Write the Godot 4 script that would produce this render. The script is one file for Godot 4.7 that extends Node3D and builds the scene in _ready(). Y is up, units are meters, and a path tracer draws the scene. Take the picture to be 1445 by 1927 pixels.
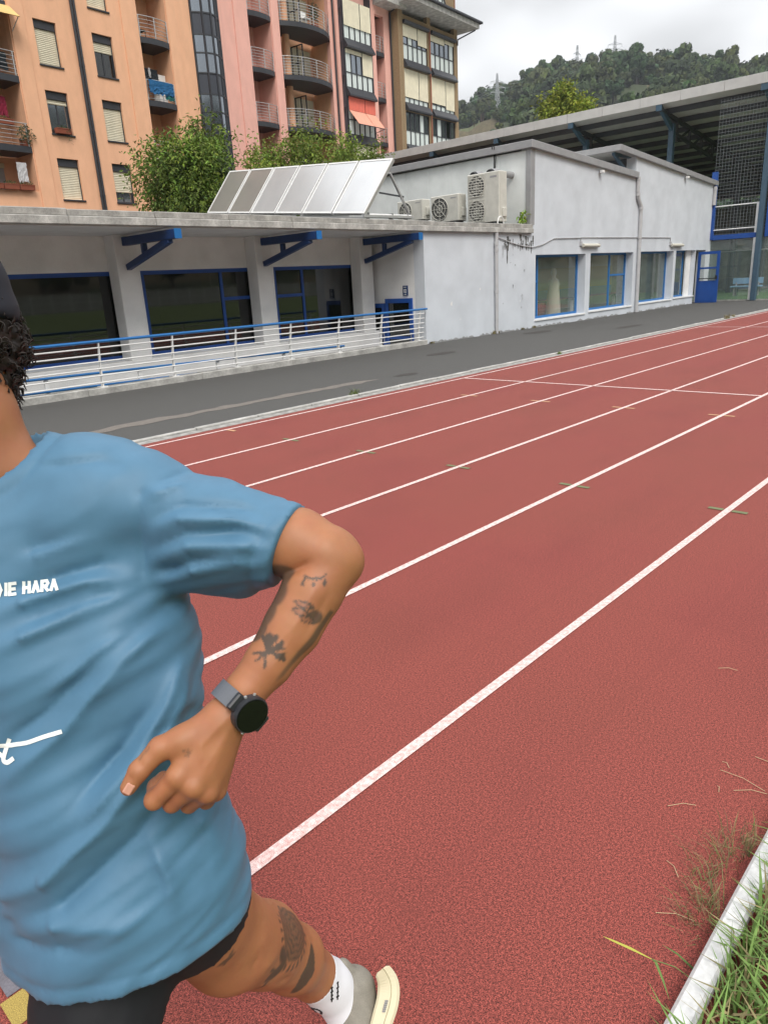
extends Node3D
# World: x runs along the track, -z across it towards the pavilion, y up; the camera stands above the origin.

class MB:
	var v := PackedVector3Array()
	var n := PackedVector3Array()
	var c := PackedColorArray()
	var col := Color(1, 1, 1)
	var tinted := false
	func tri(a: Vector3, b: Vector3, d: Vector3) -> void:
		var m := (b - a).cross(d - a).normalized()
		tri_n(a, b, d, m, m, m)
	func tri_n(a: Vector3, b: Vector3, d: Vector3, na: Vector3, nb: Vector3, nd: Vector3) -> void:
		v.append(a); v.append(d); v.append(b)
		n.append(na); n.append(nd); n.append(nb)
		if tinted:
			c.append(col); c.append(col); c.append(col)
	func quad(a: Vector3, b: Vector3, d: Vector3, e: Vector3) -> void:
		tri(a, b, d); tri(a, d, e)
	func box(lo: Vector3, hi: Vector3, bev := 0.0) -> void:
		obox((lo + hi) * 0.5, Basis(), (hi - lo) * 0.5, bev)
	func obox(ctr: Vector3, B: Basis, hf: Vector3, bev := 0.0) -> void:
		if bev <= 0.0:
			var p: Array[Vector3] = []
			for i in 8:
				p.append(ctr + B * Vector3(hf.x if i & 1 else -hf.x, hf.y if i & 2 else -hf.y, hf.z if i & 4 else -hf.z))
			quad(p[4], p[5], p[7], p[6]); quad(p[1], p[0], p[2], p[3])
			quad(p[5], p[1], p[3], p[7]); quad(p[0], p[4], p[6], p[2])
			quad(p[6], p[7], p[3], p[2]); quad(p[0], p[1], p[5], p[4])
			return
		var bb := minf(bev, minf(hf.x, minf(hf.y, hf.z)) * 0.9)
		for ax in 3:
			for s in [-1.0, 1.0]:
				var a1: int = (ax + 1) % 3
				var a2: int = (ax + 2) % 3
				var q: Array[Vector3] = []
				for k in [[-1, -1], [1, -1], [1, 1], [-1, 1]]:
					var w := Vector3()
					w[ax] = s * hf[ax]; w[a1] = k[0] * (hf[a1] - bb); w[a2] = k[1] * (hf[a2] - bb)
					q.append(ctr + B * w)
				if s > 0: quad(q[0], q[1], q[2], q[3])
				else: quad(q[3], q[2], q[1], q[0])
		for ax in 3:
			var a1: int = (ax + 1) % 3
			var a2: int = (ax + 2) % 3
			for s1 in [-1.0, 1.0]:
				for s2 in [-1.0, 1.0]:
					var q: Array[Vector3] = []
					for k in [[-1.0, 0], [1.0, 0], [1.0, 1], [-1.0, 1]]:
						var w := Vector3()
						w[ax] = k[0] * (hf[ax] - bb)
						w[a1] = s1 * (hf[a1] - (bb if k[1] else 0.0))
						w[a2] = s2 * (hf[a2] - (0.0 if k[1] else bb))
						q.append(ctr + B * w)
					if s1 * s2 > 0: quad(q[0], q[1], q[2], q[3])
					else: quad(q[3], q[2], q[1], q[0])
		for i in 8:
			var s := Vector3(1.0 if i & 1 else -1.0, 1.0 if i & 2 else -1.0, 1.0 if i & 4 else -1.0)
			var a := ctr + B * (s * Vector3(hf.x, hf.y - bb, hf.z - bb))
			var b := ctr + B * (s * Vector3(hf.x - bb, hf.y, hf.z - bb))
			var d := ctr + B * (s * Vector3(hf.x - bb, hf.y - bb, hf.z))
			if s.x * s.y * s.z > 0: tri(a, b, d)
			else: tri(a, d, b)
	func beam(a: Vector3, b: Vector3, w: float, h: float, bev := 0.0, up := Vector3.UP) -> void:
		var y := (b - a).normalized()
		var u := up
		if absf(u.dot(y)) > 0.98: u = Vector3.RIGHT
		var x := u.cross(y).normalized()
		var z := x.cross(y).normalized()
		obox((a + b) * 0.5, Basis(x, y, z), Vector3(w * 0.5, a.distance_to(b) * 0.5, h * 0.5), bev)
	func tube(pts: Array, radii: Array, sides := 8, caps := true) -> void:
		var rings: Array = []
		var up := Vector3.UP
		var prev_x := Vector3.ZERO
		for i in pts.size():
			var p: Vector3 = pts[i]
			var d: Vector3 = (pts[mini(i + 1, pts.size() - 1)] - pts[maxi(i - 1, 0)]).normalized()
			if absf(d.dot(up)) > 0.95: up = Vector3.RIGHT
			var x := (prev_x - d * prev_x.dot(d)) if i > 0 else up.cross(d)
			x = x.normalized()
			prev_x = x
			var y := d.cross(x)
			var ring: Array = []
			for k in sides:
				var t := TAU * k / sides
				var nn := x * cos(t) + y * sin(t)
				ring.append([p + nn * float(radii[mini(i, radii.size() - 1)]), nn])
			rings.append(ring)
		for i in pts.size() - 1:
			for k in sides:
				var a: Array = rings[i][k]
				var b: Array = rings[i][(k + 1) % sides]
				var d: Array = rings[i + 1][(k + 1) % sides]
				var e: Array = rings[i + 1][k]
				tri_n(a[0], b[0], d[0], a[1], b[1], d[1])
				tri_n(a[0], d[0], e[0], a[1], d[1], e[1])
		if caps:
			for k in range(1, sides - 1):
				tri(rings[0][0][0], rings[0][k + 1][0], rings[0][k][0])
				var l: Array = rings[-1]
				tri(l[0][0], l[k][0], l[k + 1][0])
	# a flat wall in the plane z0..z1 (z1 faces the viewer) with rectangular openings [x0, y0, x1, y1]
	func wall(x0: float, x1: float, y0: float, y1: float, z0: float, z1: float, holes: Array) -> void:
		var xs := [x0, x1]
		var ys := [y0, y1]
		for r in holes:
			for k in [0, 2]:
				if r[k] > x0 and r[k] < x1: xs.append(r[k])
			for k in [1, 3]:
				if r[k] > y0 and r[k] < y1: ys.append(r[k])
		xs = uniq(xs); ys = uniq(ys)
		var nx := xs.size() - 1
		var ny := ys.size() - 1
		var solid := []
		for j in ny:
			for i in nx:
				var cx: float = (xs[i] + xs[i + 1]) * 0.5
				var cy: float = (ys[j] + ys[j + 1]) * 0.5
				var ok := true
				for r in holes:
					if cx > r[0] and cx < r[2] and cy > r[1] and cy < r[3]: ok = false
				solid.append(ok)
		for j in ny:
			for i in nx:
				if not solid[j * nx + i]: continue
				var a: float = xs[i]
				var b: float = xs[i + 1]
				var e: float = ys[j]
				var f: float = ys[j + 1]
				quad(Vector3(a, e, z1), Vector3(b, e, z1), Vector3(b, f, z1), Vector3(a, f, z1))
				quad(Vector3(b, e, z0), Vector3(a, e, z0), Vector3(a, f, z0), Vector3(b, f, z0))
				if i == 0 or not solid[j * nx + i - 1]: quad(Vector3(a, e, z0), Vector3(a, e, z1), Vector3(a, f, z1), Vector3(a, f, z0))
				if i == nx - 1 or not solid[j * nx + i + 1]: quad(Vector3(b, e, z1), Vector3(b, e, z0), Vector3(b, f, z0), Vector3(b, f, z1))
				if j == 0 or not solid[(j - 1) * nx + i]: quad(Vector3(a, e, z0), Vector3(b, e, z0), Vector3(b, e, z1), Vector3(a, e, z1))
				if j == ny - 1 or not solid[(j + 1) * nx + i]: quad(Vector3(a, f, z1), Vector3(b, f, z1), Vector3(b, f, z0), Vector3(a, f, z0))
	func uniq(a: Array) -> Array:
		a.sort()
		var o := []
		for x in a:
			if o.is_empty() or x - o[-1] > 0.0005: o.append(x)
		return o
	# a polygon in the x-y plane (counter-clockwise seen from +z) extruded from z0 to z1
	func prism(poly: Array, z0: float, z1: float) -> void:
		var pk := PackedVector2Array(poly)
		if Geometry2D.is_polygon_clockwise(pk): pk.reverse()
		var ix := Geometry2D.triangulate_polygon(pk)
		for t in range(0, ix.size(), 3):
			var a := pk[ix[t]]
			var b := pk[ix[t + 1]]
			var d := pk[ix[t + 2]]
			if (b - a).cross(d - a) < 0:
				var s := b
				b = d
				d = s
			tri(Vector3(a.x, a.y, z1), Vector3(b.x, b.y, z1), Vector3(d.x, d.y, z1))
			tri(Vector3(a.x, a.y, z0), Vector3(d.x, d.y, z0), Vector3(b.x, b.y, z0))
		for i in pk.size():
			var a := pk[i]
			var b := pk[(i + 1) % pk.size()]
			quad(Vector3(a.x, a.y, z0), Vector3(b.x, b.y, z0), Vector3(b.x, b.y, z1), Vector3(a.x, a.y, z1))
	func mesh(shift: Vector3) -> ArrayMesh:
		var w := v
		if shift != Vector3.ZERO:
			w = PackedVector3Array()
			w.resize(v.size())
			for i in v.size(): w[i] = v[i] - shift
		var arr := []
		arr.resize(Mesh.ARRAY_MAX)
		arr[Mesh.ARRAY_VERTEX] = w
		arr[Mesh.ARRAY_NORMAL] = n
		if tinted: arr[Mesh.ARRAY_COLOR] = c
		var m := ArrayMesh.new()
		m.add_surface_from_arrays(Mesh.PRIMITIVE_TRIANGLES, arr)
		return m

var origin_of := {}
var used := {}
var M := {}
var T := {}
var rng := RandomNumberGenerator.new()

func numbered(called: String) -> String:
	used[called] = used.get(called, 0) + 1
	return called if used[called] == 1 else "%s_%03d" % [called, used[called] - 1]

func thing(called: String, label: String, category: String, at := Vector3.ZERO, group := "", frame := Transform3D()) -> Node3D:
	var o := Node3D.new()
	o.name = numbered(called)
	add_child(o)
	o.transform = frame * Transform3D(Basis(), at)
	origin_of[o] = at
	o.set_meta("label", label)
	o.set_meta("category", category)
	if group: o.set_meta("group", group)
	return o

func structure(called: String, at := Vector3.ZERO) -> Node3D:
	var o := Node3D.new()
	o.name = numbered(called)
	add_child(o)
	o.position = at
	origin_of[o] = at
	o.set_meta("kind", "structure")
	return o

func part(parent: Node3D, called: String, mb: MB, m: Material, label := "") -> MeshInstance3D:
	var o := MeshInstance3D.new()
	o.name = called
	var at: Vector3 = origin_of.get(parent, Vector3.ZERO)
	o.mesh = mb.mesh(at)
	o.material_override = m
	parent.add_child(o, true)
	origin_of[o] = at
	if label: o.set_meta("label", label)
	return o

func pbox(parent: Node3D, called: String, lo: Vector3, hi: Vector3, m: Material, bev := 0.0, label := "") -> MeshInstance3D:
	var b := MB.new()
	b.box(Vector3(minf(lo.x, hi.x), minf(lo.y, hi.y), minf(lo.z, hi.z)), Vector3(maxf(lo.x, hi.x), maxf(lo.y, hi.y), maxf(lo.z, hi.z)), bev)
	return part(parent, called, b, m, label)

func ptube(parent: Node3D, called: String, pts: Array, r: float, m: Material, sides := 8) -> MeshInstance3D:
	var b := MB.new()
	b.tube(pts, [r], sides)
	return part(parent, called, b, m)

func pbeam(parent: Node3D, called: String, a: Vector3, b: Vector3, w: float, h: float, m: Material, bev := 0.0) -> MeshInstance3D:
	var mb := MB.new()
	mb.beam(a, b, w, h, bev)
	return part(parent, called, mb, m)

func P(u: float, y: float, v: float) -> Vector3:
	return Vector3(u, y, -v)

func lin(r: float, g: float, b: float, a := 1.0) -> Color:
	var c := Color(r, g, b).linear_to_srgb()
	c.a = a
	return c

func noise(seed_: int, freq: float, oct := 4, type := FastNoiseLite.TYPE_SIMPLEX_SMOOTH) -> FastNoiseLite:
	var f := FastNoiseLite.new()
	f.seed = seed_
	f.noise_type = type
	f.frequency = freq
	f.fractal_octaves = oct
	return f

# grey picture from weighted seamless noises: [[noise, weight], ...], mapped to lo..hi
func grey(size: int, layers: Array, lo: float, hi: float, gamma := 1.0) -> ImageTexture:
	return ImageTexture.create_from_image(grey_image(size, layers, lo, hi, gamma))

func grey_image(size: int, layers: Array, lo: float, hi: float, gamma := 1.0) -> Image:
	var acc := PackedFloat32Array()
	acc.resize(size * size)
	var total := 0.0
	for l in layers:
		var data: PackedByteArray = (l[0] as FastNoiseLite).get_seamless_image(size, size).get_data()
		var w: float = l[1] / 255.0
		total += l[1]
		for i in acc.size(): acc[i] += data[i] * w
	var out := PackedByteArray()
	out.resize(size * size)
	for i in acc.size():
		out[i] = clampi(int(255.0 * (lo + (hi - lo) * pow(clampf(acc[i] / total, 0.0, 1.0), gamma))), 0, 255)
	return Image.create_from_data(size, size, false, Image.FORMAT_L8, out)

func bumps(img: Image, strength: float) -> ImageTexture:
	var i2: Image = img.duplicate()
	i2.convert(Image.FORMAT_RGBA8)
	i2.bump_map_to_normal_map(strength)
	return ImageTexture.create_from_image(i2)

func mat(key: String, c: Color, rough := 0.8, tex: Texture2D = null, scale := 1.0, nrm: Texture2D = null, nscale := 1.0, metal := 0.0) -> StandardMaterial3D:
	var m := StandardMaterial3D.new()
	m.resource_name = key
	m.albedo_color = c
	m.roughness = rough
	m.metallic = metal
	if tex:
		m.albedo_texture = tex
	if nrm:
		m.normal_enabled = true
		m.normal_texture = nrm
		m.normal_scale = nscale
	if tex or nrm:
		m.uv1_triplanar = true
		m.uv1_world_triplanar = true
		m.uv1_scale = Vector3.ONE * scale
	M[key] = m
	return m

func pane(key: String, c: Color, alpha: float, rough := 0.03) -> StandardMaterial3D:
	var m := StandardMaterial3D.new()
	m.resource_name = key
	m.albedo_color = Color(c.r, c.g, c.b, alpha)
	m.transparency = BaseMaterial3D.TRANSPARENCY_ALPHA
	m.roughness = rough
	m.metallic_specular = 0.75
	M[key] = m
	return m

func _ready() -> void:
	rng.seed = 7
	view_and_light()
	textures()
	materials()
	ground()
	track()
	hills()
	pavilion()
	hall()
	court()
	apartments()
	trees()
	roof_things()
	runner()
	small_things()
	across_the_field()

func view_and_light() -> void:
	var cam := Camera3D.new()
	cam.name = "camera"
	add_child(cam)
	cam.fov = 71.51
	cam.near = 0.05
	cam.far = 4000.0
	cam.transform = Transform3D(Basis(Vector3(0.67613, -0.05226, 0.73493), Vector3(0.26016, 0.95016, -0.17178), Vector3(-0.68933, 0.30734, 0.65603)).orthonormalized(), Vector3(0, 1.706, 0))
	cam.current = true
	var env := Environment.new()
	env.background_mode = Environment.BG_SKY
	var sky := Sky.new()
	var sm := PanoramaSkyMaterial.new()
	sm.panorama = sky_picture()
	sky.sky_material = sm
	env.sky = sky
	env.background_energy_multiplier = 1.0
	env.tonemap_mode = Environment.TONE_MAPPER_LINEAR
	env.tonemap_exposure = 1.62
	env.sdfgi_enabled = true
	env.ssao_enabled = true
	env.ssil_enabled = true
	env.fog_enabled = true
	env.fog_density = 0.0002
	env.fog_light_color = Color(0.86, 0.89, 0.92)
	var we := WorldEnvironment.new()
	we.name = "world_environment"
	we.environment = env
	add_child(we)
	var sun := DirectionalLight3D.new()
	sun.name = "sun"
	sun.light_energy = 0.5
	sun.light_angular_distance = 25.0
	sun.light_color = Color(1.0, 0.975, 0.94)
	sun.shadow_enabled = true
	add_child(sun)
	sun.look_at_from_position(Vector3(-0.35, 0.85, 0.60), Vector3.ZERO)

# an overcast sky: the standard overcast spread of light (brighter towards the zenith) with soft, low-contrast billows
func sky_picture() -> ImageTexture:
	var w := 768
	var h := 384
	var big := noise(21, 1.7, 4)
	var small := noise(22, 5.0, 3)
	var data := PackedFloat32Array()
	data.resize(w * h * 3)
	for j in h:
		var th := PI * (j + 0.5) / h
		var sy := cos(th)
		var sr := sin(th)
		for i in w:
			var ph := TAU * (i + 0.5) / w
			var d := Vector3(sr * cos(ph), sy, sr * sin(ph))
			var q := d / (absf(d.y) + 0.28)
			var c := big.get_noise_3d(q.x, q.y * 0.6, q.z) * 0.75 + small.get_noise_3d(q.x, q.y, q.z) * 0.25
			var k := (0.415 + 0.24 * c) * (1.0 + 1.5 * maxf(sy, 0.0))
			var o := (j * w + i) * 3
			data[o] = k * 0.975
			data[o + 1] = k * 0.992
			data[o + 2] = k * 1.02
	var im := Image.create_from_data(w, h, false, Image.FORMAT_RGBF, data.to_byte_array())
	return ImageTexture.create_from_image(im)

func textures() -> void:
	T.fine = grey(512, [[noise(1, 0.08, 3), 1.0], [noise(2, 0.012, 3), 0.8]], 0.72, 1.0)
	T.mild = grey(512, [[noise(7, 0.010, 5), 1.0], [noise(17, 0.08, 2), 0.3]], 0.945, 1.02)
	T.stain = grey(512, [[noise(3, 0.006, 5), 1.0], [noise(4, 0.05, 3), 0.5]], 0.66, 1.08)
	T.soft = grey(512, [[noise(5, 0.006, 4), 1.0], [noise(6, 0.1, 2), 0.25]], 0.93, 1.02)
	var gr := grey_image(1024, [[noise(8, 0.16, 2), 1.0], [noise(9, 0.4, 1), 0.8], [noise(10, 0.06, 2), 0.4]], -0.25, 1.55)
	T.grain = ImageTexture.create_from_image(gr)
	T.grain_n = bumps(gr, 3.0)
	T.plaster_n = bumps(grey_image(512, [[noise(11, 0.15, 3), 1.0]], 0.0, 1.0), 2.0)
	T.cloth_n = bumps(grey_image(512, [[noise(12, 0.35, 1), 1.0]], 0.0, 1.0), 1.0)
	# worn paint: white with red-brown rubber showing through the pits
	var worn := grey_image(1024, [[noise(13, 0.3, 2), 1.0], [noise(14, 0.02, 3), 0.25]], -0.1, 1.1)
	var wd := worn.get_data()
	var rgb := PackedByteArray()
	rgb.resize(wd.size() * 3)
	for i in wd.size():
		var t := clampf((wd[i] / 255.0 - 0.40) * 9.0, 0.0, 1.0)
		rgb[i * 3] = int(lerpf(176, 240, t))
		rgb[i * 3 + 1] = int(lerpf(98, 233, t))
		rgb[i * 3 + 2] = int(lerpf(90, 229, t))
	T.paint = ImageTexture.create_from_image(Image.create_from_data(1024, 1024, false, Image.FORMAT_RGB8, rgb))
	T.hill = grey(512, [[noise(15, 0.03, 4), 1.0], [noise(16, 0.008, 2), 0.6]], 0.55, 1.1)

func materials() -> void:
	mat("rubber", lin(0.535, 0.116, 0.088), 0.92, T.grain, 1.35, T.grain_n, 0.3)
	mat("paint", Color(1, 1, 1), 0.85, T.paint, 1.6)
	mat("tick_green", lin(0.22, 0.24, 0.12), 0.9, T.fine, 3.0)
	mat("tick_orange", lin(0.75, 0.42, 0.24), 0.9, T.fine, 3.0)
	mat("tick_yellow", lin(0.85, 0.62, 0.16), 0.9, T.grain, 4.0)
	mat("tick_grey", lin(0.20, 0.19, 0.22), 0.9, T.fine, 3.0)
	mat("asphalt", lin(0.205, 0.20, 0.19), 0.95, T.grain, 0.8, T.grain_n, 0.8)
	mat("gravel", lin(0.50, 0.445, 0.395), 0.95, T.grain, 1.4, T.grain_n, 1.4)
	mat("dark_patch", lin(0.14, 0.125, 0.115), 0.95, T.grain, 1.0, T.grain_n, 0.8)
	mat("concrete", lin(0.48, 0.47, 0.44), 0.9, T.stain, 0.9, T.plaster_n, 0.5)
	mat("gutter_concrete", lin(0.40, 0.39, 0.37), 0.9, T.stain, 1.7, T.plaster_n, 0.6)
	mat("soil", lin(0.10, 0.075, 0.05), 1.0, T.fine, 2.0, T.grain_n, 1.0)
	mat("turf", lin(0.14, 0.20, 0.05), 1.0, T.hill, 0.4)
	mat("white_wall", lin(0.86, 0.86, 0.85), 0.85, T.soft, 0.35, T.plaster_n, 0.25)
	mat("grey_wall", lin(0.635, 0.675, 0.725), 0.85, T.soft, 0.3, T.plaster_n, 0.12)
	mat("white_paint", lin(0.84, 0.84, 0.83), 0.45, T.soft, 1.0)
	mat("blue_paint", lin(0.012, 0.075, 0.33), 0.4, T.soft, 1.0)
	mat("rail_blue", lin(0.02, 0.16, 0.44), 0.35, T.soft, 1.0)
	mat("steel_blue", lin(0.055, 0.105, 0.155), 0.5, T.soft, 1.0)
	mat("grey_metal", lin(0.37, 0.37, 0.38), 0.5, T.soft, 0.8, null, 1.0, 0.2)
	mat("dark_metal", lin(0.05, 0.055, 0.065), 0.5, T.soft, 0.8)
	mat("bright_metal", lin(0.60, 0.60, 0.60), 0.35, T.soft, 0.8, null, 1.0, 0.6)
	mat("pale_clad", lin(0.80, 0.835, 0.825), 0.5, T.soft, 0.4)
	mat("weathered", lin(0.56, 0.55, 0.52), 0.9, T.stain, 0.6, T.plaster_n, 0.5)
	mat("pvc", lin(0.50, 0.50, 0.51), 0.5, T.soft, 1.0)
	mat("roof_sheet", lin(0.52, 0.52, 0.51), 0.6, T.soft, 0.4)
	mat("soffit", lin(0.70, 0.70, 0.68), 0.85, T.soft, 0.4)
	mat("room", lin(0.46, 0.44, 0.38), 0.9, T.soft, 0.4)
	mat("room_floor", lin(0.30, 0.26, 0.19), 0.6, T.soft, 0.4)
	mat("court_green", lin(0.09, 0.19, 0.07), 0.95, T.fine, 1.5)
	mat("court_dark", lin(0.24, 0.25, 0.24), 0.9, T.stain, 0.3)
	mat("black", lin(0.012, 0.012, 0.014), 0.6)
	mat("rubber_black", lin(0.02, 0.02, 0.022), 0.7)
	mat("orange_wall", lin(0.86, 0.485, 0.30), 0.9, T.mild, 0.15, T.plaster_n, 0.15)
	mat("pink_wall", lin(0.84, 0.46, 0.385), 0.9, T.mild, 0.15, T.plaster_n, 0.15)
	mat("brown_wall", lin(0.34, 0.14, 0.09), 0.9, T.soft, 0.3)
	mat("brick", lin(0.42, 0.30, 0.175), 0.95, T.fine, 1.2, T.grain_n, 0.6)
	mat("shutter", lin(0.74, 0.69, 0.54), 0.7, T.soft, 0.6)
	mat("blind", lin(0.76, 0.70, 0.53), 0.8, T.soft, 0.5)
	mat("slate", lin(0.038, 0.04, 0.048), 0.45, T.soft, 0.6)
	mat("terracotta", lin(0.30, 0.085, 0.045), 0.85, T.soft, 2.0)
	mat("awning_red", lin(0.75, 0.17, 0.12), 0.8, T.soft, 1.0)
	mat("awning_pink", lin(0.82, 0.38, 0.27), 0.8, T.soft, 1.0)
	mat("awning_yellow", lin(0.80, 0.55, 0.22), 0.8, T.soft, 1.0)
	mat("towel_blue", lin(0.02, 0.15, 0.36), 0.95, T.fine, 3.0)
	mat("cloth_white", lin(0.75, 0.75, 0.77), 0.95, T.fine, 3.0)
	mat("cloth_red", lin(0.33, 0.02, 0.06), 0.95, T.fine, 3.0)
	mat("cloth_dark", lin(0.03, 0.04, 0.05), 0.95, T.fine, 3.0)
	mat("cloth_teal", lin(0.02, 0.20, 0.20), 0.95, T.fine, 3.0)
	mat("bark", lin(0.09, 0.065, 0.045), 0.95, T.fine, 3.0)
	mat("mirror_glass", lin(0.30, 0.33, 0.36), 0.06, null, 1.0, null, 1.0, 0.9)
	mat("milky", lin(0.62, 0.68, 0.66), 0.15)
	mat("collector", lin(0.78, 0.79, 0.80), 0.22, T.soft, 0.3, null, 1.0, 0.55)  # pale colour imitates the sky mirrored in the collectors
	mat("collector_brown", lin(0.40, 0.375, 0.345), 0.22, T.soft, 0.3, null, 1.0, 0.4)
	mat("aircon", lin(0.62, 0.61, 0.55), 0.5, T.soft, 1.0)
	mat("lamp_case", lin(0.62, 0.60, 0.52), 0.4)
	mat("wire", lin(0.26, 0.29, 0.31), 0.6)
	mat("lattice", lin(0.42, 0.44, 0.46), 0.6)
	pane("clear_glass", Color(0.75, 0.85, 0.82), 0.07)
	pane("dark_glass", Color(0.06, 0.07, 0.05), 0.72)
	M.dark_glass.metallic_specular = 1.0
	mat("navy_paint", lin(0.010, 0.040, 0.145), 0.4, T.soft, 1.0)
	# rain leaves faint upright streaks in the render of the walls
	for k in ["orange_wall", "pink_wall"]: M[k].uv1_scale = Vector3(0.35, 0.14, 0.35)
	mat("rail_white", lin(0.86, 0.86, 0.85), 0.45, T.fine, 1.2)
	for k in ["leaf", "leaf_light", "far_leaf", "grass", "hill"]:
		var m := mat(k, Color(1, 1, 1), 0.75)
		m.vertex_color_use_as_albedo = true
		if k in ["leaf", "leaf_light", "grass"]:
			m.backlight_enabled = true
			m.backlight = lin(0.10, 0.14, 0.03)
	M.rubber.vertex_color_use_as_albedo = true
	M.hill.albedo_texture = T.hill
	M.hill.uv1_triplanar = true
	M.hill.uv1_world_triplanar = true
	M.hill.uv1_scale = Vector3.ONE * 0.03
	M.hill.roughness = 1.0

func sheet(mb: MB, u0: float, u1: float, v0: float, v1: float, y: float) -> void:
	mb.quad(P(u0, y, v0), P(u1, y, v0), P(u1, y, v1), P(u0, y, v1))

func ground() -> void:
	var b := MB.new()
	# one sheet to the horizon with a pit left open for the sunken walkway
	sheet(b, -1500, 1500, -1500, 13.15, -0.03)
	sheet(b, -1500, 1500, 15.2, 1500, -0.03)
	sheet(b, -1500, -4.0, 13.15, 15.2, -0.03)
	sheet(b, 15.75, 1500, 13.15, 15.2, -0.03)
	var g := structure("ground")
	part(g, "earth", b, M.soil)
	var pavement := structure("pavement")
	b = MB.new()
	b.box(P(-40, -0.3, 13.15), P(60, -0.008, 8.08))
	part(pavement, "asphalt", b, M.asphalt)
	b = MB.new()
	b.box(P(37.05, -0.3, 16.0), P(60, -0.02, 13.15))
	part(pavement, "asphalt", b, M.asphalt)
	# pale gravelly trench repair along the path, with wandering edges
	b = MB.new()
	var f := noise(31, 0.7, 3)
	var prev := []
	for i in 61:
		var u := 2.6 + i * 0.118
		var mid := 9.27 + 0.13 * f.get_noise_1d(u * 2.0) - maxf(0.0, u - 8.6) * 0.1
		var wd := 0.13 + 0.09 * f.get_noise_1d(u * 1.3 + 50.0) + 0.015 * f.get_noise_1d(u * 22.0)
		wd *= clampf((9.75 - u) * 1.6, 0.02, 1.0)
		var row := [P(u, -0.004, mid - wd), P(u, -0.004, mid + wd)]
		if prev: b.quad(prev[0], row[0], row[1], prev[1])
		prev = row
	part(pavement, "repair_strip", b, M.gravel, "pale gravelly repair strip in the asphalt")
	for s in [[13.74, 10.89, 0.5, 0.22], [19.7, 11.8, 0.7, 0.25], [21.9, 9.9, 0.8, 0.2], [10.4, 9.1, 0.3, 0.13]]:
		b = MB.new()
		var pts := []
		for k in 18:
			var a := TAU * k / 18.0
			var rr := 1.0 + 0.35 * f.get_noise_2d(cos(a) * 3.0 + s[0] * 9.0, sin(a) * 3.0)
			pts.append(P(s[0] + cos(a) * s[2] * rr, -0.0035, s[1] + sin(a) * s[3] * rr))
		for k in 18: b.tri(P(s[0], -0.0035, s[1]), pts[k], pts[(k + 1) % 18])
		part(pavement, "darker_patch", b, M.dark_patch)  # irregular area darker than the asphalt round it
	# concrete edging between path and track: a raised lip of long stones and a flat channel
	var kerb := structure("kerb")
	for i in 46:
		var u0 := -6.0 + i * 1.0
		var dz := rng.randf_range(-0.006, 0.006)
		pbox(kerb, "kerb_stone", P(u0 + 0.006, -0.12, 8.02), P(u0 + 0.994, 0.035 + dz, 8.10), M.weathered, 0.008)
		if u0 < 34:
			pbox(kerb, "channel_stone", P(u0 + 0.004, -0.12, 7.87), P(u0 + 0.996, 0.008 + dz * 0.4, 8.015), M.gutter_concrete, 0.004)
	pbox(kerb, "kerb_stone", P(40, -0.12, 8.02), P(70, 0.035, 8.10), M.weathered, 0.008)
	var inf := structure("grass_field")
	b = MB.new()
	sheet(b, -70, 130, -75, 0.12, 0.004)
	part(inf, "turf", b, M.turf)

func line(tr: Node3D, called: String, u0: float, u1: float, v0: float, v1: float, m: Material) -> void:
	var b := MB.new()
	sheet(b, u0, u1, v0, v1, 0.0045)
	part(tr, called, b, m)

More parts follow.
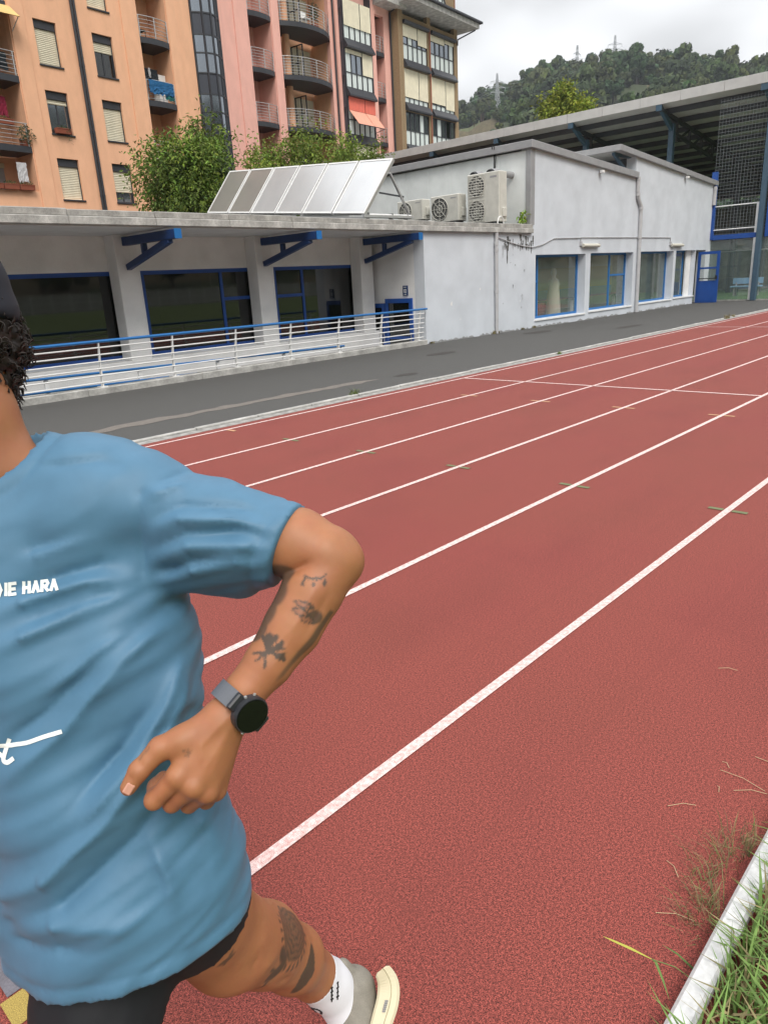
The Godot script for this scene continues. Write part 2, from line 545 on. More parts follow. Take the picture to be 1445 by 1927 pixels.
func track() -> void:
	var tr := structure("running_track")
	var b := MB.new()
	b.tinted = true
	# worn and newer areas of the rubber differ a little in dye
	var wear := noise(51, 0.42, 4)
	var fade := noise(52, 0.9, 3)
	var tone := func(u: float, v: float) -> Color:
		var g := 1.0 + 0.13 * wear.get_noise_2d(u * 0.7, v * 2.4) + 0.07 * fade.get_noise_2d(u * 2.0, v * 2.0)
		return Color(g, g * (1.0 + 0.12 * wear.get_noise_2d(v, u + 30.0)), g)
	var us := []
	var uu := -60.0
	while uu < 110.0:
		us.append(uu)
		uu += 0.2 if uu > -1.0 and uu < 14.0 else 1.0
	us.append(110.0)
	for i in us.size() - 1:
		for j in 38:
			var v0 := 0.10 + j * 7.77 / 38.0
			var v1 := v0 + 7.77 / 38.0
			b.quad(P(us[i], 0, v0), P(us[i + 1], 0, v0), P(us[i + 1], 0, v1), P(us[i], 0, v1))
			var k := b.c.size() - 6
			var cc := [tone.call(us[i], v0), tone.call(us[i + 1], v0), tone.call(us[i + 1], v1), tone.call(us[i], v1)]
			for q in 6: b.c[k + q] = cc[[0, 2, 1, 0, 3, 2][q]]
	part(tr, "rubber_surface", b, M.rubber)
	for v in [1.555, 2.775, 3.985, 5.205, 6.43, 7.69]:
		line(tr, "lane_line", -60, 110, v - 0.0235, v + 0.0235, M.paint)
	line(tr, "cross_line", 10.30, 10.355, 2.80, 7.66, M.paint)
	line(tr, "cross_line", 21.6, 21.66, 5.2, 7.66, M.paint)
	for v in [1.555, 2.775, 3.985, 5.205, 6.43]:
		for s in [-1, 1]:
			line(tr, "hurdle_mark", 5.215, 5.262, v + s * 0.03, v + s * 0.135, M.tick_green)
	for v in [2.775, 3.985, 5.205, 6.43]:
		for s in [-1, 1]:
			line(tr, "hurdle_mark", 8.74, 8.79, v + s * 0.03, v + s * 0.15, M.tick_orange)
			line(tr, "hurdle_mark", 17.3, 17.35, v + s * 0.03, v + s * 0.15, M.tick_orange)
	line(tr, "hurdle_mark", 5.2, 5.25, 7.50, 7.66, M.tick_orange)
	line(tr, "hurdle_mark", 0.262, 0.322, 1.60, 1.695, M.tick_yellow)
	line(tr, "hurdle_mark", 0.282, 0.318, 1.70, 1.86, M.tick_grey)
	# white aluminium kerb rail on the inner edge: lengths joined end to end, on short feet
	for i in 6:
		var u0 := -7.2 + i * 4.0
		var t := thing("kerb_rail", "white aluminium kerb rail edging the red track beside the grass", "kerb rail", P(u0 + 2.0, 0, 0.372), "lengths of white kerb rail")
		pbox(t, "bar", P(u0 + 0.003, 0.014, 0.344), P(u0 + 3.997, 0.056, 0.400), M.rail_white, 0.009)
		for k in 4:
			var u := u0 + 0.5 + k
			pbox(t, "foot", P(u - 0.03, -0.01, 0.352), P(u + 0.03, 0.0135, 0.392), M.grey_metal)

func hills() -> void:
	# ring of hills; the crest follows the skyline seen past the stand
	var crest := [[-180.0, 9.0], [-150.0, 10.0], [-110.0, 13.5], [-60.0, 13.0], [-20.0, 11.0], [5.0, 10.5], [16.8, 10.6], [18.1, 10.7], [21.3, 11.2], [23.3, 11.7], [26.0, 12.2], [28.4, 12.3], [31.6, 11.9], [33.8, 11.35], [36.6, 10.0], [40.0, 9.0], [60.0, 7.0], [120.0, 7.0], [180.0, 9.0]]
	var f := noise(41, 0.006, 5)
	var b := MB.new()
	b.tinted = true
	var meadow := noise(42, 0.009, 3)
	var na := 360
	var nr := 26
	var pts := []
	var cols := []
	for i in na + 1:
		var az := -180.0 + 360.0 * i / na
		for j in nr:
			var rho := 190.0 + 26.0 * j
			var p := hill_point(az, rho, crest, f)
			pts.append(p)
			var g := meadow.get_noise_2d(p.x, p.z)
			var c := Color(0.055, 0.075, 0.03)
			if az > 33.0 and az < 40.0 and rho > 330: c = Color(0.14, 0.16, 0.06) if g > -0.1 else Color(0.15, 0.125, 0.065)
			elif g > 0.12: c = Color(0.11, 0.14, 0.045)
			elif g < -0.22: c = Color(0.14, 0.11, 0.06)
			cols.append(c)
	for i in na:
		for j in nr - 1:
			var a := i * nr + j
			var e := (i + 1) * nr + j
			b.col = cols[a]
			b.quad(pts[a], pts[a + 1], pts[e + 1], pts[e])
	var h := structure("hills")
	var o := part(h, "slope", b, M.hill)
	o.set_meta("label", "scrubby green hillside rising behind the stand")
	# woods: many tree crowns of three shapes standing on the slope, too many to count
	var kinds := []
	for k in 3: kinds.append(far_tree(60 + k, k))
	var places := [[], [], []]
	var tints := [[], [], []]
	var wood := noise(43, 0.012, 3)
	var r2 := RandomNumberGenerator.new()
	r2.seed = 99
	var tries := 0
	while tries < 12000:
		tries += 1
		var front := tries < 9000
		var az := r2.randf_range(12.0, 42.0) if front else r2.randf_range(-150.0, -5.0)
		var rho := 200.0 + 440.0 * pow(r2.randf(), 0.75)
		var p := hill_point(az, rho, crest, f)
		var dens := wood.get_noise_2d(p.x, p.z) + 0.05
		if front:
			dens += smoothstep(480.0, 600.0, rho) * 0.55
			if az > 32.5: dens -= 0.42 * smoothstep(600.0, 420.0, rho)
			if az > 33.5 and rho > 560.0 and az < 36.3: dens -= 0.25
		else:
			dens += 0.3
		if dens < 0.0 or r2.randf() > 0.55 + dens: continue
		var k := r2.randi() % 3
		var s := (0.5 + 1.1 * pow(r2.randf(), 1.6)) * (1.1 if front else 1.2)
		if az > 32.5 and rho < 560.0: s *= 0.6
		places[k].append(Transform3D(Basis(Vector3.UP, r2.randf() * TAU).scaled(Vector3(s, s * r2.randf_range(0.8, 1.3), s)), p - Vector3(0, 0.6, 0)))
		var g := r2.randf_range(0.65, 1.3)
		tints[k].append(Color(g * r2.randf_range(0.7, 1.5), g, g * r2.randf_range(0.6, 1.5)))
	for k in 3:
		var mm := MultiMesh.new()
		mm.transform_format = MultiMesh.TRANSFORM_3D
		mm.use_colors = true
		mm.mesh = kinds[k]
		mm.instance_count = places[k].size()
		for i in places[k].size():
			mm.set_instance_transform(i, places[k][i])
			mm.set_instance_color(i, tints[k][i])
		var mi := MultiMeshInstance3D.new()
		mi.name = "woodland" if k == 0 else "woodland_%03d" % k
		mi.multimesh = mm
		mi.material_override = M.far_leaf
		mi.set_meta("label", ["dark broadleaf woodland covering the hill behind the stand", "tall narrow trees mixed through the hill woodland", "low bushy trees mixed through the hill woodland"][k])
		mi.set_meta("category", "woodland")
		mi.set_meta("kind", "stuff")
		add_child(mi)
	pylons(crest, f)

func crest_at(az: float, crest: Array) -> float:
	for i in crest.size() - 1:
		if az <= crest[i + 1][0]:
			return lerpf(crest[i][1], crest[i + 1][1], smoothstep(crest[i][0], crest[i + 1][0], az))
	return crest[-1][1]

func hill_point(az: float, rho: float, crest: Array, f: FastNoiseLite) -> Vector3:
	var a := deg_to_rad(az)
	var x := rho * cos(a)
	var z := -rho * sin(a)
	var top := tan(deg_to_rad(crest_at(az, crest))) * 640.0
	var t := smoothstep(190.0, 650.0, rho)
	var t2 := lerpf(t, (rho - 190.0) / 460.0, 0.45)
	if rho > 640.0: t2 = 1.0 - (rho - 640.0) * 0.0016
	var y := top * t2 + f.get_noise_2d(x, z) * 16.0 * clampf((rho - 190.0) / 120.0, 0.0, 1.0) * clampf((700.0 - rho) / 110.0, 0.35, 1.0)
	return Vector3(x, maxf(y, -0.5), z)

func far_tree(seed_: int, kind: int) -> ArrayMesh:
	var r := RandomNumberGenerator.new()
	r.seed = seed_
	var b := MB.new()
	b.tinted = true
	b.col = Color(0.06, 0.045, 0.03)
	b.tube([Vector3.ZERO, Vector3(0, 5, 0)], [0.5, 0.3], 5)
	var hh: float = [9.0, 12.0, 6.0][kind]
	var ww: float = [4.6, 3.0, 4.2][kind]
	var lobes := []
	for i in 11:
		var a := r.randf() * TAU
		var q := sqrt(r.randf()) * ww * 0.62
		lobes.append([Vector3(cos(a) * q, hh * r.randf_range(0.35, 0.85), sin(a) * q), ww * r.randf_range(0.32, 0.55)])
	for i in 420:
		var l: Array = lobes[i % lobes.size()]
		var d := Vector3(r.randfn(), r.randfn(), r.randfn()).normalized()
		var p: Vector3 = l[0] + d * l[1] * r.randf_range(0.75, 1.05)
		var x := d.cross(Vector3(r.randfn(), r.randfn(), r.randfn())).normalized()
		var y := (d.cross(x) + d * r.randf_range(-0.6, 0.6)).normalized()
		var s := r.randf_range(0.45, 0.95)
		var g := r.randf_range(0.6, 1.25)
		b.col = Color(0.055 * g, 0.095 * g, 0.026 * g)
		b.tri(p - x * s, p + x * s - y * s * 0.4, p + y * s * 1.2)
		b.tri(p + x * s * 0.9, p - x * s * 0.8 + y * s, p - y * s)
	return b.mesh(Vector3.ZERO)

func pylon(at: Vector3, hh: float, turn: float, arms: Array, label: String) -> Node3D:
	var t := thing("electricity_pylon", label, "pylon", Vector3.ZERO, "lattice pylons on the hill", Transform3D(Basis(Vector3.UP, turn), at))
	var w := hh * 0.085
	var th := hh * 0.0075
	var wid := func(y: float) -> float: return lerpf(w, w * 0.14, pow(clampf(y / hh, 0.0, 1.0), 0.62))
	for sx in [-1, 1]:
		for sz in [-1, 1]:
			var pts := []
			for k in 7:
				var y := hh * k / 6.0 - (2.0 if k == 0 else 0.0)
				pts.append(Vector3(sx * wid.call(y), y, sz * wid.call(y)))
			ptube(t, "leg", pts, th, M.lattice, 4)
	var b := MB.new()
	for k in 9:
		var y0 := hh * k / 9.0
		var y1 := hh * (k + 1) / 9.0
		var a: float = wid.call(y0)
		var e: float = wid.call(y1)
		for s in [-1, 1]:
			b.beam(Vector3(-a, y0, s * a), Vector3(e, y1, s * e), th, th)
			b.beam(Vector3(a, y0, s * a), Vector3(-e, y1, s * e), th, th)
			b.beam(Vector3(s * a, y0, -a), Vector3(s * e, y1, e), th, th)
	part(t, "bracing", b, M.lattice)
	for a in arms:
		b = MB.new()
		for s in [-1, 1]:
			b.beam(Vector3(0, hh * a[0], 0), Vector3(s * a[1], hh * a[0], 0), th * 1.3, th * 1.3)
			b.beam(Vector3(0, hh * (a[0] + 0.05), 0), Vector3(s * a[1], hh * a[0], 0), th, th)
			b.beam(Vector3(s * a[1], hh * a[0], 0), Vector3(s * a[1], hh * (a[0] - 0.045), 0), th, th)
		part(t, "cross_arm", b, M.lattice)
	return t

func pylons(crest: Array, f: FastNoiseLite) -> void:
	var spots := [[26.17, 630.0, 30.0, 0.2], [28.6, 660.0, 26.0, 0.9], [33.98, 560.0, 24.0, 0.5]]
	var tops := []
	var labels := ["tall lattice pylon with three pairs of arms on the hilltop crest", "lattice pylon partly sunk behind the wooded crest beside the tallest one", "lattice pylon standing lower on the meadow slope near the brick building"]
	for i in 3:
		var s: Array = spots[i]
		var p := hill_point(s[0], s[1], crest, f)
		var el: float = [14.42, 14.27, 13.19][i]
		var hh: float = maxf(s[2], tan(deg_to_rad(el)) * s[1] + 1.7 - p.y)
		var turn: float = deg_to_rad(s[0]) - PI / 2.0 + s[3]
		pylon(p, hh, turn, [[0.80, 5.0], [0.68, 6.2], [0.56, 5.0]] if i != 1 else [[0.82, 4.2], [0.66, 5.6]], labels[i])
		tops.append([p, hh, turn])
	var far_p := hill_point(20.0, 665.0, crest, f) + Vector3(0, 4, 0)
	var west := hill_point(39.5, 620.0, crest, f) + Vector3(0, 30, 0)
	var runs := [[0, 1], [1, 2], [0, -1], [2, -2]]
	for q in runs:
		for k in 3:
			for s in [-1, 1]:
				if k > 0 and s > 0: continue
				var ends := []
				for e in q:
					if e == -1: ends.append(far_p + Vector3(0, k * 2.0, s * 4.0))
					elif e == -2: ends.append(west + Vector3(0, k * 3.0, s * 4.0))
					else:
						var tp: Array = tops[e]
						ends.append(tp[0] + Vector3(0, tp[1] * [0.755, 0.635, 0.515][k], 0) + Basis(Vector3.UP, tp[2]) * Vector3(s * 5.0, 0, 0))
				var pts := []
				for j in 13:
					var w := j / 12.0
					pts.append(ends[0].lerp(ends[1], w) - Vector3(0, 4.0 * 4.0 * w * (1.0 - w), 0))
				var t := thing("power_cable", "thin power cable strung between the hill pylons", "cable", pts[0], "power cables over the hill")
				ptube(t, "strand", pts, 0.05, M.lattice, 4)

# a glazed window in a plane of constant v: blue frame bars and one glass pane for each light
func window_z(t: Node3D, u0: float, u1: float, y0: float, y1: float, v: float, bar: float, ups: Array, cross: Array, frame_m: Material, glass: Material) -> Node3D:
	var b := MB.new()
	b.wall(u0, u1, y0, y1, -v - 0.03, -v + 0.03, [[u0 + bar, y0 + bar, u1 - bar, y1 - bar]])
	var w := part(t, "window", b, frame_m)
	var xs := [u0 + bar]
	for x in ups:
		pbox(w, "mullion", P(x - bar * 0.45, y0 + bar, v + 0.028), P(x + bar * 0.45, y1 - bar, v - 0.028), frame_m)
		xs.append(x)
	xs.append(u1 - bar)
	for i in xs.size() - 1:
		var a: float = xs[i] + (bar * 0.45 if i > 0 else 0.0)
		var e: float = xs[i + 1] - (bar * 0.45 if i < xs.size() - 2 else 0.0)
		var splits := [y0 + bar]
		for c in cross:
			if c[0] == i:
				pbox(w, "transom", P(a, c[1] - bar * 0.45, v + 0.026), P(e, c[1] + bar * 0.45, v - 0.026), frame_m)
				splits.append(c[1])
		splits.append(y1 - bar)
		for k in splits.size() - 1:
			pbox(w, "pane", P(a, splits[k], v + 0.004), P(e, splits[k + 1], v - 0.004), glass)
	return w

func pavilion() -> void:
	var t := thing("sports_pavilion", "long low white pavilion with blue windows under a jutting flat roof", "pavilion", P(9, 0, 17))
	var V := 15.1
	var wins := []
	for k in range(-2, 3):
		var u := 8.53 + 3.73 * k
		wins.append([u, 0.38, u + 3.17, 2.22])
	var b := MB.new()
	b.wall(-4.0, 15.75, -0.9, 3.05, -V - 0.25, -V, wins)
	part(t, "wall", b, M.white_wall)
	# plinth carrying the columns, then the sunken walkway in front of it
	pbox(t, "plinth", P(-4.0, -0.9, V - 0.002), P(15.72, 0.36, 14.66), M.white_wall, 0.01)
	pbox(t, "walkway_floor", P(-4.0, -1.0, 14.66), P(15.72, -0.86, 13.0), M.concrete)
	pbox(t, "retaining_wall", P(-4.0, -0.9, 13.12), P(15.72, -0.02, 13.02), M.concrete)
	for k in range(-2, 4):
		var u := 7.80 + 3.63 * k
		if k == 2: u = 15.05
		if k > 2: continue
		pbox(t, "column", P(u, 0.36, V - 0.003), P(u + 0.50, 2.93, 14.70), M.white_wall, 0.012)
	for k in wins.size():
		var r: Array = wins[k]
		var mull := []
		var cross := []
		if k == 2:
			mull = [r[0] + 2.12]; cross = [[1, 1.52]]
		elif k == 3:
			mull = [r[0] + 0.98]; cross = [[0, 1.50]]
		elif k == 0:
			mull = [r[0] + 1.5]
		var w := window_z(t, r[0], r[2], r[1], r[3], V + 0.06, 0.085, mull, cross, M.blue_paint, M.dark_glass)
		pbox(w, "sill", P(r[0] - 0.03, r[1] - 0.055, V), P(r[2] + 0.03, r[1] - 0.004, V - 0.07), M.grey_wall, 0.006)
	# roof: sloping slab, weathered coping and a run of gutter sheets on its front edge
	b = MB.new()
	b.prism([Vector2(-12.98, 2.94), Vector2(-12.98, 3.07), Vector2(-22.0, 4.06), Vector2(-22.0, 3.80), Vector2(-15.4, 2.96)], 0, 1)
	var rb := MB.new()
	for i in b.v.size():
		var q := b.v[i]
		rb.v.append(Vector3(-4.0 + q.z * 25.1, q.y, q.x))
		rb.n.append(Vector3(b.n[i].z, b.n[i].y, b.n[i].x))
	var roof := part(t, "roof", rb, M.roof_sheet)
	pbox(t, "soffit", P(-4.0, 2.925, V - 0.01), P(15.73, 2.938, 13.0), M.soffit)
	pbox(t, "rear_wall", P(-4.0, 0, 21.9), P(21.1, 3.78, 21.6), M.white_wall)
	for k in 15:
		var u := -4.0 + k * 1.68
		var e := minf(u + 1.68, 21.12)
		pbox(roof, "gutter_sheet", P(u + 0.004, 2.935, 12.975), P(e - 0.004, 3.075, 12.86 - 0.004 * (k % 2)), M.weathered, 0.012)
		pbox(roof, "coping", P(u + 0.003, 3.0755, 13.2), P(e - 0.003, 3.185 + 0.006 * (k % 3), 12.89 - 0.003 * (k % 2)), M.concrete, 0.012)
	# blue triangulated brackets holding the overhang
	for k in range(-1, 3):
		var u := 8.05 + 3.63 * k
		if k == 2: u = 15.25
		var br := MB.new()
		br.beam(P(u, 2.79, 14.695), P(u, 2.79, 12.66), 0.14, 0.17, 0.008)
		var pb := part(t, "bracket", br, M.navy_paint)
		pbeam(pb, "strut", P(u, 2.28, 14.69), P(u, 2.70, 12.95), 0.11, 0.12, M.navy_paint, 0.006)
		pbeam(pb, "post", P(u, 2.46, 13.95), P(u, 2.70, 13.95), 0.10, 0.10, M.navy_paint, 0.006)
		pbox(pb, "end_plate", P(u - 0.075, 2.70, 12.658), P(u + 0.075, 2.88, 12.645), M.rail_blue)  # brighter blue imitates the light on the end face of the beam
	# grey end block closing the walkway
	b = MB.new()
	b.wall(15.73, 21.15, -0.02, 2.945, -13.33, -12.97, [])
	part(t, "end_wall", b, M.grey_wall)
	b = MB.new()
	b.box(P(15.73, -1.0, V + 0.24), P(16.0, 2.92, 13.332))
	part(t, "side_wall", b, M.white_wall)
	# door pair in the side wall
	var dm: Material = M.blue_paint
	for q in [[13.42, 14.42, 1.24], [14.46, 14.98, 1.12]]:
		b = MB.new()
		b.wall(-q[1], -q[0], -0.85, q[2], -0.03, 0.03, [[-q[1] + 0.1, -0.74, -q[0] - 0.1, q[2] - 0.12]])
		var d2 := MB.new()
		for i in b.v.size():
			d2.v.append(Vector3(15.70 - b.v[i].z, b.v[i].y, b.v[i].x))
			d2.n.append(Vector3(-b.n[i].z, b.n[i].y, b.n[i].x))
		var dr := part(t, "door", d2, dm)
		pbox(dr, "pane", P(15.698, -0.74, q[1] - 0.1), P(15.704, q[2] - 0.12, q[0] + 0.1), M.dark_glass)
		pbox(dr, "handle", P(15.655, 0.05, q[0] + 0.06), P(15.67, 0.30, q[0] + 0.035), M.grey_metal)
		pbox(dr, "mid_rail", P(15.675, 0.12, q[1] - 0.1), P(15.72, 0.20, q[0] + 0.1), dm)
	# inside: floor, ceiling and back wall of the rooms behind the glass
	pbox(t, "room_floor", P(-4, 0.0, 21.5), P(15.7, 0.05, V + 0.26), M.room_floor)
	pbox(t, "room_wall", P(-4, 0.05, 20.5), P(15.7, 2.9, 20.4), M.room)
	pbox(t, "ceiling", P(-4, 2.75, 20.4), P(15.7, 2.8, V + 0.26), M.room)
	pbox(t, "partition", P(12.0, 0.05, 20.4), P(12.15, 2.75, V + 0.5), M.room)
	# rainwater pipe where the end block meets the hall
	downpipe(t, [P(19.08, 2.93, 12.90), P(19.08, 2.78, 12.90), P(19.06, 2.62, 12.90), P(19.07, 2.45, 12.90), P(19.08, 0.0, 12.90)], [2.62, 2.44, 1.25], 0.055)
	# sign by the door
	var s := thing("access_sign", "small dark blue sign with white pictogram above the pavilion door", "sign", P(15.7, 1.44, 13.66))
	pbox(s, "plate", P(15.70, 1.31, 13.75), P(15.728, 1.58, 13.57), mat("sign_blue", lin(0.02, 0.05, 0.14), 0.4), 0.004)
	pbox(s, "frame", P(15.697, 1.385, 13.705), P(15.6995, 1.485, 13.615), M.white_paint)
	pbox(s, "pictogram", P(15.694, 1.40, 13.68), P(15.6965, 1.47, 13.635), M.sign_blue)
	pbox(s, "pictogram", P(15.691, 1.42, 13.69), P(15.6935, 1.45, 13.655), M.white_paint)
	pbox(s, "caption", P(15.694, 1.335, 13.70), P(15.6995, 1.352, 13.62), M.white_paint)
	pbox(s, "caption", P(15.694, 1.53, 13.71), P(15.6995, 1.545, 13.61), M.white_paint)
	front_railing()

func downpipe(t: Node3D, pts: Array, collars: Array, r: float) -> void:
	var p := ptube(t, "downpipe", pts, r, M.pvc, 12)
	for y in collars:
		var x: Vector3 = pts[-1]
		for i in pts.size() - 1:
			if pts[i].y >= y and pts[i + 1].y <= y: x = pts[i].lerp(pts[i + 1], (pts[i].y - y) / maxf(0.001, pts[i].y - pts[i + 1].y))
		ptube(p, "collar", [x + Vector3(0, 0.05, 0), x - Vector3(0, 0.05, 0)], r + 0.011, M.pvc, 12)

func front_railing() -> void:
	var t := thing("railing", "white steel railing with blue handrail on concrete kerb before the pavilion", "railing", P(9, 0, 12.97))
	# stained concrete upstand under it
	for k in 8:
		var u := -3.9 + k * 2.45
		pbox(t, "upstand", P(u + 0.003, -0.25, 13.13), P(u + 2.447, 0.115 + 0.006 * (k % 2), 12.90 - 0.004 * (k % 2)), M.weathered, 0.014)
	for k in 13:
		var u := -2.94 + k * 1.53
		# tapering blade bent outwards at the top
		var prof := [Vector2(-13.06, 0.118), Vector2(-12.97, 0.118), Vector2(-12.95, 0.50), Vector2(-12.885, 0.92), Vector2(-12.925, 0.92), Vector2(-13.01, 0.50)]
		var b := MB.new()
		b.prism(prof, -0.011, 0.011)
		var q := MB.new()
		for i in b.v.size():
			q.v.append(Vector3(u - b.v[i].z, b.v[i].y, b.v[i].x))
			q.n.append(Vector3(-b.n[i].z, b.n[i].y, b.n[i].x))
		var post := part(t, "post", q, M.white_paint)
		pbox(post, "base_plate", P(u - 0.07, 0.112, 13.10), P(u + 0.07, 0.128, 12.94), M.white_paint)
	for j in 6:
		var y := 0.20 + j * 0.127
		var v := 12.965 - 0.055 * pow(float(j) / 5.0, 2.0)
		var pts := [P(-3.9, y, v), P(15.60, y, v)]
		ptube(t, "bar", pts, 0.013, M.white_paint, 8)
	ptube(t, "handrail", [P(-3.9, 0.945, 12.90), P(15.70, 0.945, 12.90)], 0.028, M.rail_blue, 12)
	var r := thing("ramp_railing", "lower inner railing with two blue tubes along the sunken walkway", "railing", P(8, -0.86, 13.7))
	for k in 9:
		var u := -0.2 + k * 1.9
		if u > 13.5: continue
		var y := lerpf(0.42, 0.16, clampf((u + 0.2) / 13.0, 0.0, 1.0))
		pbox(r, "post", P(u - 0.035, -0.87, 13.74), P(u + 0.035, y, 13.68), M.white_paint, 0.005)
	ptube(r, "handrail", [P(-0.3, 0.44, 13.66), P(13.2, 0.18, 13.66)], 0.025, M.rail_blue, 10)
	ptube(r, "handrail", [P(-0.3, 0.20, 13.66), P(13.2, -0.06, 13.66)], 0.025, M.rail_blue, 10)

func hall() -> void:
	var t := thing("sports_hall", "tall pale grey hall with two sloping sawtooth roofs beside the pavilion", "hall", P(29, 0, 16))
	var zf := -12.97
	var top := func(u: float) -> float:
		return 5.40 - 0.0565 * (u - 21.12) if u < 28.6 else 5.73 - 0.0655 * (u - 28.66)
	var wins := [[21.42, 0.25, 24.80, 2.29], [25.17, 0.29, 28.72, 2.31], [29.30, 0.33, 32.75, 2.33], [33.02, 0.36, 35.30, 2.35], [35.32, -0.02, 36.55, 2.35]]
	var b := MB.new()
	b.wall(21.15, 37.15, -0.02, 4.85, zf - 0.4, zf, wins)
	part(t, "wall", b, M.grey_wall)
	b = MB.new()
	b.prism([Vector2(21.15, 4.85), Vector2(28.58, 4.85), Vector2(28.58, top.call(28.58)), Vector2(21.15, top.call(21.15))], zf - 0.4, zf)
	part(t, "gable", b, M.grey_wall)
	b = MB.new()
	b.prism([Vector2(28.583, 4.85), Vector2(37.15, 4.85), Vector2(37.15, top.call(37.15)), Vector2(28.583, top.call(28.62))], zf - 0.4, zf)
	part(t, "gable", b, M.grey_wall)
	# rear volumes
	pbox(t, "rear_wall", P(21.15, 0, 22.0), P(37.15, 4.8, 21.7), M.grey_wall)
	pbox(t, "corner_post", P(21.06, 3.19, 13.14), P(21.30, 5.41, 12.955), M.grey_metal, 0.01)
	# cladding sheets on the side that looks over the pavilion roof
	for k in 9:
		var v0 := 13.14 + k * 0.99
		pbox(t, "cladding_panel", P(21.10 - 0.004 * (k % 2), 2.95, v0 + 0.987), P(21.16, 5.36, v0 + 0.003), M.pale_clad, 0.006)
	# roof trims and sheets
	var r1 := MB.new()
	r1.beam(P(21.02, 5.50, 12.93), P(28.62, 5.075, 12.93), 0.16, 0.215, 0.01)
	part(t, "roof_trim", r1, M.grey_metal)
	r1 = MB.new()
	r1.beam(P(21.02, 5.50, 12.852), P(21.02, 5.50, 22.1), 0.16, 0.215, 0.01)
	part(t, "roof_trim", r1, M.grey_metal)
	r1 = MB.new()
	r1.beam(P(27.02, 5.90, 12.93), P(37.2, 5.235, 12.93), 0.16, 0.20, 0.01)
	part(t, "roof_trim", r1, M.grey_metal)
	r1 = MB.new()
	r1.beam(P(27.02, 5.90, 12.852), P(27.02, 5.90, 22.1), 0.16, 0.20, 0.01)
	part(t, "roof_trim", r1, M.grey_metal)
	b = MB.new()
	b.prism([Vector2(21.1, 5.42), Vector2(28.6, 5.0), Vector2(28.6, 5.06), Vector2(21.1, 5.48)], -22.0, -13.02)
	part(t, "roof", b, M.roof_sheet)
	b = MB.new()
	b.prism([Vector2(27.1, 5.83), Vector2(37.15, 5.17), Vector2(37.15, 5.23), Vector2(27.1, 5.89)], -22.0, -13.02)
	part(t, "roof", b, M.roof_sheet)
	pbox(t, "clerestory", P(28.60, 4.9, 22.0), P(28.66, 5.72, 13.4), M.dark_metal)
	for k in 4:
		var v := 13.25 + k * 2.6
		var br := MB.new()
		br.beam(P(28.58, 5.10, v), P(27.25, 5.74, v), 0.10, 0.10, 0.005)
		var p := part(t, "roof_bracket", br, M.steel_blue)
		pbox(p, "arm", P(27.2, 5.70, v + 0.06), P(28.6, 5.80, v - 0.06), M.steel_blue)
	# windows in deep reveals
	for k in 4:
		var r: Array = wins[k]
		var ups: Array = [[r[0] + 0.62], [r[0] + 2.15], [r[0] + 0.35], [r[0] + 1.62]][k]
		var cross: Array = [[[0, 1.45]], [[1, 1.50]], [[0, 1.5]], []][k]
		var w := window_z(t, r[0] + 0.003, r[2] - 0.003, r[1], r[3], 13.30, 0.075, ups, cross, M.rail_blue, M.clear_glass)
		pbox(w, "sill", P(r[0] - 0.04, r[1] - 0.055, 13.26), P(r[2] + 0.04, r[1] - 0.003, 12.93), M.white_paint, 0.006)
	pbox(t, "infill_panel", P(34.75, 0.36, 13.24), P(35.29, 2.35, 13.18), M.white_wall)
	# inside
	pbox(t, "floor", P(21.2, 0.0, 21.6), P(37.1, 0.04, 13.4), M.room_floor)
	pbox(t, "inner_wall", P(21.2, 0.04, 18.0), P(37.1, 4.6, 17.9), mat("hall_inner", lin(0.42, 0.40, 0.33), 0.9, T.soft, 0.3))
	pbox(t, "wall_band", P(21.2, 0.5, 17.9), P(37.1, 0.95, 17.88), mat("band_blue", lin(0.10, 0.22, 0.42), 0.8))
	pbox(t, "wall_band", P(21.2, 0.95, 17.9), P(37.1, 1.9, 17.87), mat("band_sand", lin(0.38, 0.29, 0.13), 0.8))
	pbox(t, "ceiling", P(21.2, 4.6, 18.0), P(37.1, 4.7, 13.4), M.room)
	# rainwater pipes
	downpipe(t, [P(28.66, 5.02, 12.90), P(28.66, 4.55, 12.90), P(28.72, 4.30, 12.90), P(29.02, 3.98, 12.90), P(29.04, 3.7, 12.90), P(29.10, 0.0, 12.90)], [4.95, 4.4, 3.92, 2.85], 0.075)
	downpipe(t, [P(36.9, 5.1, 12.90), P(36.9, 4.3, 12.90)], [5.0], 0.085)
	# open blue door leaf
	var d := thing("open_door", "bright blue half-glazed door standing open from the grey hall", "door", P(35.55, 0, 12.5))
	b = MB.new()
	b.wall(-12.95, -11.98, 0.01, 2.26, -0.025, 0.025, [[-12.83, 0.98, -12.10, 1.50], [-12.83, 1.58, -12.10, 2.14]])
	var q := MB.new()
	for i in b.v.size():
		q.v.append(Vector3(35.62 - b.v[i].z, b.v[i].y, b.v[i].x))
		q.n.append(Vector3(-b.n[i].z, b.n[i].y, b.n[i].x))
	part(d, "leaf", q, M.blue_paint)
	for y in [[0.98, 1.50], [1.58, 2.14]]:
		pbox(d, "pane", P(35.617, y[0], 12.83), P(35.623, y[1], 12.10), M.clear_glass)
	pbox(d, "push_bar", P(35.54, 1.06, 12.86), P(35.57, 1.10, 12.06), M.black)
	pbox(d, "lock", P(35.53, 1.04, 12.10), P(35.594, 1.20, 12.03), M.black)
	pbox(d, "kick_plate", P(35.588, 0.08, 12.88), P(35.5945, 0.86, 12.05), M.blue_paint, 0.003)
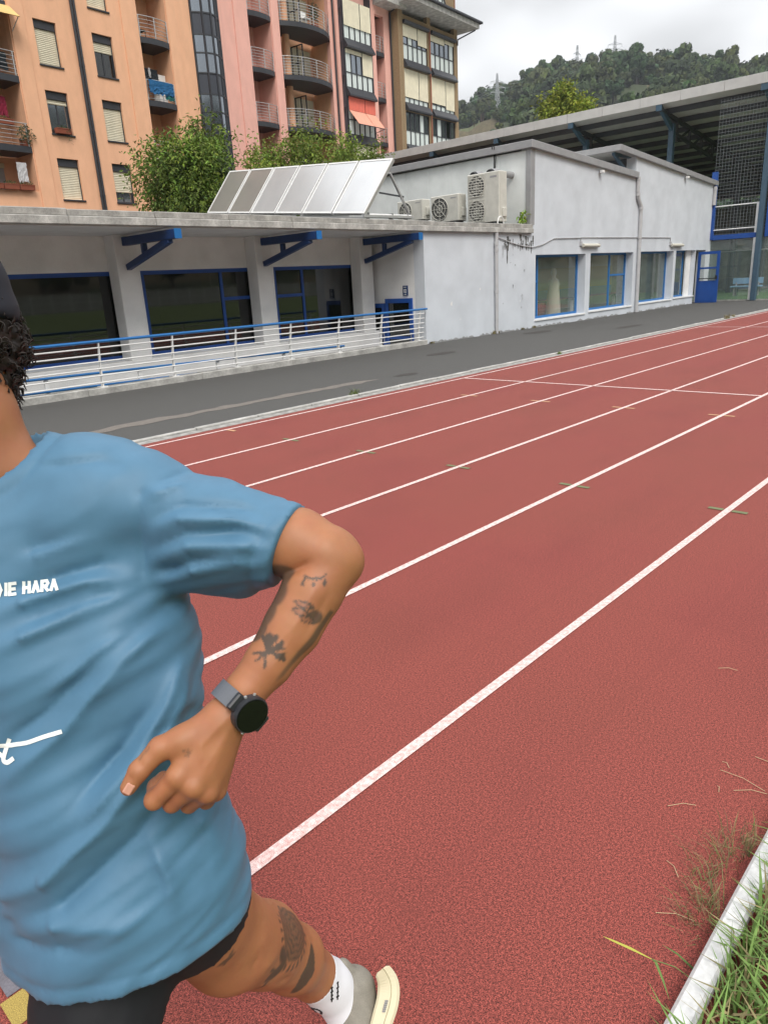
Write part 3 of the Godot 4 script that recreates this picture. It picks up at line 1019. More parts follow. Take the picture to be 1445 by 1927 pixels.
	# wall lamps with their conduit
	for u in [25.03, 32.91]:
		var l := thing("wall_lamp", "cream tube lamp fixed above the hall window beside the %s" % ("stained corner" if u < 30 else "open blue door"), "lamp", P(u, 2.57, 12.9), "tube lamps on the hall wall")
		pbox(l, "base", P(u - 0.62, 2.55, 12.968), P(u + 0.62, 2.63, 12.91), M.lamp_case, 0.01)
		ptube(l, "cover", [P(u - 0.6, 2.56, 12.89), P(u + 0.6, 2.56, 12.89)], 0.06, M.lamp_case, 12)
		pbox(l, "end_box", P(u - 0.72, 2.56, 12.965), P(u - 0.63, 2.70, 12.90), M.pvc)
		pbox(l, "end_box", P(u + 0.63, 2.56, 12.965), P(u + 0.68, 2.64, 12.90), M.pvc)
	var c := thing("cable", "thin pale cable sagging then running along the grey hall wall", "cable", P(25, 2.8, 12.95))
	ptube(c, "strand", [P(19.15, 2.82, 12.94), P(19.9, 2.66, 12.94), P(20.6, 2.56, 12.94), P(21.2, 2.52, 12.94), P(21.8, 2.60, 12.94), P(22.5, 2.79, 12.945), P(24.35, 2.82, 12.945), P(24.36, 2.65, 12.945)], 0.016, M.pvc, 6)
	ptube(c, "strand", [P(24.36, 2.83, 12.945), P(29.0, 2.86, 12.945), P(32.2, 2.87, 12.945), P(32.24, 2.68, 12.945)], 0.016, M.pvc, 6)
	for u in [25.6, 33.4]:
		var s := thing("floodlight", "small white floodlight under the roof trim of the %s gable" % ("first" if u < 30 else "second"), "lamp", P(u, 4.9, 12.9))
		var yy: float = top.call(u) - 0.19
		pbox(s, "head", P(u - 0.09, yy, 12.91), P(u + 0.09, yy + 0.09, 12.80), M.white_paint, 0.01)
		pbox(s, "bracket", P(u - 0.02, yy + 0.02, 12.968), P(u + 0.02, yy + 0.10, 12.905), M.grey_metal)
	stains()

# black run marks and peeled plaster on the corner between end block and hall
func stains() -> void:
	var t := thing("wall_stain", "black run-off stains and peeled plaster on the wall corner", "stain", P(20.2, 2.0, 12.965))
	var r := RandomNumberGenerator.new()
	r.seed = 5
	var dirt := mat("dirt", lin(0.17, 0.17, 0.165), 1.0, T.fine, 3.0)
	for i in 38:
		var u := r.randf_range(19.5, 21.3)
		var w := r.randf_range(0.012, 0.07)
		var l := r.randf_range(0.05, 0.55) * (1.0 if i % 3 == 0 else 0.4)
		var y := r.randf_range(2.55, 2.9) if i < 30 else r.randf_range(0.5, 2.3)
		if i >= 30:
			l *= 0.35
			w *= 0.45
		var b := MB.new()
		var v := 12.966 - 0.0002 * i
		var n := 6
		var last := []
		for k in n + 1:
			var f := float(k) / n
			var ww := w * (1.0 - f * 0.75) * r.randf_range(0.5, 1.3)
			var row := [P(u - ww + r.randf_range(-0.01, 0.01), y - l * f, v), P(u + ww, y - l * f, v)]
			if last: b.quad(row[0], row[1], last[1], last[0])
			last = row
		part(t, "streak", b, dirt)
	var grime := mat("grime", lin(0.42, 0.43, 0.43), 1.0, T.stain, 2.0)
	for i in 90:
		var u := r.randf_range(15.8, 34.9)
		var w := r.randf_range(0.08, 0.5)
		var b := MB.new()
		var v := 12.9665 - 0.00003 * i
		var last := []
		for k in 7:
			var f := float(k) / 6.0
			var top := (0.015 + r.randf() * 0.055) * sin(PI * clampf(f, 0.06, 0.94))
			var row := [P(u + w * f, -0.007, v), P(u + w * f, top, v)]
			if last: b.quad(last[0], row[0], row[1], last[1])
			last = row
		part(t, "grime_patch", b, grime)
	for s in [[16.9, 1.0, 0.05], [18.3, 1.35, 0.03], [17.3, 0.55, 0.02], [20.5, 0.9, 0.02]]:
		var b := MB.new()
		var pts := []
		for k in 9:
			var a := TAU * k / 9.0
			pts.append(P(s[0] + cos(a) * s[2] * r.randf_range(0.5, 1.3), s[1] + sin(a) * s[2] * r.randf_range(0.7, 1.9), 12.964))
		for k in 9: b.tri(P(s[0], s[1], 12.964), pts[k], pts[(k + 1) % 9])
		part(t, "chip", b, M.white_paint, "white chip in the grey plaster")

func court() -> void:
	var t := thing("covered_stand", "large roof of dark purlins and trusses on blue steel columns", "roof", P(45, 0, 22))
	var slope := -0.105
	var ry := func(u: float) -> float: return 9.02 + slope * (u - 37.0)
	var b := MB.new()
	b.prism([Vector2(37.0, ry.call(37.0)), Vector2(62.0, ry.call(62.0)), Vector2(62.0, ry.call(62.0) + 0.1), Vector2(37.0, ry.call(37.0) + 0.1)], -36.0, -9.0)
	part(t, "roof_sheet", b, M.roof_sheet)
	for k in 14:
		var v0 := 9.0 + k * 1.93
		pbox(t, "fascia_sheet", P(36.88, 8.98, v0 + 1.925), P(36.995, 9.40, v0 + 0.005), M.roof_sheet, 0.01)
	for k in 14:
		var u := 37.9 + k * 1.72
		pbox(t, "purlin", P(u - 0.06, ry.call(u) - 0.24, 36.0), P(u + 0.06, ry.call(u) - 0.006, 9.05), M.dark_metal)
	for k in 6:
		var v := 11.2 + k * 4.6
		var tr := MB.new()
		tr.beam(P(37.1, 8.80, v), P(60.0, ry.call(60.0) - 0.36, v), 0.16, 0.16)
		var p := part(t, "truss", tr, M.dark_metal)
		pbeam(p, "bottom_chord", P(38.6, 8.0, v), P(60.0, ry.call(60.0) - 1.3, v), 0.14, 0.14, M.dark_metal)
		for j in 12:
			var u := 39.2 + j * 1.7
			var yt: float = ry.call(u) - 0.30
			pbeam(p, "web", P(u, yt, v), P(u, yt - 0.85, v), 0.12, 0.12, M.dark_metal)
			if j < 4: pbeam(p, "web", P(u, yt - 0.85, v), P(u + 1.7, yt - 0.18, v), 0.09, 0.09, M.dark_metal)
		pbeam(p, "cantilever", P(36.98, 8.94, v), P(38.6, 8.1, v), 0.15, 0.22, M.steel_blue)
		pbox(p, "end_plate", P(36.90, 8.72, v + 0.14), P(36.975, 8.98, v - 0.14), M.steel_blue)
		if k == 0:
			pbox(t, "column", P(36.85, 0, 10.92), P(37.10, 8.8, 10.70), M.steel_blue, 0.01)
		else:
			pbox(t, "column", P(38.5, 0, v + 0.13), P(38.76, 8.35, v - 0.13), M.steel_blue, 0.01)
	# glazed enclosure in the plane across the path
	var e := thing("court_enclosure", "glass court wall with bright blue frame and white posts under the big roof", "court", P(37.1, 0, 11.0))
	pbox(e, "floor", P(37.12, -0.019, 30.0), P(60, 0.02, 2.0), M.court_green)
	pbox(e, "base_kerb", P(37.02, -0.05, 13.0), P(37.12, 0.05, 8.1), M.concrete)
	pbox(e, "blue_post", P(36.94, 2.78, 13.10), P(37.14, 5.72, 12.86), M.blue_paint, 0.008)
	pbox(e, "blue_beam", P(36.95, 2.76, 12.858), P(37.13, 2.97, 10.95), M.blue_paint, 0.008)
	pbox(e, "blue_post", P(36.95, 2.76, 10.60), P(37.13, 8.5, 10.42), M.blue_paint, 0.008)
	pbox(e, "white_post", P(36.96, 0.02, 11.05), P(37.10, 4.25, 10.95), M.white_paint, 0.006)
	pbox(e, "white_post", P(36.96, 0.02, 9.62), P(37.10, 2.9, 9.45), M.white_paint, 0.006)
	for y in [3.2, 4.22]:
		ptube(e, "white_rail", [P(37.02, y, 12.86), P(37.02, y, 11.05)], 0.025, M.white_paint, 8)
	for q in [[12.95, 12.02], [12.0, 11.06], [10.68, 9.64], [9.44, 8.2]]:
		pbox(e, "glass_pane", P(37.055, 0.05, q[0]), P(37.067, 2.74, q[1]), M.clear_glass)
	pbox(e, "rear_wall", P(52.0, 0.02, 30.0), P(52.3, 2.6, 2.0), M.court_dark)
	pbox(e, "rear_screen", P(56.0, 0, 36.0), P(56.3, 5.4, 2.0), M.court_dark)
	for v in [12.4, 13.6, 11.0, 9.6, 15.2]:
		pbox(e, "inner_post", P(47.0, 0.02, v + 0.16), P(47.3, 7.2, v - 0.16), M.dark_metal)
	ptube(e, "grey_rail", [P(46.6, 2.35, 16.0), P(46.6, 2.35, 8.0)], 0.04, M.grey_metal, 8)
	# ball-stop netting of thin cords
	b = MB.new()
	for k in 34:
		var v := 13.0 - k * 0.14
		b.beam(P(37.06, 3.0, v), P(37.06, 8.7, v), 0.008, 0.008)
	for k in 41:
		var y := 3.0 + k * 0.14
		b.beam(P(37.06, y, 13.0), P(37.06, y, 8.3), 0.008, 0.008)
	var net := part(e, "netting", b, M.wire)
	net.set_meta("kind", "stuff")
	var bn := thing("bench", "pale blue bench inside the court behind the glass", "bench", P(42, 0.02, 12.6))
	pbox(bn, "seat", P(41.7, 0.46, 13.4), P(42.1, 0.53, 11.9), mat("bench_blue", lin(0.22, 0.38, 0.55), 0.5), 0.01)
	pbox(bn, "backrest", P(42.1, 0.62, 13.4), P(42.15, 0.92, 11.9), M.bench_blue, 0.01)
	for v in [13.2, 12.1]:
		pbox(bn, "leg", P(41.75, 0.02, v + 0.03), P(41.81, 0.459, v - 0.03), M.grey_metal)
		pbox(bn, "leg", P(42.03, 0.02, v + 0.03), P(42.13, 0.70, v - 0.03), M.grey_metal)

# ---- apartment blocks: local frame with x along the facade, y up, z towards the track ----
var APT := Transform3D(Basis(Vector3(0.99624, 0, -0.08667), Vector3.UP, Vector3(0.08667, 0, 0.99624)), Vector3(-2.998, 0, -34.457))

func block(called: String, label: String, s: float) -> Node3D:
	return thing(called, label, "apartment block", Vector3(s, 0, 0), "", APT)

# roller shutter: a closed curtain of slats with real ridges, as one part
func shutter_mesh(x0: float, x1: float, y0: float, y1: float, z: float) -> MB:
	var b := MB.new()
	var n := maxi(1, int((y1 - y0) / 0.075))
	var dy := (y1 - y0) / n
	for k in n:
		var y := y0 + k * dy
		b.quad(Vector3(x0, y, z + 0.004), Vector3(x1, y, z + 0.004), Vector3(x1, y + dy * 0.5, z + 0.022), Vector3(x0, y + dy * 0.5, z + 0.022))
		b.quad(Vector3(x0, y + dy * 0.5, z + 0.022), Vector3(x1, y + dy * 0.5, z + 0.022), Vector3(x1, y + dy * 0.95, z), Vector3(x0, y + dy * 0.95, z))
		b.quad(Vector3(x0, y + dy * 0.95, z), Vector3(x1, y + dy * 0.95, z), Vector3(x1, y + dy, z + 0.004), Vector3(x0, y + dy, z + 0.004))
	return b

func facade_window(t: Node3D, s: float, y: float, closed: float, seed_: int) -> void:
	# frame is the part; shutter box, shutter, panes and sill hang on it
	var w := 1.09
	var hh := 1.80
	var b := MB.new()
	b.wall(s, s + w, y, y + hh - 0.34, -0.26, -0.20, [[s + 0.06, y + 0.06, s + w * 0.5 - 0.03, y + hh - 0.40], [s + w * 0.5 + 0.03, y + 0.06, s + w - 0.06, y + hh - 0.40]])
	var f := part(t, "window", b, M.slate)
	pbox(f, "shutter_box", Vector3(s, y + hh - 0.34, -0.26), Vector3(s + w, y + hh, -0.11), M.slate, 0.01)
	pbox(f, "sill", Vector3(s - 0.03, y - 0.07, -0.24), Vector3(s + w + 0.05, y, 0.06), M.slate, 0.008)
	for k in 2:
		var x := s + 0.06 + k * (w * 0.5 - 0.03)
		pbox(f, "pane", Vector3(x, y + 0.06, -0.235), Vector3(x + w * 0.5 - 0.09, y + hh - 0.40, -0.225), M.dark_glass if closed < 0.3 and seed_ % 2 == 0 else M.mirror_glass)
	if closed > 0.02:
		var y0 := lerpf(y + hh - 0.34, y + 0.005, closed)
		part(f, "roller_shutter", shutter_mesh(s + 0.02, s + w - 0.02, y0, y + hh - 0.342, -0.185), M.shutter)
	pbox(f, "guide_rail", Vector3(s + w - 0.03, y, -0.2), Vector3(s + w - 0.001, y + hh - 0.345, -0.12), M.slate)

# balcony as a part: slab, posts and bars are its pieces; bow is how far the front bulges
func balcony(t: Node3D, s0: float, s1: float, y: float, z: float, bow: float, bars: int, hgt: float, m: Material, label := "") -> Node3D:
	var n := 10 if bow > 0.2 else 4
	var arc := func(k: float) -> Vector2:
		return Vector2(lerpf(s0, s1, k), z + bow * (1.0 - pow(absf(2.0 * k - 1.0), 2.4)))
	var b := MB.new()
	for i in n:
		var a: Vector2 = arc.call(float(i) / n)
		var e: Vector2 = arc.call(float(i + 1) / n)
		var zb := -1.4
		b.quad(Vector3(a.x, y - 0.27, a.y), Vector3(e.x, y - 0.27, e.y), Vector3(e.x, y, e.y), Vector3(a.x, y, a.y))
		b.quad(Vector3(a.x, y, a.y), Vector3(e.x, y, e.y), Vector3(e.x, y, zb), Vector3(a.x, y, zb))
		b.quad(Vector3(a.x, y - 0.27, zb), Vector3(e.x, y - 0.27, zb), Vector3(e.x, y - 0.27, e.y), Vector3(a.x, y - 0.27, a.y))
	var p := part(t, "balcony", b, M.slate, label)
	for j in bars:
		var yy := y + 0.10 + (hgt - 0.10) * j / (bars - 1)
		var pts := []
		for i in n + 1:
			var a: Vector2 = arc.call(float(i) / n)
			pts.append(Vector3(a.x, yy, a.y - 0.05))
		ptube(p, "rail_bar", pts, 0.022 if j == bars - 1 else 0.014, m, 5)
	var posts := 4 if bow > 0.2 else 2
	for i in posts + 1:
		var a: Vector2 = arc.call(clampf(float(i) / posts, 0.02, 0.98))
		pbox(p, "post", Vector3(a.x - 0.02, y - 0.10, a.y - 0.06), Vector3(a.x + 0.02, y + hgt, a.y - 0.02), m)
	return p

func recess(t: Node3D, s0: float, s1: float, y0: float, y1: float, depth: float, back: Material, side: Material) -> void:
	pbox(t, "loggia_back", Vector3(s0 - 0.1, y0, -depth - 0.1), Vector3(s1 + 0.1, y1, -depth), back)
	pbox(t, "loggia_side", Vector3(s0 - 0.1, y0, -depth), Vector3(s0 - 0.001, y1, -0.31), side)
	pbox(t, "loggia_side", Vector3(s1 + 0.001, y0, -depth), Vector3(s1 + 0.1, y1, -0.31), side)

func planter(called: String, label: String, at: Vector3, w: float, seed_: int, hang: float, group := "") -> void:
	var t := thing(called, label, "planter", at, group, APT)
	var b := MB.new()
	b.prism([Vector2(-0.11, 0), Vector2(0.11, 0), Vector2(0.135, 0.19), Vector2(0.15, 0.19), Vector2(0.15, 0.22), Vector2(-0.15, 0.22), Vector2(-0.15, 0.19), Vector2(-0.135, 0.19)], -w * 0.5, w * 0.5)
	var q := MB.new()
	for i in b.v.size():
		q.v.append(at + Vector3(b.v[i].z, b.v[i].y, -b.v[i].x))
		q.n.append(Vector3(b.n[i].z, b.n[i].y, -b.n[i].x))
	part(t, "trough", q, M.terracotta)
	part(t, "foliage", leaves(seed_, at + Vector3(0, 0.27, 0), Vector3(w * 0.5, 0.10, 0.12), 90, 0.07, Color(0.05, 0.085, 0.025), hang), M.leaf)

# loose leaf faces spread through an ellipsoid
func leaves(seed_: int, c: Vector3, rad: Vector3, n: int, size: float, tint: Color, hang := 0.0) -> MB:
	var r := RandomNumberGenerator.new()
	r.seed = seed_
	var b := MB.new()
	b.tinted = true
	for i in n:
		var d := Vector3(r.randfn(), r.randfn(), r.randfn()).normalized() * pow(r.randf(), 0.4)
		var p := c + d * rad
		if hang > 0.0 and i % 3 == 0:
			p = c + Vector3(r.randf_range(0.1, 0.9) * rad.x, -hang * r.randf(), rad.z + 0.05)
		var g := r.randf_range(0.6, 1.5)
		b.col = Color(tint.r * g * r.randf_range(0.8, 1.3), tint.g * g, tint.b * g)
		leaf(b, p, Vector3(r.randfn(), r.randfn() - 0.4, r.randfn()).normalized(), Vector3(r.randfn(), r.randfn() + 0.6, r.randfn()).normalized(), size * r.randf_range(0.7, 1.3), 0.42)
	return b

# one pointed leaf folded along its midrib
func leaf(b: MB, p: Vector3, along: Vector3, up: Vector3, l: float, wide: float) -> void:
	var x := up.cross(along).normalized() * l * wide * 0.5
	var nrm := along.cross(x).normalized() * l * 0.10
	var tip := p + along * l - nrm
	var mid := p + along * l * 0.45
	b.tri(p, mid + x + nrm, tip)
	b.tri(p, tip, mid - x + nrm)

func laundry(called: String, label: String, m: Material, pts: Array, drop: float, seed_: int, cat := "laundry") -> void:
	var t := thing(called, label, cat, pts[0], "", APT)
	var f := noise(seed_, 2.5, 2)
	var b := MB.new()
	var nx := 14
	var ny := 9
	var g := []
	for i in nx + 1:
		for j in ny + 1:
			var k := float(i) / nx
			var p: Vector3 = pts[0].lerp(pts[1], k)
			var dd := drop * (1.0 + 0.18 * f.get_noise_1d(i * 0.5))
			var y := -dd * j / ny
			var zz := 0.05 + 0.05 * f.get_noise_2d(i * 0.6, j * 0.15) * (0.3 + j / float(ny))
			g.append(p + Vector3(0.03 * f.get_noise_2d(j * 0.5, i), y, zz))
	for i in nx:
		for j in ny:
			var a := i * (ny + 1) + j
			b.quad(g[a + 1], g[a + ny + 2], g[a + ny + 1], g[a])
	part(t, "cloth", b, m)

func apartments() -> void:
	orange_block()
	pink_block()
	brick_block()

func orange_block() -> void:
	var t := block("orange_apartment_block", "orange plastered apartment block with roller shutters and a dark rain pipe", 23.0)
	var holes := []
	for k in 5:
		var y := 3.43 + 2.845 * k
		holes.append([20.11, y, 21.20, y + 1.80])
		holes.append([23.0, y, 24.09, y + 1.80])
	holes.append([14.0, 6.55, 18.97, 20.5])
	holes.append([25.74, 2.0, 27.50, 20.5])
	var b := MB.new()
	b.wall(12.0, 29.12, 0.0, 21.0, -0.3, 0.0, holes)
	part(t, "wall", b, M.orange_wall)
	# raised flat bands that break the facade into strips
	pbox(t, "wall_strip", Vector3(19.02, 0, 0.0), Vector3(19.72, 21.0, 0.06), M.orange_wall, 0.01)
	pbox(t, "wall_strip", Vector3(24.78, 0, 0.0), Vector3(25.70, 21.0, 0.06), M.orange_wall, 0.01)
	pbox(t, "wall_strip", Vector3(27.54, 0, 0.0), Vector3(28.2, 21.0, 0.06), M.orange_wall, 0.01)
	pbox(t, "end_wall", Vector3(12.0, 0, -12), Vector3(12.3, 21, -0.31), M.orange_wall)
	pbox(t, "rear_wall", Vector3(12.0, 0, -12.3), Vector3(31.0, 21, -12.01), M.orange_wall)
	pbox(t, "roof", Vector3(11.6, 21.0, -12.5), Vector3(31.0, 21.3, 0.5), M.slate)
	var how := [[1.0, 0.12, 1.0, 1.0], [0.75, 1.0, 0.55, 1.0]]
	for k in 5:
		var y := 3.43 + 2.845 * k
		facade_window(t, 20.11, y, [1.0, 1.0, 0.13, 1.0, 0.6][k], k * 2 + 1)
		facade_window(t, 23.0, y, [0.5, 0.66, 1.0, 0.28, 1.0][k], k * 2)
	# two rain pipes side by side
	for x in [22.09, 22.24]:
		var p := ptube(t, "rain_pipe", [Vector3(x, 0, 0.09), Vector3(x, 20.8, 0.09)], 0.062, M.slate, 10)
		for k in 5: ptube(p, "collar", [Vector3(x, 3.6 + 2.85 * k, 0.09), Vector3(x, 3.72 + 2.85 * k, 0.09)], 0.072, M.slate, 10)
	# loggias
	recess(t, 14.0, 18.97, 5.5, 20.5, 1.6, M.orange_wall, M.orange_wall)
	recess(t, 25.74, 27.50, 2.0, 20.5, 1.5, M.orange_wall, M.orange_wall)
	for k in 6:
		var y := 5.58 + 2.85 * k
		if k > 0:
			balcony(t, 14.0, 18.97, y, 0.02, 0.12, 6, 0.95, M.bright_metal)
		balcony(t, 25.74, 27.50, y, 0.02, 0.14, 6, 0.95, M.bright_metal)
		var d := pbox(t, "loggia_door", Vector3(25.76, y, -1.49), Vector3(26.7, y + 2.15, -1.44), M.shutter)
		pbox(d, "frame", Vector3(26.7, y, -1.49), Vector3(26.78, y + 2.2, -1.42), M.slate)
		var d2 := pbox(t, "loggia_door", Vector3(15.2, y, -1.59), Vector3(17.4, y + 2.1, -1.54), M.dark_glass)
		pbox(d2, "frame", Vector3(15.1, y + 2.1, -1.59), Vector3(18.3, y + 2.3, -1.50), M.blind)
		pbox(d2, "panel", Vector3(17.4, y, -1.59), Vector3(18.25, y + 2.1, -1.52), M.grey_metal)
	# curved glazed stair bay
	glazed_bay(t)
	# things on the balconies and sills
	planter("flower_box", "terracotta window box with trailing plant on the orange facade", Vector3(20.62, 9.13, 0.10), 0.72, 71, 0.75)
	for k in 3:
		planter("balcony_trough", "terracotta trough on the parapet under the hanging white washing", Vector3(16.9 + 0.72 * k, 6.56, 0.10), 0.66, 80 + k, 0.0, "troughs on the parapet")
	planter("balcony_trough", "terracotta trough behind the railing below the red shirt", Vector3(18.1, 9.3, -0.25), 0.7, 84, 0.0)
	laundry("red_shirt", "dark red shirt on a hanger over the balcony with plants", M.cloth_red, [Vector3(17.85, 10.55, -0.5), Vector3(18.4, 10.45, -0.5)], 0.85, 3)
	laundry("white_washing", "white washing hung in the loggia above the terracotta troughs", M.cloth_white, [Vector3(18.15, 7.75, -0.15), Vector3(18.62, 7.75, -0.15)], 0.85, 4)
	laundry("blue_towel", "bright blue towel spread over the loggia railing", M.towel_blue, [Vector3(25.80, 12.22, 0.10), Vector3(27.28, 12.20, 0.12)], 0.62, 5, "towel")
	laundry("teal_cloth", "teal cloth hanging below the blue towel on the railing", M.cloth_teal, [Vector3(26.75, 11.75, 0.07), Vector3(27.30, 11.75, 0.07)], 0.34, 6)
	laundry("dark_washing", "row of dark washing inside the loggia behind the blue towel", M.cloth_dark, [Vector3(25.82, 12.92, -0.6), Vector3(26.95, 12.92, -0.6)], 0.55, 7)
	laundry("white_sock", "small white garment pegged among the dark washing", M.cloth_white, [Vector3(26.33, 12.93, -0.52), Vector3(26.46, 12.93, -0.52)], 0.42, 8)
	laundry("navy_towels", "navy towels hanging behind the railing under the yellow awning", M.cloth_dark, [Vector3(16.5, 12.15, -0.12), Vector3(18.6, 12.15, -0.12)], 0.7, 9)
	var ch := thing("folding_chair", "dark folding chair on the top loggia of the orange block", "chair", Vector3(26.2, 14.13, -0.6), "", APT)
	pbox(ch, "seat", Vector3(25.98, 14.55, -0.8), Vector3(26.42, 14.60, -0.38), M.black)
	pbox(ch, "backrest", Vector3(25.98, 14.75, -0.84), Vector3(26.42, 15.05, -0.80), M.black)
	for x in [26.0, 26.4]:
		for z in [-0.82, -0.4]: pbox(ch, "leg", Vector3(x - 0.015, 14.135, z - 0.015), Vector3(x + 0.015, 14.76 if z < -0.6 else 14.55, z + 0.015), M.black)
	var cab := thing("white_cabinet", "tall white cabinet in the loggia beside the dark washing", "cabinet", Vector3(27.2, 11.28, -0.8), "", APT)
	pbox(cab, "body", Vector3(26.95, 11.285, -1.1), Vector3(27.45, 12.75, -0.6), M.white_paint, 0.01)
	pbox(cab, "door", Vector3(26.97, 11.35, -0.599), Vector3(27.43, 12.7, -0.585), M.white_paint)
	var aw := thing("yellow_awning", "faded yellow awning over the left balcony of the orange block", "awning", Vector3(17, 13.9, 0), "", APT)
	b = MB.new()
	b.prism([Vector2(0.0, 14.0), Vector2(0.0, 13.97), Vector2(0.75, 13.40), Vector2(0.77, 13.42)], -19.12, -14.5)
	var q := MB.new()
	for i in b.v.size():
		q.v.append(Vector3(-b.v[i].z, b.v[i].y, b.v[i].x))
		q.n.append(Vector3(-b.n[i].z, b.n[i].y, b.n[i].x))
	part(aw, "canvas", q, M.awning_yellow)
	pbeam(aw, "arm", Vector3(19.05, 13.0, 0.03), Vector3(19.05, 13.40, 0.74), 0.03, 0.03, M.white_paint)
	for k in 2:
		var bu := thing("balcony_shrub", ["leafy shrub spilling over the balcony edge below the red shirt", "grey green potted shrub on the balcony under the red shirt"][k], "plant", Vector3(18.75 - 1.6 * k, 8.45, 0.1), "", APT)
		part(bu, "foliage", leaves(90 + k, Vector3(18.75 - 1.6 * k, 8.9 + 0.15 * k, 0.12), Vector3(0.42, 0.42, 0.22), 260, 0.10, [Color(0.035, 0.07, 0.02), Color(0.10, 0.13, 0.08)][k]), M.leaf)
		pbox(bu, "pot", Vector3(18.6 - 1.6 * k, 8.435, -0.3), Vector3(18.9 - 1.6 * k, 8.75, 0.0), M.terracotta, 0.02)

func glazed_bay(t: Node3D) -> void:
	var n := 4
	var arc := func(k: float) -> Vector2: return Vector2(lerpf(29.15, 31.02, k), 0.02 + 0.5 * sin(PI * k) )
	var y := 0.6
	var rows := []
	for f in 8:
		var y0 := 3.49 + 2.85 * f - 2.85
		rows.append([y0 + 0.0, y0 + 1.02, true])
		rows.append([y0 + 1.02, y0 + 1.98, false])
		rows.append([y0 + 1.98, y0 + 2.85, false])
	for r in rows:
		if r[1] > 20.6: continue
		for i in n:
			var a: Vector2 = arc.call(float(i) / n)
			var e: Vector2 = arc.call(float(i + 1) / n)
			var b := MB.new()
			var A := Vector3(a.x, r[0] + 0.03, a.y)
			var E := Vector3(e.x, r[0] + 0.03, e.y)
			var up := Vector3(0, r[1] - r[0] - 0.06, 0)
			var nn := (E - A).cross(up).normalized() * 0.03
			b.quad(A, E, E + up, A + up)
			b.quad(A - nn, A - nn + up, E - nn + up, E - nn)
			part(t, "spandrel_panel" if r[2] else "bay_pane", b, mat("spandrel", lin(0.055, 0.06, 0.075), 0.25) if r[2] and not M.has("spandrel") else (M.spandrel if r[2] else (M.dark_glass if (i == 2 and r[0] > 8.9 and r[0] < 9.9) else M.mirror_glass)))
		var pts := []
		for i in n + 1:
			var a: Vector2 = arc.call(float(i) / n)
			pts.append(Vector3(a.x, r[0], a.y))
		for i in n: pbeam(t, "bay_transom", pts[i], pts[i + 1], 0.07, 0.07, M.slate)
	for i in n + 1:
		var a: Vector2 = arc.call(float(i) / n)
		pbox(t, "bay_mullion", Vector3(a.x - 0.05, 0.3, a.y - 0.06), Vector3(a.x + 0.05, 20.8, a.y + 0.05), M.slate)
	pbox(t, "bay_core", Vector3(29.13, 0, -3.0), Vector3(31.03, 20.8, -2.8), M.room)

# glazed bay window row: blinds above, white or mirrored lights below
func glazing(t: Node3D, s0: float, s1: float, y0: float, y1: float, z: float, lights: Array, low: float, blinds: Array, seed_: int, low_m: Material) -> void:
	var b := MB.new()
	b.wall(s0, s1, y0, y1, z - 0.08, z, [[s0 + 0.05, y0 + 0.05, s1 - 0.05, y1 - 0.05]])
	var w := part(t, "bay_window", b, M.slate)
	var n: int = lights[0] + lights[1]
	var split: float = lerpf(s0, s1, float(lights[0]) / n)
	for i in n:
		var a := lerpf(s0 + 0.04, s1 - 0.04, float(i) / n)
		var e := lerpf(s0 + 0.04, s1 - 0.04, float(i + 1) / n)
		var k := (i * 7 + seed_ * 3) % 11
		var up_m: Material = M.dark_glass if k == 3 else (M.milky if k % 3 == 0 else M.mirror_glass)
		pbox(w, "pane", Vector3(a + 0.045, y0 + 0.05, z - 0.05), Vector3(e - 0.045, low, z - 0.04), low_m)
		if y1 - low > 0.25:
			pbox(w, "pane", Vector3(a + 0.045, low + 0.05, z - 0.05), Vector3(e - 0.045, y1 - 0.05, z - 0.04), up_m)
		if i > 0: pbox(w, "mullion", Vector3(a - 0.04, y0 + 0.05, z - 0.06), Vector3(a + 0.04, y1 - 0.05, z + 0.006), M.slate)
	pbox(w, "transom", Vector3(s0 + 0.05, low, z - 0.06), Vector3(s1 - 0.05, low + 0.05, z + 0.004), M.slate)
	var xs := [s0 + 0.03, split - 0.04, split + 0.04, s1 - 0.03]
	for k in 2:
		if blinds[k] <= 0.0: continue
		var yb := lerpf(y1 - 0.03, y0 + 0.05, blinds[k])
		pbox(w, "blind", Vector3(xs[k * 2], yb, z + 0.02), Vector3(xs[k * 2 + 1], y1 - 0.02, z + 0.03), M.blind)
		pbox(w, "blind_rail", Vector3(xs[k * 2], yb - 0.03, z + 0.012), Vector3(xs[k * 2 + 1], yb + 0.005, z + 0.038), M.blind)

func apron(t: Node3D, s0: float, s1: float, y0: float, y1: float, z: float) -> void:
	var b := MB.new()
	b.prism([Vector2(z - 0.1, y0), Vector2(z + 0.30, y0), Vector2(z + 0.30, y0 + 0.10), Vector2(z + 0.02, y1), Vector2(z - 0.1, y1)], -s1, -s0)
	var q := MB.new()
	for i in b.v.size():
		q.v.append(Vector3(-b.v[i].z, b.v[i].y, b.v[i].x))
		q.n.append(Vector3(-b.n[i].z, b.n[i].y, b.n[i].x))
	part(t, "apron", q, M.slate)

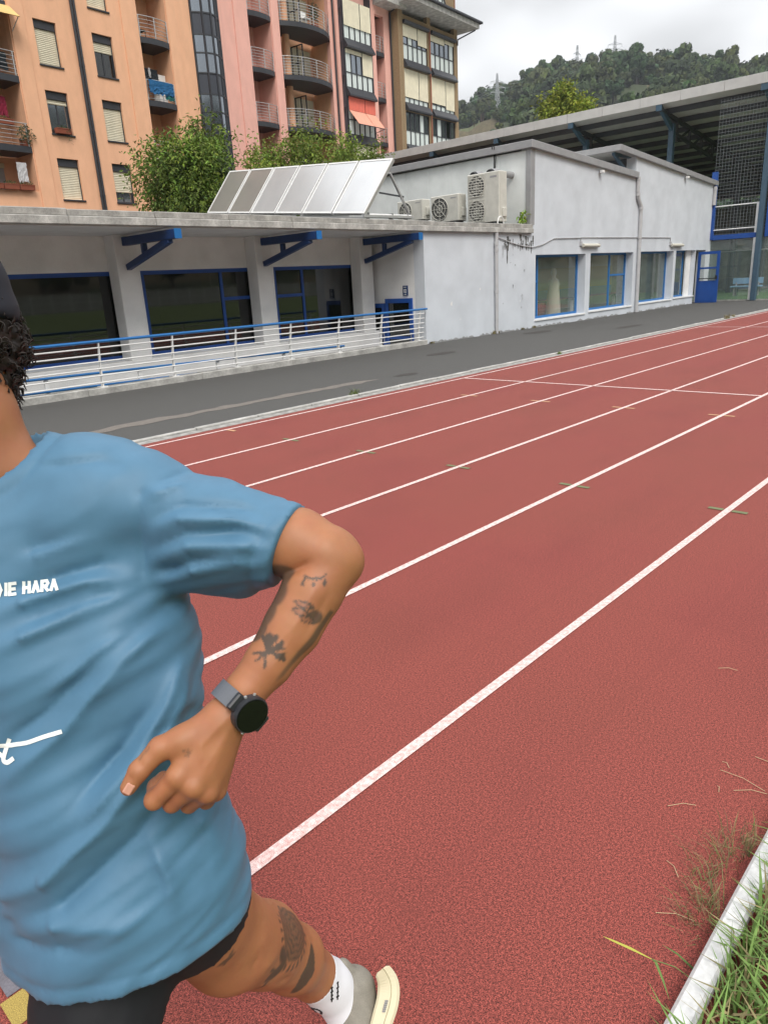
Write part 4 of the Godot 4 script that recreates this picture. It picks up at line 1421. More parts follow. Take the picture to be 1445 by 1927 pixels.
func pink_block() -> void:
	var t := block("pink_apartment_block", "salmon pink apartment block with rounded balconies and a dark glazed bay", 39.0)
	var b := MB.new()
	b.wall(31.03, 47.15, 0.0, 21.0, -0.3, 0.0, [[33.3, 2, 35.12, 20.6], [35.85, 2, 40.42, 20.6], [45.24, 2, 46.22, 19.25]])
	part(t, "wall", b, M.pink_wall)
	pbox(t, "wall_strip", Vector3(32.22, 0, 0.0), Vector3(33.26, 21.0, 0.07), M.pink_wall, 0.01)
	pbox(t, "wall_strip", Vector3(35.16, 0, 0.0), Vector3(35.80, 21.0, 0.07), M.pink_wall, 0.01)
	pbox(t, "rear_wall", Vector3(31.01, 0, -12.3), Vector3(55.0, 21, -12.01), M.pink_wall)
	pbox(t, "roof", Vector3(31.01, 21.0, -12.5), Vector3(47.1, 21.3, 0.9), M.slate)
	recess(t, 33.3, 35.12, 2.0, 20.6, 1.5, M.pink_wall, M.pink_wall)
	recess(t, 35.85, 40.42, 2.0, 20.6, 1.7, M.orange_wall, M.orange_wall)
	recess(t, 45.24, 46.22, 2.0, 19.25, 1.5, M.pink_wall, M.pink_wall)
	for k in 6:
		var y := 5.58 + 2.85 * k
		if y > 19.5: continue
		balcony(t, 33.3, 35.12, y - 0.05, 0.02, 0.16, 7, 1.0, M.bright_metal)
		balcony(t, 35.87, 40.40, y - 0.05, 0.0, 0.75, 7, 1.0, M.bright_metal, "wide rounded balcony with steel rails")
		balcony(t, 45.26, 46.20, y + 0.05, -0.02, 0.05, 6, 0.95, M.bright_metal)
		pbox(t, "loggia_door", Vector3(33.32, y, -1.49), Vector3(34.25, y + 2.2, -1.43), M.shutter)
		part(t, "roller_shutter", shutter_mesh(35.95, 37.15, y + (0.0 if k != 2 else 0.95), y + 2.25, -1.66), M.shutter)
		part(t, "roller_shutter", shutter_mesh(38.3, 40.2, y + 0.0, y + 2.2, -1.66), M.shutter)
		var cd := MB.new()
		cd.tube([Vector3(37.35, y, -1.0), Vector3(37.35, y + 2.58, -1.0)], [0.22], 14)
		part(t, "round_column", cd, M.orange_wall)
		var sc := pbox(t, "screen", Vector3(37.95, y, -1.2), Vector3(37.99, y + 2.0, -0.2), M.clear_glass)
		for yy in [0.0, 1.0, 1.96]: pbox(sc, "bar", Vector3(37.94, y + yy, -1.2), Vector3(38.0, y + yy + 0.05, -0.2), M.black)
		for zz in [-1.2, -0.7, -0.25]: pbox(sc, "bar", Vector3(37.935, y, zz), Vector3(38.005, y + 2.0, zz + 0.05), M.black)
	# pipes and fin before the bay
	ptube(t, "rain_pipe", [Vector3(40.75, 0, 0.08), Vector3(40.75, 20.6, 0.08)], 0.06, M.slate, 8)
	pbox(t, "wall_strip", Vector3(40.86, 0, 0.0), Vector3(41.15, 21.0, 0.20), M.pink_wall, 0.01)
	# dark glazed bay standing 0.5 m proud
	var z := 0.5
	pbox(t, "bay_flank", Vector3(41.18, 4.0, 0.0), Vector3(41.24, 20.4, z), M.slate)
	for k in 8:
		var y := 5.3 + k * 1.9
		pbox(t, "flank_pane", Vector3(41.155, y, 0.10), Vector3(41.178, y + 1.5, z - 0.08), M.spandrel)
	pbox(t, "bay_flank", Vector3(44.10, 4.0, 0.001), Vector3(44.18, 20.4, z), M.slate)
	var zs := 0.9855
	for f in 6:
		var y0 := 1.706 + (14.30 + 2.85 * (f - 3) - 1.706) * zs
		var y1 := y0 + 2.26
		if y1 > 20.5: continue
		var bl: Array = [[0.2, 0.2], [0.9, 0.9], [0.0, 0.0], [0.09, 0.58], [0.66, 0.66], [0.5, 0.5]][f]
		glazing(t, 41.24, 44.10, y0, y1, z, [3, 2], y0 + 0.88, bl, f, M.milky)
		apron(t, 41.20, 44.14, y0 - 0.54, y0, z)
	# the two-part awning over the second bay window
	var aw := thing("red_awning", "salmon red awning pulled out below the dark glazed bay", "awning", Vector3(42.6, 13.4, 0.6), "", APT)
	var ya := 1.706 + (13.74 - 1.706) * zs
	for q in [[41.28, 42.95], [43.0, 44.12]]:
		pbox(aw, "valance", Vector3(q[0], ya - 0.80, z + 0.055), Vector3(q[1], ya, z + 0.065), M.awning_red)
		b = MB.new()
		b.quad(Vector3(q[0], ya - 1.75, z + 0.85), Vector3(q[1], ya - 1.75, z + 0.85), Vector3(q[1], ya - 0.82, z + 0.07), Vector3(q[0], ya - 0.82, z + 0.07))
		b.quad(Vector3(q[0], ya - 0.835, z + 0.065), Vector3(q[1], ya - 0.835, z + 0.065), Vector3(q[1], ya - 1.765, z + 0.845), Vector3(q[0], ya - 1.765, z + 0.845))
		part(aw, "canvas", b, M.awning_pink)
	ptube(aw, "front_bar", [Vector3(41.28, ya - 1.77, z + 0.86), Vector3(44.12, ya - 1.77, z + 0.86)], 0.025, M.slate, 6)
	pbeam(aw, "arm", Vector3(44.12, ya - 1.75, z + 0.84), Vector3(44.12, ya - 1.9, z), 0.03, 0.03, M.slate)
	# eave bracket pieces at the top of the pink wall
	pbox(t, "eave", Vector3(45.1, 19.75, 0.0), Vector3(47.6, 20.25, 1.1), M.weathered, 0.02)
	var ch := thing("garden_chair", "white garden chair on the rounded top balcony", "chair", Vector3(38.0, 16.95, 0.3), "", APT)
	pbox(ch, "seat", Vector3(37.8, 17.35, 0.0), Vector3(38.25, 17.39, 0.4), M.white_paint)
	pbox(ch, "backrest", Vector3(37.8, 17.45, -0.03), Vector3(38.25, 17.8, 0.0), M.white_paint)
	for x in [37.82, 38.22]:
		for zz in [0.01, 0.38]: pbox(ch, "leg", Vector3(x - 0.015, 16.935, zz - 0.015), Vector3(x + 0.015, 17.35, zz + 0.015), M.white_paint)
	var pl := thing("potted_tree", "dark leafy potted tree behind the rounded top balcony rail", "plant", Vector3(38.9, 16.93, 0.1), "", APT)
	pbox(pl, "pot", Vector3(38.7, 16.935, -0.1), Vector3(39.1, 17.3, 0.3), M.terracotta, 0.03)
	part(pl, "foliage", leaves(111, Vector3(38.9, 17.9, 0.1), Vector3(0.35, 0.65, 0.3), 320, 0.12, Color(0.03, 0.055, 0.02)), M.leaf)

func brick_block() -> void:
	# this wing stands 0.75 m in front of the others
	var t := block("brick_apartment_block", "brown brick apartment wing with cream blinds, dark aprons and deep eaves", 51.0)
	var z := 0.75
	var k := 0.978
	var Y := func(y: float) -> float: return 1.706 + (y - 1.706) * k
	var s0 := 47.2
	var s1 := 54.55
	var b := MB.new()
	var holes := []
	var bays := [[48.55 * k, 51.68 * k], [52.12 * k, 55.45 * k]]
	for f in 6:
		for q in bays: holes.append([q[0], Y.call(14.31 + 2.82 * (f - 3)) - 0.02, q[1], Y.call(14.31 + 2.82 * (f - 3)) + 2.22])
	b.wall(s0, s1, 0.0, Y.call(20.4), z - 0.3, z, holes)
	part(t, "wall", b, M.brick)
	pbox(t, "side_wall", Vector3(s0 - 0.25, 0, -3.0), Vector3(s0 - 0.001, Y.call(20.4), z - 0.02), M.brick)
	pbox(t, "side_wall", Vector3(s1 + 0.001, 0, -12.0), Vector3(s1 + 0.2, Y.call(20.4), z - 0.02), M.brick)
	ptube(t, "rain_pipe", [Vector3(s0 - 0.33, 0, 0.12), Vector3(s0 - 0.33, 19.6, 0.12), Vector3(s0 - 0.1, 20.1, 1.2)], 0.06, M.slate, 8)
	ptube(t, "rain_pipe", [Vector3(51.9 * k, 0, z + 0.07), Vector3(51.9 * k, Y.call(19.6), z + 0.07)], 0.05, M.brown_wall, 8)
	ptube(t, "rain_pipe", [Vector3(s1 + 0.1, 18.9, z + 0.06), Vector3(s1 + 0.1, 19.3, z + 0.1), Vector3(s1 + 0.9, 19.85, z + 1.2)], 0.05, M.slate, 8)
	var set_ := [[[0.3, 0.3], [0.5, 0.5]], [[0.4, 0.7], [0.2, 0.1]], [[0.0, 0.0], [0.0, 0.0]], [[0.83, 0.83], [0.80, 0.9]], [[0.33, 0.46], [0.17, 0.09]], [[0.5, 0.5], [0.5, 0.5]]]
	for f in 6:
		var y0: float = Y.call(14.31 + 2.82 * (f - 3))
		var fi := f
		if f == 3: fi = 3
		for j in 2:
			var q: Array = bays[j]
			var st: Array = set_[f][j]
			if y0 + 2.2 > Y.call(20.4): continue
			glazing(t, q[0] + 0.003, q[1] - 0.003, y0, y0 + 2.2, z - 0.06, [3, 2], y0 + (0.95 if f != 3 else 0.35), st, f * 2 + j, M.milky)
			apron(t, q[0] - 0.03, q[1] + 0.05, y0 - 0.52, y0 - 0.001, z)
			if f == 4: pbox(t, "blind_case", Vector3(q[0] - 0.04, y0 + 2.18, z + 0.001), Vector3(q[1] + 0.04, y0 + 2.40, z + 0.22), M.slate, 0.02)
	# eaves and roof
	var ye: float = Y.call(20.4)
	pbox(t, "soffit", Vector3(s0 - 0.6, ye - 0.02, -2.0), Vector3(s1 + 1.25, ye + 0.05, z + 1.35), M.weathered)
	pbox(t, "eave_board", Vector3(s0 - 0.6, ye + 0.052, z + 1.2), Vector3(s1 + 1.25, ye + 0.32, z + 1.36), M.weathered, 0.01)
	pbox(t, "eave_board", Vector3(s1 + 1.1, ye + 0.052, -11.0), Vector3(s1 + 1.27, ye + 0.32, z + 1.198), M.weathered, 0.01)
	pbox(t, "roof_edge", Vector3(s0 - 0.7, ye + 0.322, -11.0), Vector3(s1 + 1.5, ye + 0.47, z + 1.55), M.slate, 0.02)
	b = MB.new()
	b.prism([Vector2(s0 - 0.7, ye + 0.47), Vector2(s1 + 1.5, ye + 0.47), Vector2(s1 - 1.0, ye + 2.2), Vector2(s0 + 1.5, ye + 2.2)], -11.0, z - 1.0)
	part(t, "roof", b, M.slate)
	b = MB.new()
	var za := z + 0.1
	b.wall(49.0, 54.2, ye + 0.45, ye + 4.0, za - 0.3, za, [[49.4, ye + 0.5, 50.3, ye + 1.7], [50.9, ye + 0.5, 52.9, ye + 1.6]])
	part(t, "attic_wall", b, M.brick)
	pbox(t, "attic_edge", Vector3(54.2, ye + 0.45, -8.0), Vector3(54.32, ye + 4.0, za + 0.02), M.brown_wall)
	glazing(t, 49.4, 50.3, ye + 0.5, ye + 1.7, za - 0.1, [1, 1], ye + 0.8, [0, 0], 3, M.milky)
	# arched attic light
	var arch := MB.new()
	var pts := []
	for i in 13:
		var a := PI * i / 12.0
		pts.append(Vector2(51.9 - cos(a) * 1.15, ye + 0.5 + sin(a) * 1.45))
	for i in 12: arch.beam(Vector3(pts[i].x, pts[i].y, za + 0.03), Vector3(pts[i + 1].x, pts[i + 1].y, za + 0.03), 0.10, 0.10)
	var ar := part(t, "arch_window", arch, M.slate)
	b = MB.new()
	for i in 12: b.tri(Vector3(51.9, ye + 0.5, za + 0.015), Vector3(pts[i + 1].x, pts[i + 1].y, za + 0.015), Vector3(pts[i].x, pts[i].y, za + 0.015))
	part(ar, "pane", b, M.milky)
	for x in [51.3, 51.9, 52.5]: pbox(ar, "mullion", Vector3(x - 0.04, ye + 0.5, za + 0.016), Vector3(x + 0.04, ye + 0.5 + 1.45 * sqrt(1.0 - pow((x - 51.9) / 1.15, 2.0)), za + 0.06), M.slate)

func tree(called: String, label: String, base: Vector3, hh: float, c: Vector3, rad: Vector3, n: int, size: float, tint: Color, seed_: int) -> void:
	var t := thing(called, label, "tree", base)
	var r := RandomNumberGenerator.new()
	r.seed = seed_
	var b := MB.new()
	b.tube([base, base + Vector3(0.05, hh * 0.3, 0.03), base + Vector3(0.0, hh * 0.6, 0.0), c], [0.14, 0.11, 0.08, 0.03], 9)
	var trunk := part(t, "trunk", b, M.bark)
	# limbs carry twigs; leaves hang in sprays along the twigs so that the crown stays open
	var cr := MB.new()
	cr.tinted = true
	var limbs := 26
	for i in limbs:
		var d := Vector3(r.randfn(), r.randfn() * 0.9 + 0.25, r.randfn()).normalized()
		var tip := c + d * rad * r.randf_range(0.72, 1.12)
		var root := base.lerp(c, r.randf_range(0.55, 0.98))
		var mid := root.lerp(tip, 0.5) + Vector3(0, 0.12 * rad.y, 0)
		var lb := MB.new()
		lb.tube([root, mid, tip], [0.045, 0.028, 0.008], 5)
		part(trunk, "limb", lb, M.bark)
		var limb_tone := r.randf_range(0.65, 1.4)  # random tone shared by the leaves of one limb
		for j in n / limbs:
			var k := 0.25 + 0.8 * pow(r.randf(), 0.7)
			var q := root.lerp(mid, k * 2.0) if k < 0.5 else mid.lerp(tip, k * 2.0 - 1.0)
			var sp: float = rad.x * 0.36
			q += Vector3(r.randfn(), r.randfn() * 0.8, r.randfn()) * sp * 0.55
			var g := r.randf_range(0.6, 1.35) * limb_tone
			cr.col = Color(tint.r * g * r.randf_range(0.85, 1.25), tint.g * g, tint.b * g * r.randf_range(0.6, 1.2))
			var al := (d * 0.7 + Vector3(r.randfn(), r.randfn() - 0.6, r.randfn()) * 0.6).normalized()
			for w in 3:
				leaf(cr, q + al * size * 0.7 * w + Vector3(r.randfn(), r.randfn(), r.randfn()) * size * 0.3, (al + Vector3(r.randfn(), r.randfn() - 0.5, r.randfn()) * 0.8).normalized(), Vector3(r.randfn(), r.randfn() + 1.2, r.randfn()).normalized(), size * r.randf_range(0.75, 1.35), 0.44)
	part(t, "crown", cr, M.leaf)

func trees() -> void:
	tree("leafy_tree", "bushy green tree between the pavilion roof and the orange block", P(16.0, 0, 24.0), 6.0, P(16.0, 5.5, 24.0), Vector3(1.6, 1.65, 1.6), 5600, 0.145, Color(0.15, 0.23, 0.04), 201)
	tree("leafy_tree", "spreading green tree behind the solar collectors and pink block", P(21.9, 0, 24.6), 6.0, P(21.7, 6.05, 24.6), Vector3(2.1, 1.45, 1.9), 6000, 0.145, Color(0.175, 0.245, 0.04), 202)
	tree("leafy_tree", "smaller green tree against the dark glazed bay", P(25.4, 0, 25.2), 6.0, P(25.2, 6.5, 25.2), Vector3(1.5, 1.4, 1.5), 3600, 0.145, Color(0.175, 0.25, 0.04), 203)
	tree("leafy_tree", "narrow leafy tree shoot rising over the orange block's tree", P(16.9, 0, 24.4), 7.0, P(17.1, 6.9, 24.4), Vector3(0.65, 1.1, 0.65), 420, 0.16, Color(0.14, 0.21, 0.04), 204)
	tree("yellow_green_tree", "bright yellow green tree above the roof of the stand", P(71.0, 0, 39.7), 14.0, P(71.0, 16.6, 39.9), Vector3(2.0, 2.3, 2.0), 4200, 0.36, Color(0.21, 0.26, 0.035), 205)

func roof_things() -> void:
	# solar collectors in a row up the pavilion roof
	var t := thing("solar_collectors", "row of six tilted solar thermal collectors on the pavilion roof", "solar panels", P(14.4, 3.6, 17.4))
	var p0 := P(13.9, 3.36, 13.32)
	var e := P(0.12, 0.10, 0.988).normalized()
	var side := P(0.99, 0.0, -0.12)
	var up := (side * 0.925 + Vector3(-0.0, 1.29, 0.13)) 
	var nrm := e.cross(up).normalized()
	if nrm.x > 0: nrm = -nrm
	var W := 8.3 / 6.0
	for k in 6:
		var a := p0 + e * (W * k + 0.03)
		var ctr := a + e * (W * 0.5 - 0.03) + up * 0.5
		var B := Basis(e, up.normalized(), nrm)
		if B.determinant() < 0: B = Basis(-e, up.normalized(), nrm)
		var b := MB.new()
		b.obox(ctr - nrm * 0.04, B, Vector3(W * 0.5 - 0.03, up.length() * 0.5, 0.035))
		var pn := part(t, "collector", b, M.bright_metal)
		b = MB.new()
		b.obox(ctr - nrm * 0.001, B, Vector3(W * 0.5 - 0.075, up.length() * 0.5 - 0.045, 0.004))
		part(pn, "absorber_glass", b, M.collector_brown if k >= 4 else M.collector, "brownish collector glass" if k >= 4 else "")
		for s in [-1, 1]:
			b = MB.new()
			b.obox(ctr + B.x * s * (W * 0.5 - 0.052), B, Vector3(0.022, up.length() * 0.5, 0.014))
			part(pn, "edge_strip", b, M.white_paint)
			b = MB.new()
			b.obox(ctr + B.y * s * (up.length() * 0.5 - 0.022), B, Vector3(W * 0.5 - 0.076, 0.022, 0.014))
			part(pn, "edge_strip", b, M.white_paint)
	for k in 4:
		var a := p0 + e * (8.3 * k / 3.0)
		pbeam(t, "rear_leg", a + up * 0.78 - nrm * 0.09, a + side * 1.5 + Vector3(0, 0.02, 0), 0.05, 0.05, M.bright_metal)
		pbeam(t, "foot_rail", a + Vector3(0, -0.06, 0) - side * 0.05, a + side * 1.65 + Vector3(0, -0.06, 0), 0.06, 0.06, M.bright_metal)
		pbeam(t, "brace", a + up * 0.42 - nrm * 0.09, a + side * 1.33 + Vector3(0, 0.42, 0), 0.035, 0.035, M.dark_metal)
	pbeam(t, "base_rail", p0 + Vector3(0, -0.10, 0), p0 + e * 8.3 + Vector3(0, -0.10, 0), 0.07, 0.05, M.bright_metal)
	var pp := thing("insulated_pipe", "white wrapped pipe lying on the roof beside the collectors", "pipe", P(15.2, 3.3, 13.5))
	ptube(pp, "wrap", [P(13.95, 3.33, 13.45), P(14.8, 3.33, 13.42), P(15.75, 3.33, 13.40)], 0.055, M.white_paint, 10)
	for u in [14.1, 15.0, 15.6]: pbox(pp, "clip", P(u - 0.015, 3.20, 13.50), P(u + 0.015, 3.40, 13.36), M.grey_metal)
	# outdoor units along the clad side wall
	aircon("twin_fan_unit", "tall cream outdoor unit with two stacked fans beside the clad wall", 19.6, 13.15, 1.18, 3.22, 1.42, 2)
	aircon("outdoor_unit", "cream outdoor unit with one round fan next to the tall twin unit", 19.6, 14.68, 1.12, 3.38, 0.80, 1)
	aircon("outdoor_unit", "cream outdoor unit partly hidden behind the collector leg", 19.6, 16.15, 1.10, 3.54, 0.64, 1)
	for k in 2:
		var v := 14.30 - k * 0.62
		var fl := thing("flue_cowl", "black bent flue pipe behind the twin fan unit, on its %s fan side" % ("left" if k == 0 else "plain casing"), "flue", P(20.4, 4.6, v), "bent flues behind the twin unit")
		fl.set_meta("label", ["black bent flue pipe rising behind the fans of the twin unit", "black bent flue pipe rising behind the plain casing of the twin unit"][k])
		var b := MB.new()
		b.tube([P(21.1, 4.72, v), P(20.5, 4.72, v), P(20.25, 4.74, v), P(19.95, 4.70, v)], [0.10, 0.10, 0.12, 0.13], 12, false)
		part(fl, "pipe", b, M.grey_metal)
		b = MB.new()
		b.tube([P(19.97, 4.70, v), P(19.86, 4.68, v)], [0.135, 0.125], 12, true)
		part(fl, "mouth", b, M.black)
	var ca := thing("aerial_cable", "thin black cable hanging over the white clad wall", "cable", P(21.0, 5.6, 14.3))
	ptube(ca, "strand", [P(20.9, 5.62, 14.30), P(21.06, 5.35, 14.32), P(21.07, 4.9, 14.33), P(20.95, 4.75, 14.3)], 0.015, M.black, 5)
	ptube(ca, "strand", [P(20.9, 5.62, 14.22), P(21.05, 5.30, 14.25), P(21.07, 4.85, 14.31)], 0.012, M.black, 5)
	var rp := thing("roof_plant", "small bright green weed growing at the roof corner", "plant", P(20.85, 3.19, 13.12))
	part(rp, "foliage", leaves(121, P(20.85, 3.42, 13.12), Vector3(0.14, 0.17, 0.12), 46, 0.16, Color(0.20, 0.30, 0.04)), M.leaf)
	ptube(rp, "stem", [P(20.85, 3.19, 13.12), P(20.86, 3.42, 13.12)], 0.01, M.bark, 5)
	var hs := thing("hose_loop", "white hose loop standing on the roof edge by the twin unit", "hose", P(19.4, 3.2, 13.05))
	var pts := []
	for i in 13:
		var a := PI * i / 12.0 * 1.25 - 0.3
		pts.append(P(19.45 + cos(a) * 0.16, 3.20 + maxf(0.0, sin(a) * 0.2), 13.0))
	ptube(hs, "tube", pts, 0.02, M.white_paint, 6)

# outdoor unit whose fan side looks along the roof (-x): v0 is its near end
func aircon(called: String, label: String, u: float, v0: float, w: float, y: float, hh: float, fans: int) -> void:
	var t := thing(called, label, "air conditioner", P(u + 0.2, y, v0 + w * 0.5))
	pbox(t, "casing", P(u, y + 0.06, v0 + w), P(u + 0.42, y + 0.06 + hh, v0), M.aircon, 0.02)
	for s in [0.12, 0.82]: pbox(t, "foot", P(u - 0.02, y - 0.04, v0 + w * s + 0.06), P(u + 0.44, y + 0.059, v0 + w * s), M.dark_metal)
	var fh := hh / fans
	for k in fans:
		var c := P(u - 0.004, y + 0.06 + fh * (k + 0.5), v0 + w * (0.67 if fans == 1 else 0.70))
		var rr := minf(fh * 0.42, w * 0.30)
		var b := MB.new()
		var n := 20
		for i in n:
			var a := TAU * i / n
			var e := TAU * (i + 1) / n
			b.tri(c, c + Vector3(0, cos(e), sin(e)) * rr, c + Vector3(0, cos(a), sin(a)) * rr)
		var f := part(t, "fan_opening", b, mat("fan_dark", lin(0.10, 0.10, 0.095), 0.6) if not M.has("fan_dark") else M.fan_dark)
		for q in 3:
			var ring := []
			for i in n + 1: ring.append(c + Vector3(-0.012, cos(TAU * i / n), sin(TAU * i / n)) * Vector3(1, rr * (1.0 - q * 0.33), rr * (1.0 - q * 0.33)))
			ptube(f, "grille_ring", ring, 0.010, M.aircon, 4)
		for i in 8:
			var a := TAU * i / 8.0
			pbeam(f, "grille_spoke", c + Vector3(-0.012, 0, 0), c + Vector3(-0.012, cos(a) * rr, sin(a) * rr), 0.012, 0.012, M.aircon)
		if fans == 2:
			for i in 9: pbox(f, "louvre", c + Vector3(-0.022, -rr + 2.0 * rr * i / 8.0, -rr), c + Vector3(-0.016, -rr + 2.0 * rr * i / 8.0 + 0.022, rr), M.aircon)
	pbox(t, "side_panel", P(u + 0.05, y + 0.15, v0 - 0.001), P(u + 0.37, y + hh * 0.8, v0 - 0.006), M.aircon)
	pbox(t, "valve_cover", P(u + 0.15, y + 0.2, v0 - 0.007), P(u + 0.34, y + 0.45, v0 - 0.06), M.aircon, 0.01)
	pbox(t, "name_plate", P(u - 0.002, y + hh * 0.92, v0 + w * 0.28), P(u - 0.0005, y + hh * 0.96, v0 + w * 0.08), M.grey_metal)

const RUNNER_AT := Vector3(0.2942, 0.0, -0.9094)

